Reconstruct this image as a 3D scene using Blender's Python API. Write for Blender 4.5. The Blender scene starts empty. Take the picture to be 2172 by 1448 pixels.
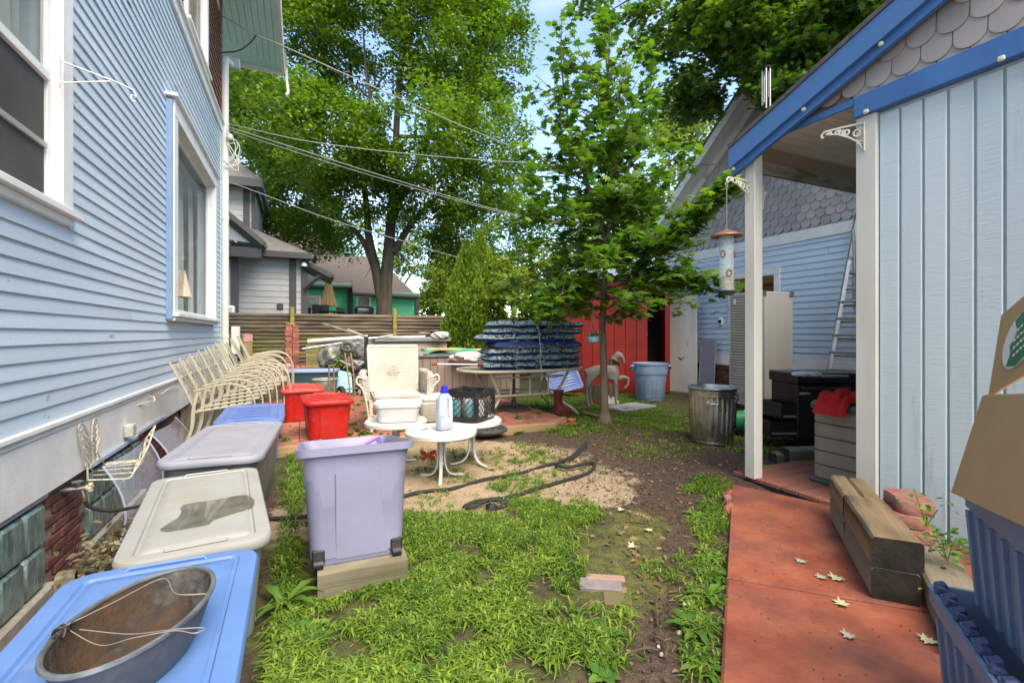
import bpy, math, random
import numpy as np
from mathutils import Vector, Matrix
random.seed(11)
rng = np.random.default_rng(11)
PI = math.pi
SC = bpy.context.scene
COL = SC.collection

# ------------------------------------------------------------------ camera
CAM_H = 1.2            # eye height
F = 1000.0             # focal length in photo pixels (photo is 2172 wide)
CX, HY = 1086.0, 707.0 # principal column, horizon row
YAW = math.atan(451 / F)
SA, CA = math.sin(YAW), math.cos(YAW)
cam = bpy.data.cameras.new('camera')
cam.sensor_width = 36.0
cam.lens = 36.0 * F / 2172.0
cam.shift_y = -(724 - HY) / 2172.0
cam.clip_start = 0.05
cam.clip_end = 2000
cam_o = bpy.data.objects.new('camera', cam)
COL.objects.link(cam_o)
cam_o.location = (0, 0, CAM_H)
cam_o.rotation_euler = (PI / 2, 0, -YAW)
SC.camera = cam_o

# ------------------------------------------------------------------ sky, sun, exposure
SUN_EL, SUN_AZ = math.radians(54), math.radians(172)   # azimuth measured from +Y towards +X
W = bpy.data.worlds.new('World')
SC.world = W
W.use_nodes = True
nt = W.node_tree
nt.nodes.clear()
wo = nt.nodes.new('ShaderNodeOutputWorld')
bg = nt.nodes.new('ShaderNodeBackground')
sky = nt.nodes.new('ShaderNodeTexSky')
sky.sky_type = 'NISHITA'
sky.sun_disc = False
sky.sun_elevation = SUN_EL
sky.sun_rotation = SUN_AZ
sky.air_density = 1.0
sky.dust_density = 0.0
sky.ozone_density = 6.0
tc = nt.nodes.new('ShaderNodeTexCoord')
mp = nt.nodes.new('ShaderNodeMapping')
mp.inputs['Scale'].default_value = (1.2, 2.2, 3.4)
nz = nt.nodes.new('ShaderNodeTexNoise')
nz.inputs['Scale'].default_value = 1.6
nz.inputs['Detail'].default_value = 7
nz.inputs['Distortion'].default_value = 0.6
cr = nt.nodes.new('ShaderNodeValToRGB')
cr.color_ramp.elements[0].position = 0.55
cr.color_ramp.elements[1].position = 0.8
cr.color_ramp.elements[1].color = (0.2, 0.2, 0.2, 1)
mx = nt.nodes.new('ShaderNodeMix')
mx.data_type = 'RGBA'
mx.inputs['B'].default_value = (6.0, 5.9, 5.8, 1)
nt.links.new(tc.outputs['Generated'], mp.inputs['Vector'])
nt.links.new(mp.outputs['Vector'], nz.inputs['Vector'])
nt.links.new(nz.outputs['Fac'], cr.inputs['Fac'])
nt.links.new(cr.outputs['Color'], mx.inputs['Factor'])
nt.links.new(sky.outputs['Color'], mx.inputs['A'])
nt.links.new(mx.outputs['Result'], bg.inputs['Color'])
bg.inputs['Strength'].default_value = 0.15
nt.links.new(bg.outputs['Background'], wo.inputs['Surface'])

sun = bpy.data.lights.new('sun', 'SUN')
sun.energy = 2.6
sun.angle = math.radians(55)
sun.color = (1.0, 0.96, 0.90)
sun_o = bpy.data.objects.new('sun', sun)
COL.objects.link(sun_o)
sd = Vector((math.sin(SUN_AZ) * math.cos(SUN_EL), math.cos(SUN_AZ) * math.cos(SUN_EL), math.sin(SUN_EL)))
sun_o.rotation_euler = (-sd).to_track_quat('-Z', 'Y').to_euler()
sun_o.location = (6, 6, 30)

vs = SC.view_settings
vs.view_transform = 'Standard'
vs.look = 'None'
vs.gamma = 1.0
vs.use_curve_mapping = False
vs.exposure = 1.85
vs.use_white_balance = True
vs.white_balance_temperature = 8300
SC.cycles.max_bounces = 7
SC.cycles.transparent_max_bounces = 10
SC.cycles.use_denoising = True

# ------------------------------------------------------------------ pixel -> place
def ray(px, py):
    t = (px - CX) / F
    return Vector((SA + t * CA, CA - t * SA, (HY - py) / F))
def at_d(px, py, d):
    return Vector((0, 0, CAM_H)) + ray(px, py) * d
def at_z(px, py, z=0.0):
    return at_d(px, py, (z - CAM_H) / ray(px, py).z)
def at_x(px, py, X):
    return at_d(px, py, X / ray(px, py).x)
def at_y(px, py, Y):
    return at_d(px, py, Y / ray(px, py).y)
def project(P):
    P = np.asarray(P, float)
    d = P[:, 0] * SA + P[:, 1] * CA
    r = P[:, 0] * CA - P[:, 1] * SA
    d = np.where(d < 0.05, 0.05, d)
    return CX + F * r / d, HY - F * (P[:, 2] - CAM_H) / d, d

# ------------------------------------------------------------------ materials
MATS = {}
def mat(name, col, col2=None, rough=0.55, metal=0.0, scale=8.0, detail=5.0, lo=0.35, hi=0.65, stretch=(1, 1, 1),
        bump=0.0, bscale=60.0, bstretch=None, spec=0.5, vary=0.0, coords='pos', stain=None, stain_scale=3.0, stain_lo=0.55, stain_hi=0.7,
        trans=0.0, alpha=1.0, coat=0.0, subsurf=0.0, emit=None, rough2=None, transl=0.0, island=0.0):
    """one general procedural material: two-tone noise, optional stain layer, fine bump, per-object variation"""
    if name in MATS:
        return MATS[name]
    m = bpy.data.materials.new(name)
    MATS[name] = m
    m.use_nodes = True
    n = m.node_tree.nodes
    l = m.node_tree.links
    b = n['Principled BSDF']
    out = n['Material Output']
    if coords == 'pos':
        g = n.new('ShaderNodeNewGeometry')
        vec = g.outputs['Position']
    else:
        g = n.new('ShaderNodeTexCoord')
        vec = g.outputs['Object']
    def mapping(s):
        q = n.new('ShaderNodeMapping')
        q.inputs['Scale'].default_value = s
        l.new(vec, q.inputs['Vector'])
        return q.outputs['Vector']
    def noise(v, sc, det=5.0, rg=0.55):
        q = n.new('ShaderNodeTexNoise')
        q.inputs['Scale'].default_value = sc
        q.inputs['Detail'].default_value = det
        q.inputs['Roughness'].default_value = rg
        l.new(v, q.inputs['Vector'])
        return q.outputs['Fac']
    def rampf(fac, a, c):
        q = n.new('ShaderNodeMapRange')
        q.inputs['From Min'].default_value = a
        q.inputs['From Max'].default_value = c
        l.new(fac, q.inputs['Value'])
        return q.outputs['Result']
    def mixc(fac, a, c, mode='MIX'):
        q = n.new('ShaderNodeMix')
        q.data_type = 'RGBA'
        q.blend_type = mode
        if isinstance(fac, float):
            q.inputs['Factor'].default_value = fac
        else:
            l.new(fac, q.inputs['Factor'])
        for s, x in (('A', a), ('B', c)):
            if isinstance(x, tuple):
                q.inputs[s].default_value = (*x, 1)
            else:
                l.new(x, q.inputs[s])
        return q.outputs['Result']
    cur = tuple(col)
    f1 = None
    if col2 is not None:
        f1 = rampf(noise(mapping(stretch), scale, detail), lo, hi)
        cur = mixc(f1, tuple(col), tuple(col2))
    if stain is not None:
        f2 = rampf(noise(mapping(stretch), stain_scale, 8.0, 0.65), stain_lo, stain_hi)
        cur = mixc(f2, cur, tuple(stain))
    if vary or island:
        if island:
            src = (g if coords == 'pos' else n.new('ShaderNodeNewGeometry')).outputs['Random Per Island']
            vary = island
        else:
            src = n.new('ShaderNodeObjectInfo').outputs['Random']
        q = n.new('ShaderNodeMapRange')
        q.inputs['To Min'].default_value = 1 - vary
        q.inputs['To Max'].default_value = 1 + vary
        l.new(src, q.inputs['Value'])
        h = n.new('ShaderNodeHueSaturation')
        if isinstance(cur, tuple):
            h.inputs['Color'].default_value = (*cur, 1)
        else:
            l.new(cur, h.inputs['Color'])
        l.new(q.outputs['Result'], h.inputs['Value'])
        if island:
            q2 = n.new('ShaderNodeMapRange')
            q2.inputs['To Min'].default_value = 0.52
            q2.inputs['To Max'].default_value = 0.47
            l.new(src, q2.inputs['Value'])
            l.new(q2.outputs['Result'], h.inputs['Hue'])
        cur = h.outputs['Color']
    if isinstance(cur, tuple):
        b.inputs['Base Color'].default_value = (*cur, 1)
    else:
        l.new(cur, b.inputs['Base Color'])
    b.inputs['Roughness'].default_value = rough
    if rough2 is not None:
        fr = rampf(noise(mapping((1, 1, 1)), scale * 0.7, 6.0), 0.4, 0.65)
        q = n.new('ShaderNodeMapRange')
        q.inputs['To Min'].default_value = rough
        q.inputs['To Max'].default_value = rough2
        l.new(fr, q.inputs['Value'])
        l.new(q.outputs['Result'], b.inputs['Roughness'])
    b.inputs['Metallic'].default_value = metal
    b.inputs['Specular IOR Level'].default_value = spec
    b.inputs['Transmission Weight'].default_value = trans
    b.inputs['Coat Weight'].default_value = coat
    b.inputs['Alpha'].default_value = alpha
    if subsurf:
        b.inputs['Subsurface Weight'].default_value = subsurf
        b.inputs['Subsurface Radius'].default_value = (0.02, 0.02, 0.02)
    if emit:
        b.inputs['Emission Color'].default_value = (*emit[:3], 1)
        b.inputs['Emission Strength'].default_value = emit[3]
    if bump:
        bp = n.new('ShaderNodeBump')
        bp.inputs['Strength'].default_value = bump
        bp.inputs['Distance'].default_value = 0.01
        l.new(noise(mapping(bstretch or stretch), bscale, 6.0), bp.inputs['Height'])
        l.new(bp.outputs['Normal'], b.inputs['Normal'])
    if transl:
        t = n.new('ShaderNodeBsdfTranslucent')
        if isinstance(cur, tuple):
            t.inputs['Color'].default_value = (*cur, 1)
        else:
            br = mixc(1.0, cur, (1.0, 1.15, 0.42), 'MULTIPLY')
            l.new(br, t.inputs['Color'])
        ms = n.new('ShaderNodeMixShader')
        ms.inputs['Fac'].default_value = transl
        l.new(b.outputs['BSDF'], ms.inputs[1])
        l.new(t.outputs['BSDF'], ms.inputs[2])
        l.new(ms.outputs['Shader'], out.inputs['Surface'])
    return m

# ------------------------------------------------------------------ mesh builder
def rotz(a):
    return Matrix.Rotation(a, 3, 'Z')
class MB:
    def __init__(self):
        self.v, self.f = [], []
    def add(self, vs_, fs_):
        o = len(self.v)
        self.v.extend(Vector(p) for p in vs_)
        self.f.extend(tuple(i + o for i in f) for f in fs_)
        return self
    def box(self, c, s, R=None, ch=0.0):
        """box centred at c with size s, optional chamfer ch"""
        c = Vector(c)
        hx, hy, hz = s[0] / 2, s[1] / 2, s[2] / 2
        if ch <= 0:
            p = [Vector((x, y, z)) for x in (-hx, hx) for y in (-hy, hy) for z in (-hz, hz)]
            f = [(0, 1, 3, 2), (4, 6, 7, 5), (0, 4, 5, 1), (2, 3, 7, 6), (0, 2, 6, 4), (1, 5, 7, 3)]
        else:
            ch = min(ch, hx * .9, hy * .9, hz * .9)
            p, idx = [], {}
            for sx in (-1, 1):
                for sy in (-1, 1):
                    for sz in (-1, 1):
                        for ax in range(3):
                            q = [sx * (hx - ch), sy * (hy - ch), sz * (hz - ch)]
                            q[ax] = (sx * hx, sy * hy, sz * hz)[ax]
                            idx[(sx, sy, sz, ax)] = len(p)
                            p.append(Vector(q))
            f = []
            for ax in range(3):
                a1, a2 = (ax + 1) % 3, (ax + 2) % 3
                for s0 in (-1, 1):
                    q = []
                    for s1, s2 in ((-1, -1), (1, -1), (1, 1), (-1, 1)):
                        t = [0, 0, 0]
                        t[ax], t[a1], t[a2] = s0, s1, s2
                        q.append(idx[(*t, ax)])
                    f.append(tuple(q if s0 > 0 else q[::-1]))
            for ax in range(3):      # edge chamfers along ax
                a1, a2 = (ax + 1) % 3, (ax + 2) % 3
                for s1 in (-1, 1):
                    for s2 in (-1, 1):
                        def g(sa, w):
                            t = [0, 0, 0]
                            t[ax], t[a1], t[a2] = sa, s1, s2
                            return idx[(*t, w)]
                        q = [g(-1, a1), g(1, a1), g(1, a2), g(-1, a2)]
                        f.append(tuple(q if s1 * s2 < 0 else q[::-1]))
            for sx in (-1, 1):
                for sy in (-1, 1):
                    for sz in (-1, 1):
                        q = [idx[(sx, sy, sz, a)] for a in range(3)]
                        f.append(tuple(q if sx * sy * sz > 0 else q[::-1]))
        if R is not None:
            p = [R @ q for q in p]
        return self.add([q + c for q in p], f)
    def bx(self, x0, x1, y0, y1, z0, z1, ch=0.0):
        return self.box(((x0 + x1) / 2, (y0 + y1) / 2, (z0 + z1) / 2), (abs(x1 - x0), abs(y1 - y0), abs(z1 - z0)), None, ch)
    def loft(self, rings, cap0=True, cap1=True, closed=True):
        n = len(rings[0])
        o = []
        for r in rings:
            o.extend(r)
        f = []
        for i in range(len(rings) - 1):
            for j in range(n if closed else n - 1):
                k = (j + 1) % n
                f.append((i * n + j, i * n + k, (i + 1) * n + k, (i + 1) * n + j))
        if cap0:
            f.append(tuple(range(n))[::-1])
        if cap1:
            f.append(tuple((len(rings) - 1) * n + j for j in range(n)))
        return self.add(o, f)
    def tube(self, pts, r, seg=6, cap=True, flat=1.0, up=None):
        """swept tube along a polyline; r number or list; flat squashes the section along the frame's second axis"""
        pts = [Vector(p) for p in pts]
        n = len(pts)
        rs = r if isinstance(r, (list, tuple)) else [r] * n
        rings = []
        nrm = None
        for i, p in enumerate(pts):
            t = (pts[min(i + 1, n - 1)] - pts[max(i - 1, 0)])
            if t.length < 1e-9:
                t = Vector((0, 0, 1))
            t.normalize()
            if nrm is None:
                u = Vector(up) if up is not None else (Vector((0, 0, 1)) if abs(t.z) < .9 else Vector((1, 0, 0)))
                nrm = (u - t * u.dot(t)).normalized()
            else:
                nrm = nrm - t * nrm.dot(t)
                if nrm.length < 1e-6:
                    nrm = t.orthogonal()
                nrm.normalize()
            b = t.cross(nrm)
            rings.append([p + (nrm * math.cos(2 * PI * k / seg) * flat + b * math.sin(2 * PI * k / seg)) * rs[i] for k in range(seg)])
        return self.loft(rings, cap, cap)
    def strap(self, pts, w, th, side=(0, 1, 0)):
        """flat band along pts; w across `side`, th thickness"""
        pts = [Vector(p) for p in pts]
        s = Vector(side).normalized()
        rings = []
        n = len(pts)
        for i, p in enumerate(pts):
            t = (pts[min(i + 1, n - 1)] - pts[max(i - 1, 0)]).normalized()
            b = t.cross(s).normalized()
            rings.append([p + s * w / 2 + b * th / 2, p - s * w / 2 + b * th / 2, p - s * w / 2 - b * th / 2, p + s * w / 2 - b * th / 2])
        return self.loft(rings)
    def cyl(self, p0, p1, r0, r1=None, seg=12, cap=True):
        return self.tube([p0, p1], [r0, r0 if r1 is None else r1], seg, cap)
    def lathe(self, prof, seg=24, c=(0, 0, 0), sx=1.0, sy=1.0, cap0=True, cap1=True):
        c = Vector(c)
        rings = [[c + Vector((math.cos(2 * PI * k / seg) * r * sx, math.sin(2 * PI * k / seg) * r * sy, z)) for k in range(seg)] for r, z in prof]
        return self.loft(rings, cap0, cap1)
    def prism(self, poly, axis, a0, a1):
        """polygon of 2-D points extruded along axis 0/1/2 from a0 to a1"""
        def put(p, a):
            q = [0, 0, 0]
            o = [i for i in range(3) if i != axis]
            q[o[0]], q[o[1]], q[axis] = p[0], p[1], a
            return Vector(q)
        return self.loft([[put(p, a0) for p in poly], [put(p, a1) for p in poly]])
    def sheet(self, fn, nu, nv):
        o = [fn(i / (nu - 1), j / (nv - 1)) for i in range(nu) for j in range(nv)]
        f = [(i * nv + j, (i + 1) * nv + j, (i + 1) * nv + j + 1, i * nv + j + 1) for i in range(nu - 1) for j in range(nv - 1)]
        return self.add(o, f)
    def xform(self, M):
        self.v = [M @ p for p in self.v]
        return self
    def mesh(self, name, smooth=35, off=None):
        me = bpy.data.meshes.new(name)
        off = Vector(off) if off is not None else Vector((0, 0, 0))
        me.from_pydata([tuple(p - off) for p in self.v], [], self.f)
        me.validate()
        fix_normals(me)
        if smooth:
            me.polygons.foreach_set('use_smooth', [True] * len(me.polygons))
            me.set_sharp_from_angle(angle=math.radians(smooth))
        return me
    def build(self, name, m, parent=None, world=False, smooth=35, **tags):
        off = None
        if world and parent is not None:
            off = parent.location.copy()
            if parent.parent is not None:
                off = off + parent.parent.location
        o = bpy.data.objects.new(name, self.mesh(name, smooth, off))
        o.data.materials.append(m)
        COL.objects.link(o)
        o.parent = parent
        tag(o, **tags)
        return o
import bmesh
def fix_normals(me):
    if len(me.polygons) > 20000:
        return
    b = bmesh.new()
    b.from_mesh(me)
    bmesh.ops.recalc_face_normals(b, faces=b.faces)
    b.to_mesh(me)
    b.free()
def tag(o, label=None, cat=None, group=None, kind=None):
    if label: o['label'] = label
    if cat: o['category'] = cat
    if group: o['group'] = group
    if kind: o['kind'] = kind
    return o
def thing(name, label, cat, loc=(0, 0, 0), rz=0.0, group=None):
    o = bpy.data.objects.new(name, None)
    o.empty_display_size = 0.1
    COL.objects.link(o)
    o.location = loc
    o.rotation_euler = (0, 0, rz)
    return tag(o, label, cat, group)
def copy_tree(o, parent=None):
    c = o.copy()
    COL.objects.link(c)
    c.parent = parent
    for ch in [x for x in bpy.data.objects if x.parent == o]:
        copy_tree(ch, c)
    return c
def inst(name, me, m, parent, loc, rot=(0, 0, 0), scale=(1, 1, 1)):
    """one more piece that shares mesh data"""
    o = bpy.data.objects.new(name, me)
    if not me.materials:
        me.materials.append(m)
    COL.objects.link(o)
    o.parent = parent
    o.location = loc
    o.rotation_euler = rot
    o.scale = scale
    return o
def rrect(w, l, r, n=4, z=0.0, c=(0, 0)):
    """rounded rectangle ring, w along x, l along y"""
    pts = []
    for cx_, cy_, a0 in ((w / 2 - r, l / 2 - r, 0), (-w / 2 + r, l / 2 - r, PI / 2), (-w / 2 + r, -l / 2 + r, PI), (w / 2 - r, -l / 2 + r, 1.5 * PI)):
        for k in range(n + 1):
            a = a0 + k / n * PI / 2
            pts.append(Vector((cx_ + r * math.cos(a) + c[0], cy_ + r * math.sin(a) + c[1], z)))
    return pts
def bez(p0, p1, p2, p3, n=10):
    p0, p1, p2, p3 = map(Vector, (p0, p1, p2, p3))
    o = []
    for i in range(n + 1):
        t = i / n
        o.append(p0 * (1 - t) ** 3 + p1 * 3 * t * (1 - t) ** 2 + p2 * 3 * t * t * (1 - t) + p3 * t ** 3)
    return o
def smooth_path(pts, n=6):
    pts = [Vector(p) for p in pts]
    o = []
    for i in range(len(pts) - 1):
        a, b = pts[i], pts[i + 1]
        m0 = (b - pts[i - 1]) / 2 if i > 0 else (b - a)
        m1 = (pts[i + 2] - a) / 2 if i + 2 < len(pts) else (b - a)
        for k in range(n):
            t = k / n
            o.append(a * (2 * t ** 3 - 3 * t * t + 1) + m0 * (t ** 3 - 2 * t * t + t) + b * (-2 * t ** 3 + 3 * t * t) + m1 * (t ** 3 - t * t))
    o.append(pts[-1])
    return o
def np_mesh(name, V, T, m, parent=None, smooth=False, **tags):
    """big mesh from numpy: V (N,3); T list of equal-size faces (M,k)"""
    me = bpy.data.meshes.new(name)
    k = T.shape[1]
    me.vertices.add(len(V))
    me.vertices.foreach_set('co', np.ascontiguousarray(V, dtype=np.float32).ravel())
    me.loops.add(T.size)
    me.loops.foreach_set('vertex_index', np.ascontiguousarray(T, dtype=np.int32).ravel())
    me.polygons.add(len(T))
    me.polygons.foreach_set('loop_start', np.arange(0, T.size, k, dtype=np.int32))
    try:
        me.polygons.foreach_set('loop_total', np.full(len(T), k, dtype=np.int32))
    except Exception:
        pass
    if smooth:
        me.polygons.foreach_set('use_smooth', np.ones(len(T), dtype=bool))
    me.update(calc_edges=True)
    me.materials.append(m)
    o = bpy.data.objects.new(name, me)
    COL.objects.link(o)
    if parent is not None:
        o.parent = parent
        o.location = -parent.location
    return tag(o, **tags)
def rand_rot(n, tilt=0.6, zr=True):
    """n rotation matrices: random spin about z, then a random tilt of about `tilt` radians"""
    a = rng.uniform(0, 2 * PI, n)
    t = rng.normal(0, tilt, n)
    b = rng.uniform(0, 2 * PI, n)
    ca, sa = np.cos(a), np.sin(a)
    Rz = np.zeros((n, 3, 3))
    Rz[:, 0, 0], Rz[:, 0, 1], Rz[:, 1, 0], Rz[:, 1, 1], Rz[:, 2, 2] = ca, -sa, sa, ca, 1
    ux, uy = np.cos(b), np.sin(b)
    ct, st = np.cos(t), np.sin(t)
    R = np.zeros((n, 3, 3))
    R[:, 0, 0] = ct + ux * ux * (1 - ct)
    R[:, 0, 1] = ux * uy * (1 - ct)
    R[:, 0, 2] = uy * st
    R[:, 1, 0] = ux * uy * (1 - ct)
    R[:, 1, 1] = ct + uy * uy * (1 - ct)
    R[:, 1, 2] = -ux * st
    R[:, 2, 0] = -uy * st
    R[:, 2, 1] = ux * st
    R[:, 2, 2] = ct
    return R @ Rz
LEAF = {
    'oval': (np.array([[0, -.5, 0], [.28, -.05, .06], [0, .5, -.04], [-.28, -.05, .06]]), np.array([[0, 1, 2, 3]])),
    'fold': (np.array([[0, -.5, 0], [.3, -.1, .1], [.16, .3, .06], [0, .55, -.06], [-.16, .3, .06], [-.3, -.1, .1]]), np.array([[0, 1, 2, 3], [0, 3, 4, 5]])),
}
LEAF['straw'] = (np.array([[-.03, -.5, 0], [.03, -.5, 0], [.03, .5, .06], [-.03, .5, .06]]), np.array([[0, 1, 2, 3]]))
def _maple():
    tip = [(0, -.5), (.10, -.22), (.42, -.34), (.34, -.08), (.56, .10), (.30, .10), (.26, .34), (.12, .24), (0, .58),
           (-.12, .24), (-.26, .34), (-.30, .10), (-.56, .10), (-.34, -.08), (-.42, -.34), (-.10, -.22)]
    v = [(0, -.1, .05)] + [(x, y, -.22 * (x * x + y * y)) for x, y in tip]
    f = [(0, i, i % 16 + 1) for i in range(1, 17)]
    return np.array(v, float), np.array(f)
LEAF['maple'] = _maple()
def leaves(name, C, size, m, parent=None, shape='oval', tilt=0.7, R=None, **tags):
    n = len(C)
    tv, tf = LEAF[shape]
    if R is None:
        R = rand_rot(n, tilt)
    s = np.asarray(size).reshape(-1, 1, 1) if np.ndim(size) else size
    V = (R @ (tv.T)[None]).transpose(0, 2, 1) * s + C[:, None, :]
    k = len(tv)
    T = (tf[None] + (np.arange(n) * k)[:, None, None]).reshape(-1, tf.shape[1])
    return np_mesh(name, V.reshape(-1, 3), T, m, parent, **tags)
# ================================================================== ground
TREE = at_z(1283, 908)
def sstep(a, b, x):
    t = np.clip((x - a) / (b - a), 0, 1)
    return t * t * (3 - 2 * t)
def gz(x, y):
    x = np.asarray(x, float); y = np.asarray(y, float)
    z = -0.56 * sstep(-0.72, -1.35, x) * sstep(0.2, 1.6, y) * sstep(16, 13, y)
    z = z + 0.012 * np.sin(x * 2.1 + 1.3) * np.cos(y * 1.7) + 0.006 * np.sin(x * 7.3 + y * 5.1) + 0.004 * np.sin(x * 17 - y * 13)
    z = z + 0.07 * np.exp(-((x - TREE.x) ** 2 + (y - TREE.y) ** 2) / 0.35)
    return z
def gp(px, py):
    """point on the ground seen at this photo pixel"""
    p = at_z(px, py)
    for _ in range(4):
        p = at_z(px, py, float(gz(p.x, p.y)))
    return p
def axis_pts(lo, hi, step, far):
    a = list(np.arange(lo, hi + 1e-6, step))
    s, x = step, hi
    while x < far:
        s *= 1.35; x += s; a.append(x)
    s, x = step, lo
    while x > -far:
        s *= 1.35; x -= s; a.insert(0, x)
    return np.array(a)
gx = axis_pts(-1.7, 6.5, 0.028, 300)
gy = axis_pts(0.2, 9.0, 0.028, 300)
GX, GY = np.meshgrid(gx, gy, indexing='ij')
def vnoise(x, y, s, seed=0):
    """cheap value noise 0..1"""
    x = np.asarray(x) * s; y = np.asarray(y) * s
    xi, yi = np.floor(x).astype(int), np.floor(y).astype(int)
    fx, fy = x - xi, y - yi
    fx, fy = fx * fx * (3 - 2 * fx), fy * fy * (3 - 2 * fy)
    def h(a, b):
        q = np.sin(a * 127.1 + b * 311.7 + seed * 74.7) * 43758.5453
        return q - np.floor(q)
    return (h(xi, yi) * (1 - fx) + h(xi + 1, yi) * fx) * (1 - fy) + (h(xi, yi + 1) * (1 - fx) + h(xi + 1, yi + 1) * fx) * fy
near = np.clip(1.2 - np.hypot(GX, GY) / 12, 0, 1)
GZ = gz(GX, GY) + near * (0.012 * (vnoise(GX, GY, 9) - .5) + 0.009 * (vnoise(GX, GY, 21, 1) - .5) + 0.007 * (vnoise(GX, GY, 36, 2) - .5))
gpx, gpy, gd = project(np.stack([GX.ravel(), GY.ravel(), np.zeros(GX.size)], 1))
gfront = (GX.ravel() * SA + GY.ravel() * CA) > 0.1
def blob(px, py, ells):
    """soft union of ellipses given in photo pixels (cx, cy, rx, ry)"""
    o = np.zeros(len(px))
    for cx_, cy_, rx, ry in ells:
        q = ((px - cx_) / rx) ** 2 + ((py - cy_) / ry) ** 2
        o = np.maximum(o, np.clip(1.6 - q, 0, 1))
    return o
SAND = [(1050, 1030, 280, 62), (900, 1060, 240, 70), (1220, 1035, 90, 34), (1290, 1055, 50, 20), (700, 1130, 160, 60), (960, 970, 260, 32)]
MOSS = [(1310, 1190, 95, 75), (1290, 1260, 120, 60), (1120, 1150, 160, 50), (1010, 1400, 110, 60), (900, 1160, 130, 35), (1330, 1120, 90, 40)]
LAWN = [(860, 1190, 330, 80), (900, 1340, 420, 150), (1150, 1120, 150, 50), (620, 1000, 60, 60), (1380, 890, 160, 30), (760, 860, 60, 60), (1250, 855, 260, 40)]
sandm = blob(gpx, gpy, SAND) * gfront
mossm = blob(gpx, gpy, MOSS) * gfront
lawnm = np.maximum(blob(gpx, gpy, LAWN) * gfront, (np.hypot(GX, GY).ravel() > 9.5) * 1.0)
nx, ny = GX.shape
idx = np.arange(nx * ny).reshape(nx, ny)
T = np.stack([idx[:-1, :-1], idx[1:, :-1], idx[1:, 1:], idx[:-1, 1:]], -1).reshape(-1, 4)
gm = bpy.data.materials.new('yard_soil')
gm.use_nodes = True
def ground_mat():
    n, l = gm.node_tree.nodes, gm.node_tree.links
    b = n['Principled BSDF']
    geo = n.new('ShaderNodeNewGeometry')
    att = n.new('ShaderNodeAttribute'); att.attribute_name = 'soil'
    sep = n.new('ShaderNodeSeparateColor'); l.new(att.outputs['Color'], sep.inputs['Color'])
    def noise(sc, det=6, rg=.6):
        q = n.new('ShaderNodeTexNoise'); q.inputs['Scale'].default_value = sc; q.inputs['Detail'].default_value = det
        q.inputs['Roughness'].default_value = rg
        l.new(geo.outputs['Position'], q.inputs['Vector']); return q.outputs['Fac']
    def rng_(v, a, c, lo=0., hi=1.):
        q = n.new('ShaderNodeMapRange'); q.inputs['From Min'].default_value = a; q.inputs['From Max'].default_value = c
        q.inputs['To Min'].default_value = lo; q.inputs['To Max'].default_value = hi
        l.new(v, q.inputs['Value']); return q.outputs['Result']
    def math_(op, a, c):
        q = n.new('ShaderNodeMath'); q.operation = op
        for i, x in enumerate((a, c)):
            if isinstance(x, (int, float)): q.inputs[i].default_value = x
            else: l.new(x, q.inputs[i])
        return q.outputs['Value']
    def mix(f, a, c):
        q = n.new('ShaderNodeMix'); q.data_type = 'RGBA'
        l.new(f, q.inputs['Factor'])
        for s, x in (('A', a), ('B', c)):
            if isinstance(x, tuple): q.inputs[s].default_value = (*x, 1)
            else: l.new(x, q.inputs[s])
        return q.outputs['Result']
    soil = mix(rng_(noise(26), .35, .65), (.045, .030, .021), (.10, .068, .047))
    soil = mix(rng_(noise(140, 3), .58, .68), soil, (.19, .145, .105))
    sand = mix(rng_(noise(190, 3), .40, .62), (.25, .18, .11), (.46, .36, .25))
    sand = mix(rng_(noise(7), .52, .75), sand, (.20, .135, .085))
    moss = mix(rng_(noise(14), .40, .66), (.060, .066, .028), (.14, .135, .03))
    moss = mix(rng_(noise(5.5), .60, .68), moss, (.36, .26, .13))
    moss = mix(rng_(noise(170, 2), .63, .70), moss, (.34, .32, .24))
    lawn = mix(rng_(noise(18), .4, .65), (.05, .045, .022), (.085, .10, .028))
    brk = rng_(noise(9, 8, .7), .3, .7, -.45, .45)
    def msk(ch):
        return rng_(math_('ADD', sep.outputs[ch], brk), .42, .62)
    c = mix(msk('Red'), soil, sand)
    c = mix(msk('Green'), c, moss)
    c = mix(rng_(math_('ADD', sep.outputs['Blue'], brk), .5, .95), c, lawn)
    l.new(c, b.inputs['Base Color'])
    b.inputs['Roughness'].default_value = .9
    b.inputs['Specular IOR Level'].default_value = .25
    bp = n.new('ShaderNodeBump'); bp.inputs['Strength'].default_value = .8; bp.inputs['Distance'].default_value = .012
    hh = math_('ADD', noise(60, 5), math_('MULTIPLY', noise(210, 3), .6))
    l.new(hh, bp.inputs['Height']); l.new(bp.outputs['Normal'], b.inputs['Normal'])
ground_mat()
ground = np_mesh('ground', np.stack([GX.ravel(), GY.ravel(), GZ.ravel()], 1), T, gm, smooth=True, kind='structure')
ca = ground.data.color_attributes.new('soil', 'FLOAT_COLOR', 'POINT')
ca.data.foreach_set('color', np.stack([sandm, mossm, lawnm, np.ones(len(sandm))], 1).astype(np.float32).ravel())

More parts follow.
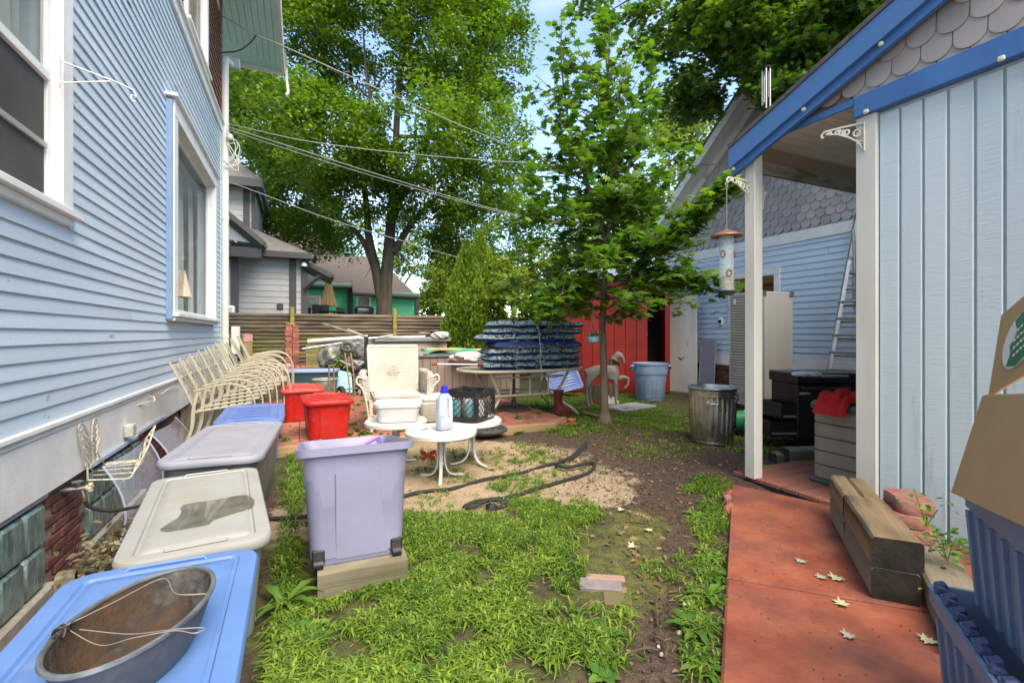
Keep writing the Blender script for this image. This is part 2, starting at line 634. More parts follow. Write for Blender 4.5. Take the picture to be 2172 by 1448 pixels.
# ================================================================== shared finishes
M_BLUE = mat('pale_blue_paint', (.45, .565, .655), (.53, .635, .71), rough=.5, scale=1.3, stretch=(1, .25, 1), lo=.3, hi=.7, bump=.16, bscale=34,
             bstretch=(1, .08, 1), stain=(.20, .22, .24), stain_scale=9, stain_lo=.655, stain_hi=.70, vary=.06)
M_WHITE = mat('white_trim_paint', (.79, .79, .765), (.70, .70, .675), rough=.5, scale=4, bump=.15, bscale=50, stain=(.42, .40, .35), stain_scale=6, stain_lo=.66, stain_hi=.8)
M_CREAM = mat('aged_white_post_paint', (.70, .68, .61), (.60, .575, .50), rough=.55, scale=3, stretch=(1, 1, .3), bump=.2, bscale=30, stain=(.34, .29, .22), stain_scale=5, stain_lo=.67, stain_hi=.76)
M_GLASS = mat('window_glass', (.02, .03, .03), rough=.03, spec=.5, alpha=.16)
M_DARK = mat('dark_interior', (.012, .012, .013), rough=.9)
M_BRICKW = mat('dark_foundation_brick', (.105, .035, .028), (.17, .065, .048), rough=.85, scale=14, bump=.5, bscale=60, vary=.3)
M_MORTAR = mat('old_mortar', (.30, .24, .19), (.19, .15, .12), rough=.95, scale=18, bump=.6, bscale=70)
M_CONC = mat('grey_concrete', (.33, .31, .27), (.23, .21, .18), rough=.9, scale=8, bump=.4, bscale=50)

def lap_mesh(e, proud=.022):
    m = MB()
    sec = [(0, 0), (proud, 0), (proud, .006), (.006, e + .012), (0, e + .012)]
    m.prism(sec, 1, 0, 1)
    return m.mesh('clapboard', 30)
def lap_rows(root, me, m, X, out, z0, z1, e, segs_fn, name='clapboard'):
    """rows of lap siding on the plane x = X; out = +1/-1 the way the wall faces; segs_fn(z) gives the Y pieces of that row"""
    L = root.location
    z, k = z0, 0
    while z < z1 - .02:
        cut = []
        for (a, c) in segs_fn(z + e * .5):
            while c - a > 4.2:
                q = rng.uniform(1.4, 3.8); cut.append((a, a + q - .0025)); a += q
            cut.append((a, c))
        for (a, c) in cut:
            o = inst(name, me, m, root, (X - L.x + rng.uniform(-.0012, .0012) * out, a - L.y, z - L.z + rng.uniform(-.0015, .0015)),
                     (rng.uniform(-.0006, .0006), 0, 0), (out, c - a, 1))
        z += e

# ================================================================== the pale blue house on the left
HX = -1.53
HY1 = 11.66
house = thing('house', 'pale blue clapboard house with white trimmed windows running along the left side', 'house', (HX, 4, -.4))
B = lambda m, n, mt, par=None, **k: m.build(n, mt, par or house, world=True, **k)
W1 = (3.1, 4.40, 1.96, 3.95)       # near window outer trim  Y0 Y1 Z0 Z1
W2 = (7.15, 10.55, 1.36, 3.95)     # picture window
W3 = (8.15, 9.95, 5.70, 8.2)       # upper window
m = MB()
for (a, c, z0, z1) in ((-3, HY1, .16, 1.5), (-3, HY1, 4.0, 5.72), (-3, 3.2, 1.5, 4.0), (4.28, 7.25, 1.5, 4.0), (10.45, HY1, 1.5, 4.0),
                       (-3, 8.25, 5.72, 9), (9.85, HY1, 5.72, 9)):
    m.bx(HX - .22, HX - .002, a, c, z0, z1)
B(m, 'wall', M_BLUE)
m = MB(); m.bx(HX - 5, HX - .3, HY1 - .2, HY1, -.6, 9); B(m, 'rear_wall', M_BLUE)
m = MB(); m.bx(HX - .9, HX - .85, -2, HY1 - .3, .5, 8.6); B(m, 'room_back', mat('room_dark', (.05, .06, .06), rough=.9))
LAP = lap_mesh(.1027)
def hseg(z):
    o = [(-2.5, HY1 - .12)]
    for (a, c, z0, z1) in (W1, W2):
        if z0 - .03 < z < z1 + .03:
            o = [q for s in o for q in ((s[0], min(s[1], a)), (max(s[0], c), s[1])) if q[1] - q[0] > .05]
    return o
lap_rows(house, LAP, M_BLUE, HX, 1, .615, 5.44, .1027, hseg)
# water table, skirt board, belt course, corner board
m = MB(); m.bx(HX, HX + .05, -2.5, HY1 - .05, .575, .612, .006); m.bx(HX, HX + .03, -2.5, HY1 - .06, .535, .575, .004); B(m, 'water_table', M_WHITE)
m = MB(); m.bx(HX - .002, HX + .02, -2.5, HY1 - .05, .15, .536); B(m, 'skirt_board', M_WHITE)
m = MB(); m.bx(HX, HX + .05, -2.5, HY1, 5.47, 5.62, .006); m.bx(HX, HX + .09, -2.5, HY1, 5.62, 5.66, .006); B(m, 'belt_course', M_WHITE)
m = MB(); m.bx(HX, HX + .03, HY1 - .12, HY1 + .03, .6, 5.47, .004); B(m, 'corner_board', M_BLUE)
# brown shingles above the belt
M_SHBR = mat('brown_shingle', (.17, .085, .06), (.25, .13, .09), rough=.85, scale=9, bump=.3, bscale=50, island=.25)
m = MB()
for r in range(16):
    z = 5.68 + r * .14
    y = 6.0 + (r % 2) * .07
    while y < HY1:
        if not (W3[0] - .02 < y + .07 and y < W3[1] + .02):
            w = .135
            y1 = min(y + w, HY1)
            m.add([(HX + .03, y, z), (HX + .03, y1, z), (HX + .004, y1, z + .16), (HX + .004, y, z + .16), (HX, y, z), (HX, y1, z)],
                  [(0, 1, 2, 3), (0, 4, 5, 1)])
        y += .14
B(m, 'shingle', M_SHBR, smooth=0, kind='stuff')
m = MB(); m.bx(HX, HX + .04, HY1 - .1, HY1 + .03, 5.66, 8.3); B(m, 'upper_corner_board', M_SHBR)
# foundation: mortar core, bricks, glass block windows, concrete sills
m = MB(); m.bx(HX - .2, HX - .03, -1, HY1, -.8, .16); B(m, 'foundation', M_MORTAR)
bm = MB().box((0, 0, 0), (.05, .195, .058), None, .005).mesh('brick', 30)
GB = [(2.25, 4.09), (4.82, 6.15)]     # glass block windows (Y ranges)
r = 0
z = -.64
while z < .13:
    y = .9 + (r % 2) * .105
    while y < 7.95:
        if not any(a - .12 < y < c + .1 and z > -.48 for a, c in GB) and y > 3.9:
            inst('brick', bm, M_BRICKW, house, (HX - .035 - HX + rng.uniform(-.004, .004), y - 4, z + .4))
        y += .21
    z += .07
    r += 1
m = MB(); m.sheet(lambda u, v: Vector((HX - .01 + .015 * math.sin(u * 40 + v * 9) * math.sin(v * 23), 8.0 + u * 3.6, -.7 + v * .86)), 60, 10)
B(m, 'rendered_foundation', mat('crumbling_render', (.36, .30, .21), (.17, .135, .09), rough=.95, scale=4, bump=.6, bscale=25))
M_GBLK = mat('glass_block', (.055, .10, .095), (.22, .31, .29), rough=.1, scale=9, lo=.3, hi=.75, stretch=(1, 2.2, .8), spec=.8, bump=.9, bscale=22)
gb = MB().box((0, 0, 0), (.07, .252, .262), None, .018).mesh('glass_block', 40)
for a, c in GB:
    n = int((c - a) / .262 + .01)
    for i in range(n):
        for k in range(2):
            inst('glass_block', gb, M_GBLK, house, (-.02, a + .131 + i * .262 - 4, -.315 + k * .272 + .4))
    m = MB(); m.bx(HX - .05, HX + .045, a - .05, c + .06, -.66, -.455, .012); B(m, 'window_sill', M_CONC)
    m = MB(); m.bx(HX - .03, HX + .012, a - .03, c + .03, .115, .15, .003); B(m, 'metal_flashing', mat('blue_grey_flashing', (.40, .47, .58), rough=.35, metal=.6))

def window_unit(par, y0, y1, z0, z1, cas, meeting=None, proud=.045, X=HX, out=1, sillw=.10, sub=None):
    """casing, sill, sash and glass of one window on the plane x = X"""
    def bx(m, xa, xb, *r):
        m.bx(X + xa * out, X + xb * out, *r, .004)
        return m
    f = MB()
    bx(f, -.05, proud, y0, y0 + cas, z0 + sillw, z1); bx(f, -.05, proud, y1 - cas, y1, z0 + sillw, z1)
    bx(f, -.05, proud + .004, y0, y1, z1, z1 + cas)
    w = f.build('window', M_WHITE, par, world=True)
    s = MB(); bx(s, -.06, proud + .05, y0 - .03, y1 + .03, z0 + sillw - .045, z0 + sillw); bx(s, -.05, proud + .008, y0, y1, z0, z0 + sillw - .045)
    s.build('sill', M_WHITE, w, world=True)
    a, c, d, e = y0 + cas, y1 - cas, z0 + sillw, z1
    sh = MB()
    t = .05
    bx(sh, -.06, -.02, a, a + t, d, e); bx(sh, -.06, -.02, c - t, c, d, e); bx(sh, -.06, -.02, a + t, c - t, d, d + .07); bx(sh, -.06, -.02, a + t, c - t, e - t, e)
    if meeting: bx(sh, -.055, -.005, a + t, c - t, meeting - .03, meeting + .03)
    sh.build('sash', M_WHITE, w, world=True)
    g = MB(); bx(g, -.045, -.04, a + t, c - t, d + .07, e - t)
    g.build('pane', M_GLASS, w, world=True)
    return w
w1 = window_unit(house, W1[0], W1[1], W1[2], W1[3], .16, meeting=2.93)
# insect screen on the lower sash and its cross bar, curtains inside
m = MB(); m.bx(HX - .034, HX - .031, 3.33, 4.17, 2.12, 2.92); B(m, 'screen', mat('insect_screen', (.05, .048, .045), (.075, .07, .065), rough=.8, scale=3, alpha=.93), w1)
m = MB(); m.bx(HX - .03, HX - .012, 3.33, 4.17, 2.44, 2.475); B(m, 'screen_bar', mat('grey_screen_bar', (.42, .41, .39), rough=.4, metal=.4), w1)
M_CURT = mat('teal_curtain', (.20, .45, .43), (.28, .55, .52), rough=.8, scale=3, transl=.25)
M_SHEER = mat('white_sheer_curtain', (.75, .8, .78), (.65, .7, .68), rough=.8, scale=3, transl=.25)
def curtain(y0, y1, z0, z1, X, mt, folds, name='curtain', par=None):
    m = MB()
    m.sheet(lambda u, v: Vector((X + .035 * math.sin(u * folds * 6.28 + .6 * math.sin(v * 3)) * (.5 + .5 * v), y0 + (y1 - y0) * u, z1 + (z0 - z1) * v)), folds * 8, 8)
    return B(m, name, mt, par)
curtain(3.28, 4.25, 2.95, 3.9, HX - .2, M_SHEER, 6, par=w1)
w2 = window_unit(house, W2[0], W2[1], W2[2], W2[3], .20, proud=.10)
m = MB(); m.bx(HX, HX + .085, W2[0] - .05, W2[0] - .002, W2[2] + .02, W2[3] + .17, .004); B(m, 'blue_casing_edge', mat('blue_casing_paint', (.19, .31, .46), (.15, .26, .40), rough=.5, scale=5), w2)
m = MB(); m.bx(HX, HX + .15, W2[0] - .08, W2[1] + .05, W2[3] + .205, W2[3] + .25, .008); B(m, 'head_cap', M_WHITE, w2)
curtain(7.45, 8.75, 1.5, 3.9, HX - .30, M_CURT, 7, par=w2)
curtain(8.95, 9.5, 1.5, 3.9, HX - .26, M_SHEER, 4, par=w2)
curtain(9.9, 10.3, 1.5, 3.9, HX - .26, M_SHEER, 3, par=w2)
m = MB(); m.lathe([(.20, 1.75), (.115, 2.15)], 20, (HX - .16, 8.55, 0), cap0=False, cap1=False)
B(m, 'lamp_shade', mat('pleated_lamp_shade', (.72, .60, .46), (.55, .44, .32), rough=.8, scale=30, stretch=(1, 1, .05)), w2)
# upper window
w3 = window_unit(house, W3[0], W3[1], W3[2], W3[3], .14, proud=.05)
curtain(W3[0] + .15, W3[1] - .15, 5.8, 8.1, HX - .12, mat('beige_curtain', (.45, .34, .26), (.38, .28, .21), rough=.85, scale=3), 3, par=w3)
# roof overhang at the rear corner: teal soffit boards, white fascias, curved end bracket
M_TEAL = mat('teal_soffit_paint', (.46, .78, .80), (.52, .82, .84), rough=.55, scale=3, stain=(.27, .40, .40), stain_scale=8, stain_lo=.66, stain_hi=.75)
SZ = 8.3
sr = at_z(598, 150, SZ)
xr, yf = sr.x, sr.y
n = 22
for i in range(n):
    a = -3.4 + (xr + 3.4) * i / n
    m = MB(); m.bx(a + .004, a + (xr + 3.4) / n - .004, HY1 - 2.4, yf - .02 - max(0, 14 - i) * .07, SZ, SZ + .03)
    B(m, 'soffit_board', M_TEAL)
k = 0
for j in range(10):
    y1 = yf - j * .1
    m = MB(); m.bx(-3.4, xr - .02 - j * .12, y1 - .096, y1, SZ - .006, SZ + .02); B(m, 'soffit_board', M_TEAL)
m = MB(); m.bx(-3.5, xr + .03, yf, yf + .06, SZ - .12, SZ + .15, .01); B(m, 'fascia', M_WHITE)
m = MB(); m.bx(xr, xr + .07, HY1 - 3, yf + .06, SZ - .1, SZ + .22, .01); B(m, 'fascia', M_WHITE)
m = MB(); m.strap([(xr + .10, yf - .5, SZ + .15), (xr + .11, yf - .1, SZ + .02), (xr + .12, yf + .05, SZ - .25), (xr + .16, yf + .06, SZ - .55), (xr + .10, yf + .08, SZ - .62)], .16, .06, (0, 1, 0))
B(m, 'eave_end_board', M_WHITE)
m = MB(); m.bx(-4, xr + .05, HY1 - 3, yf + .1, SZ + .16, SZ + .3); B(m, 'roof', mat('dark_roof', (.05, .045, .04), rough=.9))
# downspout
dspt = thing('downspout', 'white downspout pipe running up the far corner of the blue house', 'downspout', (HX + .09, HY1 - .02, -.2))
m = MB(); m.tube([(HX + .09, HY1 - .02, -.15), (HX + .09, HY1 - .02, 6.95), (HX + .10, HY1 + .05, 7.05), (HX + .16, HY1 + .32, 7.1)], .07, 12)
m.build('pipe', M_CREAM, dspt, world=True)
m = MB()
for zz in (1.1, 3.6, 5.6, 6.9): m.tube([(HX + .09, HY1 - .02, zz), (HX + .09, HY1 - .02, zz + .09)], .078, 12)
m.build('collar', M_CREAM, dspt, world=True)
m = MB(); m.box((HX + .2, HY1 + .4, 7.16), (.26, .16, .24), None, .02); m.build('gutter_end', mat('grey_gutter', (.42, .42, .40), rough=.5), dspt, world=True)
mb = thing('meter_box', 'white electrical meter box at the rear corner of the blue house', 'meter box', (HX + .12, HY1 + .1, 1.0))
m = MB(); m.bx(HX + .2, HX + .36, HY1 - .05, HY1 + .12, .75, 1.35, .02); m.build('housing', M_CREAM, mb, world=True)
m = MB(); m.tube([(HX + .28, HY1 + .03, -.1), (HX + .28, HY1 + .03, .76)], .03, 8); m.build('conduit', mat('grey_conduit', (.4, .4, .4), rough=.45, metal=.5), mb, world=True)

# ================================================================== red stamped path
M_PATH = mat('red_stamped_concrete', (.235, .055, .03), (.335, .10, .055), rough=.66, rough2=.42, scale=5.5, detail=12, bump=.8, bscale=13, stain=(.17, .055, .04), stain_scale=2.6, stain_lo=.46, stain_hi=.62)
PE0 = at_z(1553, 1026, .05)
PE1 = at_z(1528, 1448, .05)
dpe = (PE1 - PE0).normalized()
pe_far = PE0 + dpe * 5.2
right = [(3.30, 1.85), (3.30, -2.6)]
poly = [(PE0.x, PE0.y)] + right + [(pe_far.x + 1, -2.6), (pe_far.x, pe_far.y)]
# split along the saw-cut joint: two slabs with a recessed joint
path = thing('path', None, None, (2.4, 1.5, 0)); path['kind'] = 'structure'
ja, jb = at_z(1546, 1224, .05), at_z(1935, 1290, .05)
def clip_poly(poly, a, b, sign, gap=.006):
    """half plane clip"""
    nrm = Vector((b.y - a.y, -(b.x - a.x))).normalized() * sign
    f = lambda p: (Vector((p[0] - a.x, p[1] - a.y))).dot(nrm) - gap
    o = []
    for i, p in enumerate(poly):
        q = poly[(i + 1) % len(poly)]
        fp, fq = f(p), f(q)
        if fp >= 0: o.append(p)
        if fp * fq < 0:
            t = fp / (fp - fq)
            o.append((p[0] + (q[0] - p[0]) * t, p[1] + (q[1] - p[1]) * t))
    return o
for s in (1, -1):
    pl = clip_poly(poly, ja, jb, s)
    m = MB()
    cx_ = sum(p[0] for p in pl) / len(pl); cy_ = sum(p[1] for p in pl) / len(pl)
    ins = [(p[0] + (cx_ - p[0]) * .006, p[1] + (cy_ - p[1]) * .006) for p in pl]
    m.loft([[Vector((*p, -.15)) for p in pl], [Vector((*p, .042)) for p in pl], [Vector((*p, .05)) for p in ins]], False, True)
    m.build('slab', M_PATH, path, world=True, smooth=20)
# ragged concrete spill at the far left edge of the slab
m = MB()
for i in range(26):
    p = PE0 + dpe * (.12 + i * .018 + rng.uniform(0, .01))
    off = Vector((dpe.y, -dpe.x, 0)) * -rng.uniform(-.01, .035)
    if off.dot(Vector((1, 0, 0))) > 0: off = -off
    m.box((p.x + off.x, p.y + off.y, .015 + rng.uniform(-.01, .02)), (rng.uniform(.02, .06),) * 3, Matrix.Rotation(rng.uniform(0, 3), 3, (rng.uniform(-1, 1), 1, .3)), .008)
m.build('broken_edge', M_PATH, path, world=True, smooth=0)

# ================================================================== brick patio with a timber edge
PZ = .085
patio = thing('patio', None, None, (1.3, 6.5, 0)); patio['kind'] = 'structure'
M_PBR = mat('red_patio_brick', (.27, .085, .055), (.38, .15, .105), rough=.8, scale=9, bump=.35, bscale=70, vary=.28, stain=(.12, .085, .05), stain_scale=3.5, stain_lo=.56, stain_hi=.72)
pm = MB().box((0, 0, 0), (.196, .096, .06), None, .005).mesh('brick', 30)
m = MB(); m.bx(-.62, 3.2, 5.2, 9.0, -.1, PZ - .03); m.build('bedding', mat('sandy_bedding', (.16, .11, .07), (.08, .09, .03), rough=.95, scale=12), patio, world=True)
spots = []
for i in range(20):
    for j in range(19):
        x, y = -.60 + i * .2 + .1, 5.22 + j * .2 + .1
        if x > 3.15: continue
        for q in (-.05, .05):
            spots.append((x, y + q, 0) if (i + j) % 2 == 0 else (x + q, y, PI / 2))
hp = project([(x, y, PZ) for x, y, _ in spots])
order = np.argsort(hp[2])
rest = MB()
cnt = 0
for k in order:
    x, y, a = spots[k]
    zz = PZ - .03 + rng.uniform(-.006, .005)
    if cnt < 290 and 560 < hp[0][k] < 1240:
        inst('brick', pm, M_PBR, patio, (x - 1.3, y - 6.5, zz), (rng.uniform(-.02, .02), rng.uniform(-.02, .02), a + rng.uniform(-.02, .02)))
        cnt += 1
    else:
        rest.box((x, y, zz), (.196, .096, .06), rotz(a))
rest.build('far_bricks', M_PBR, patio, world=True, smooth=0, kind='stuff')
M_TIM = mat('yellow_treated_timber', (.36, .235, .11), (.25, .155, .075), rough=.8, scale=6, stretch=(.12, 1, 1), bump=.4, bscale=30, bstretch=(.05, 1, 1), stain=(.12, .09, .06), stain_scale=3, stain_lo=.6, stain_hi=.8)
for a, c, y in ((-.30, 1.36, 5.16), (1.365, 2.9, 5.165)):
    m = MB(); m.bx(a, c, y - .045, y + .045, -.06, PZ + .005, .006); m.build('edging_timber', M_TIM, patio, world=True)
m = MB(); m.box((3.06, 5.32, .03), (.5, .08, .11), rotz(.75), .006); m.build('edging_timber', M_TIM, patio, world=True)
m = MB(); m.box((-.42, 5.17, .02), (.14, .1, .13), rotz(.1), .01); m.build('edging_block', M_CONC, patio, world=True)
# ================================================================== near shed on the right
SX = 3.34
shed = thing('garden_shed', 'pale blue grooved board shed with blue roof edge and open porch on the right', 'shed', (SX, 0, 0))
S = lambda m, n, mt, par=None, **k: m.build(n, mt, par or shed, world=True, **k)
M_T111 = mat('pale_teal_board_paint', (.58, .68, .69), (.50, .615, .635), rough=.55, scale=3, stretch=(1, 1, .12), bump=.3, bscale=22, bstretch=(1, .5, 9), stain=(.30, .38, .38), stain_scale=4, stain_lo=.6, stain_hi=.75, vary=.05)
M_RBLUE = mat('bright_blue_trim_paint', (.035, .14, .36), (.05, .18, .43), rough=.35, scale=3, bump=.2, bscale=30, stain=(.42, .36, .30), stain_scale=11, stain_lo=.71, stain_hi=.74)
M_MBLUE = mat('blue_metal_drip_edge', (.05, .17, .385), rough=.28, spec=.6)
M_SCALE = mat('taupe_scale_shingle', (.36, .315, .29), (.42, .37, .34), rough=.75, scale=5, stretch=(1, 1, .2), bump=.2, bscale=30, vary=.10)
cy = at_x(1820, 700, SX).y          # far end of the closed wall
BT0, BT1 = 2.60, 2.735              # blue belt board
m = MB(); m.bx(SX + .02, SX + .1, -2.6, cy - .02, -.1, 2.7); m.bx(SX + .1, SX + 4, cy - .12, cy - .02, -.1, 2.62); S(m, 'wall', M_T111)
y = cy - .118
bmx = MB().bx(0, .018, .0065, .1105, 0, 2.60, .004).mesh('siding_board', 30)
while y > -2.4:
    inst('siding_board', bmx, M_T111, shed, (.002 - .0, y - .117, -.02))
    y -= .117
m = MB(); m.bx(SX - .022, SX + .09, cy - .118, cy + .002, -.05, BT0, .004); S(m, 'corner_board', M_CREAM)
m = MB(); m.bx(SX - .048, SX + .02, -2.6, cy + .003, BT0, BT1, .005); S(m, 'belt_board', M_RBLUE)
post_p = at_z(1596, 1023)
PX, PY = SX - .045, post_p.y
m = MB(); m.box((PX + .045, PY, 1.36), (.092, .092, 2.64), None, .004); S(m, 'porch_post', M_CREAM)
# rake: sloping roof edge in the gable plane
ra, rb = at_x(1549, 345, SX - .12), at_x(1945, 2, SX - .12)
sl = (rb.z - ra.z) / (rb.y - ra.y)
def rz_(y): return ra.z + (y - ra.y) * sl
yE, yT = ra.y, -1.2
def rake(x0, x1, lo, hi, n, mt):
    m = MB()
    poly = [(yE, rz_(yE) + lo), (yT, rz_(yT) + lo), (yT, rz_(yT) + hi), (yE, rz_(yE) + hi)]
    m.prism(poly, 0, x0, x1)
    return S(m, n, mt)
rake(SX - .14, SX - .11, -.055, .105, 'drip_edge', M_MBLUE)
rake(SX - .108, SX - .075, -.115, -.012, 'rake_board', M_RBLUE)
rake(SX - .15, SX + 4, .108, .14, 'roof', mat('shed_roof_shingle', (.07, .065, .06), (.12, .11, .1), rough=.9, scale=20))
rake(SX - .074, SX + 3.9, .02, .05, 'roof_deck', mat('roof_deck_wood', (.32, .28, .22), rough=.8))
# light clips along the edges
M_CLIP = mat('cream_light_clip', (.75, .70, .52), rough=.4)
for px, py in ((1556, 352), (1705, 239), (1869, 114)):
    p = at_x(px, py, SX - .115)
    m = MB(); m.box((SX - .118, p.y, rz_(p.y) - .07), (.022, .026, .026), None, .005); m.cyl((SX - .13, p.y, rz_(p.y) - .07), (SX - .115, p.y, rz_(p.y) - .07), .008); S(m, 'light_clip', M_CLIP)
for px, py in ((1838, 237), (2125, 125)):
    p = at_x(px, py, SX - .05)
    m = MB(); m.box((SX - .056, p.y, p.z), (.016, .03, .026), None, .005); m.cyl((SX - .068, p.y, p.z), (SX - .05, p.y, p.z), .007); S(m, 'light_clip', M_CLIP)
# scale shingles in the gable
def scale_mesh(w, h, th=.020):
    m = MB()
    pts = [(-w / 2, h), (-w / 2, 0)] + [(-w / 2 * math.cos(a), -w / 2 * .95 * math.sin(a)) for a in np.linspace(.15, PI - .15, 9)] + [(w / 2, 0), (w / 2, h)]
    r0 = [Vector((0, p[0], p[1])) for p in pts]
    lean = lambda p, t: Vector((-(t) * (1 - (p[1] + w * .475) / (h + w * .475)) - .002, p[0], p[1]))
    r1 = [lean(p, th) for p in pts]
    m.loft([r0, r1], True, True)
    return m.mesh('scale_shingle', 25)
sm = scale_mesh(.142, .20)
rowh, sw = .125, .148
y_hi = cy + .75
for r in range(12):
    z = BT1 + .08 + r * rowh - .12
    y = PY + .05 - (r % 2) * sw / 2
    while y > -.9:
        if z + .03 < rz_(y) - .03 and (z + .08 > BT1) and (y < cy or z > 2.79):
            inst('scale_shingle', sm, M_SCALE, shed, (-.012 - .004 * 0, y, z), (0, 0, 0))
        y -= sw
yx = ra.y + (2.712 - ra.z) / sl
m = MB(); m.prism([(yx, 2.705), (-2.6, 2.705), (-2.6, rz_(-2.6)), (yx, 2.712)], 0, SX + .0, SX + .018); S(m, 'gable_backing', M_SCALE)
# porch header, ceiling boards, rear eave beam
m = MB(); m.prism([(cy + .004, 2.685), (PY + .06, 2.685), (PY + .06, 2.725), (cy + .004, 2.73)], 0, SX - .044, SX - .024); S(m, 'porch_header', M_RBLUE)
cm = MB().bx(0, 2.6, .002, .088, 0, .012, .003).mesh('ceiling_board', 30)
M_BEAD = mat('white_beadboard', (.62, .60, .56), (.55, .53, .49), rough=.6, scale=5)
y = cy - .02
i = 0
while y < PY + .06:
    inst('ceiling_board', cm, M_BEAD, shed, (-.0235, y, 2.69)); y += .09
m = MB(); m.bx(SX + .02, SX + 2.6, PY + .065, PY + .11, 2.54, 2.69, .004); S(m, 'eave_beam', mat('mottled_grey_beam', (.30, .27, .22), (.10, .09, .07), rough=.9, scale=9, stretch=(.4, 1, 2)))
# deck boards under the porch
M_DECK = mat('red_brown_deck_stain', (.25, .085, .058), (.33, .125, .088), rough=.65, scale=6, stretch=(.15, 1, 1), bump=.3, bscale=30, bstretch=(.05, 1, 1), vary=.12)
dm = MB().bx(0, 1.9, 0, .136, 0, .035, .005).mesh('deck_board', 30)
deck = thing('porch_deck', 'red brown stained deck boards under the open end of the pale blue shed', 'deck', (3.3, cy, 0))
for i in range(7):
    inst('deck_board', dm, M_DECK, deck, (.012 + rng.uniform(0, .008), i * .142 - .03, .012))
m = MB(); m.bx(3.32, 5.1, cy - .02, cy + .93, -.08, .008); m.build('joists', M_DARK, deck, world=True)
# white iron brackets
M_IRON = mat('cream_cast_iron', (.72, .69, .58), (.62, .58, .47), rough=.5, scale=20, bump=.2, bscale=60)
def iron_bracket(L, Hh, name, label, loc, rz, group='white scrolled iron brackets'):
    """bracket in the local x-z plane: plate at x=0, arm reaching to x=L"""
    t = thing(name, label, 'bracket', loc, rz, group)
    m = MB(); m.box((.004, 0, -Hh / 2), (.008, .035, Hh), None, .003); m.build('plate', M_IRON, t)
    m = MB(); m.tube([(0, 0, -.005), (L * .5, 0, 0), (L * .93, 0, .0), (L, 0, -.02), (L * .98, 0, -.04), (L * .93, 0, -.035)], .007, 6); m.build('arm', M_IRON, t)
    m = MB()
    def scroll(cx_, cz, r, turns=1.4, a0=0.0, s=1):
        n = int(14 * turns)
        m.tube([(cx_ + r * (1 - .7 * k / n) * math.cos(a0 + s * 2 * PI * turns * k / n), 0, cz + r * (1 - .7 * k / n) * math.sin(a0 + s * 2 * PI * turns * k / n)) for k in range(n + 1)], .006, 6)
    m.tube([(.01, 0, -Hh * .92), (L * .16, 0, -Hh * .62), (L * .36, 0, -Hh * .40), (L * .62, 0, -Hh * .2), (L * .9, 0, -.02)], .006, 6)
    scroll(L * .17, -Hh * .30, L * .13, 1.5, 2.0); scroll(L * .42, -Hh * .20, L * .10, 1.4, 1.0, -1); scroll(L * .62, -Hh * .12, L * .07, 1.3, 2.2)
    scroll(L * .80, -Hh * .08, L * .045, 1.2, .5, -1); scroll(L * .10, -Hh * .66, L * .07, 1.3, .4, -1)
    m.build('scrollwork', M_IRON, t)
    return t
iron_bracket(.24, .19, 'iron_bracket', 'cream scrolled iron bracket on the shed corner board under the blue belt', (SX - .022, cy - .055, 2.56), PI * .62)
iron_bracket(.30, .20, 'iron_bracket', 'cream scrolled iron bracket on the porch post holding the bird feeder', (SX, PY, 2.42), PI)
iron_bracket(.24, .19, 'iron_bracket', 'cream scrolled iron bracket on the far side of the porch post', (SX + .092, PY, 2.40), .35)

# ================================================================== garage beyond
GXW = 7.4
garage = thing('garage', 'pale blue garage with grey scale shingle gable and white roof edge behind the porch', 'garage', (GXW, 6, 0))
G = lambda m, n, mt, par=None, **k: m.build(n, mt, par or garage, world=True, **k)
gY1 = 8.35
gw = (5.38, 6.42, 1.35, 2.20)
m = MB()
for (a, c, z0, z1) in ((-3, gY1, .6, 1.4), (-3, gY1, 2.2, 2.9), (-3, gw[0] + .1, 1.4, 2.2), (gw[1] - .1, gY1, 1.4, 2.2)): m.bx(GXW + .002, GXW + .15, a, c, z0, z1)
G(m, 'wall', M_BLUE)
m = MB(); m.bx(GXW, GXW + 5, gY1 - .1, gY1, 0, 3.1); G(m, 'side_wall', M_BLUE)
glap = lap_mesh(.102, .02)
def gseg(z):
    o = [(-1.0, gY1)]
    if gw[2] - .1 < z < gw[3] + .12: o = [(-1.0, gw[0]), (gw[1], gY1)]
    return o
M_GBLUE = mat('garage_blue_paint', (.46, .59, .70), (.54, .66, .76), rough=.5, scale=1.3, stretch=(1, .25, 1), bump=.16, bscale=34, bstretch=(1, .08, 1), stain=(.34, .38, .42), stain_scale=7, stain_lo=.64, stain_hi=.74)
lap_rows(garage, glap, M_GBLUE, GXW, -1, .79, 2.68, .102, gseg)
m = MB(); m.bx(GXW - .025, GXW, -1, gY1, .60, .785, .004); G(m, 'base_board', M_WHITE)
m = MB(); m.bx(GXW - .03, GXW, -1, gY1, 2.69, 2.86, .004); G(m, 'frieze_board', M_WHITE)
m = MB(); m.bx(GXW + .0, GXW + .2, -3, gY1, -.1, .6); G(m, 'foundation', M_MORTAR)
gbm = MB().box((0, 0, 0), (.04, .195, .058), None, .005).mesh('brick', 30)
for r in range(9):
    y = 3.2 + (r % 2) * .105
    while y < gY1:
        inst('brick', gbm, M_BRICKW, garage, (.0, y - 6, .04 + r * .068)); y += .21
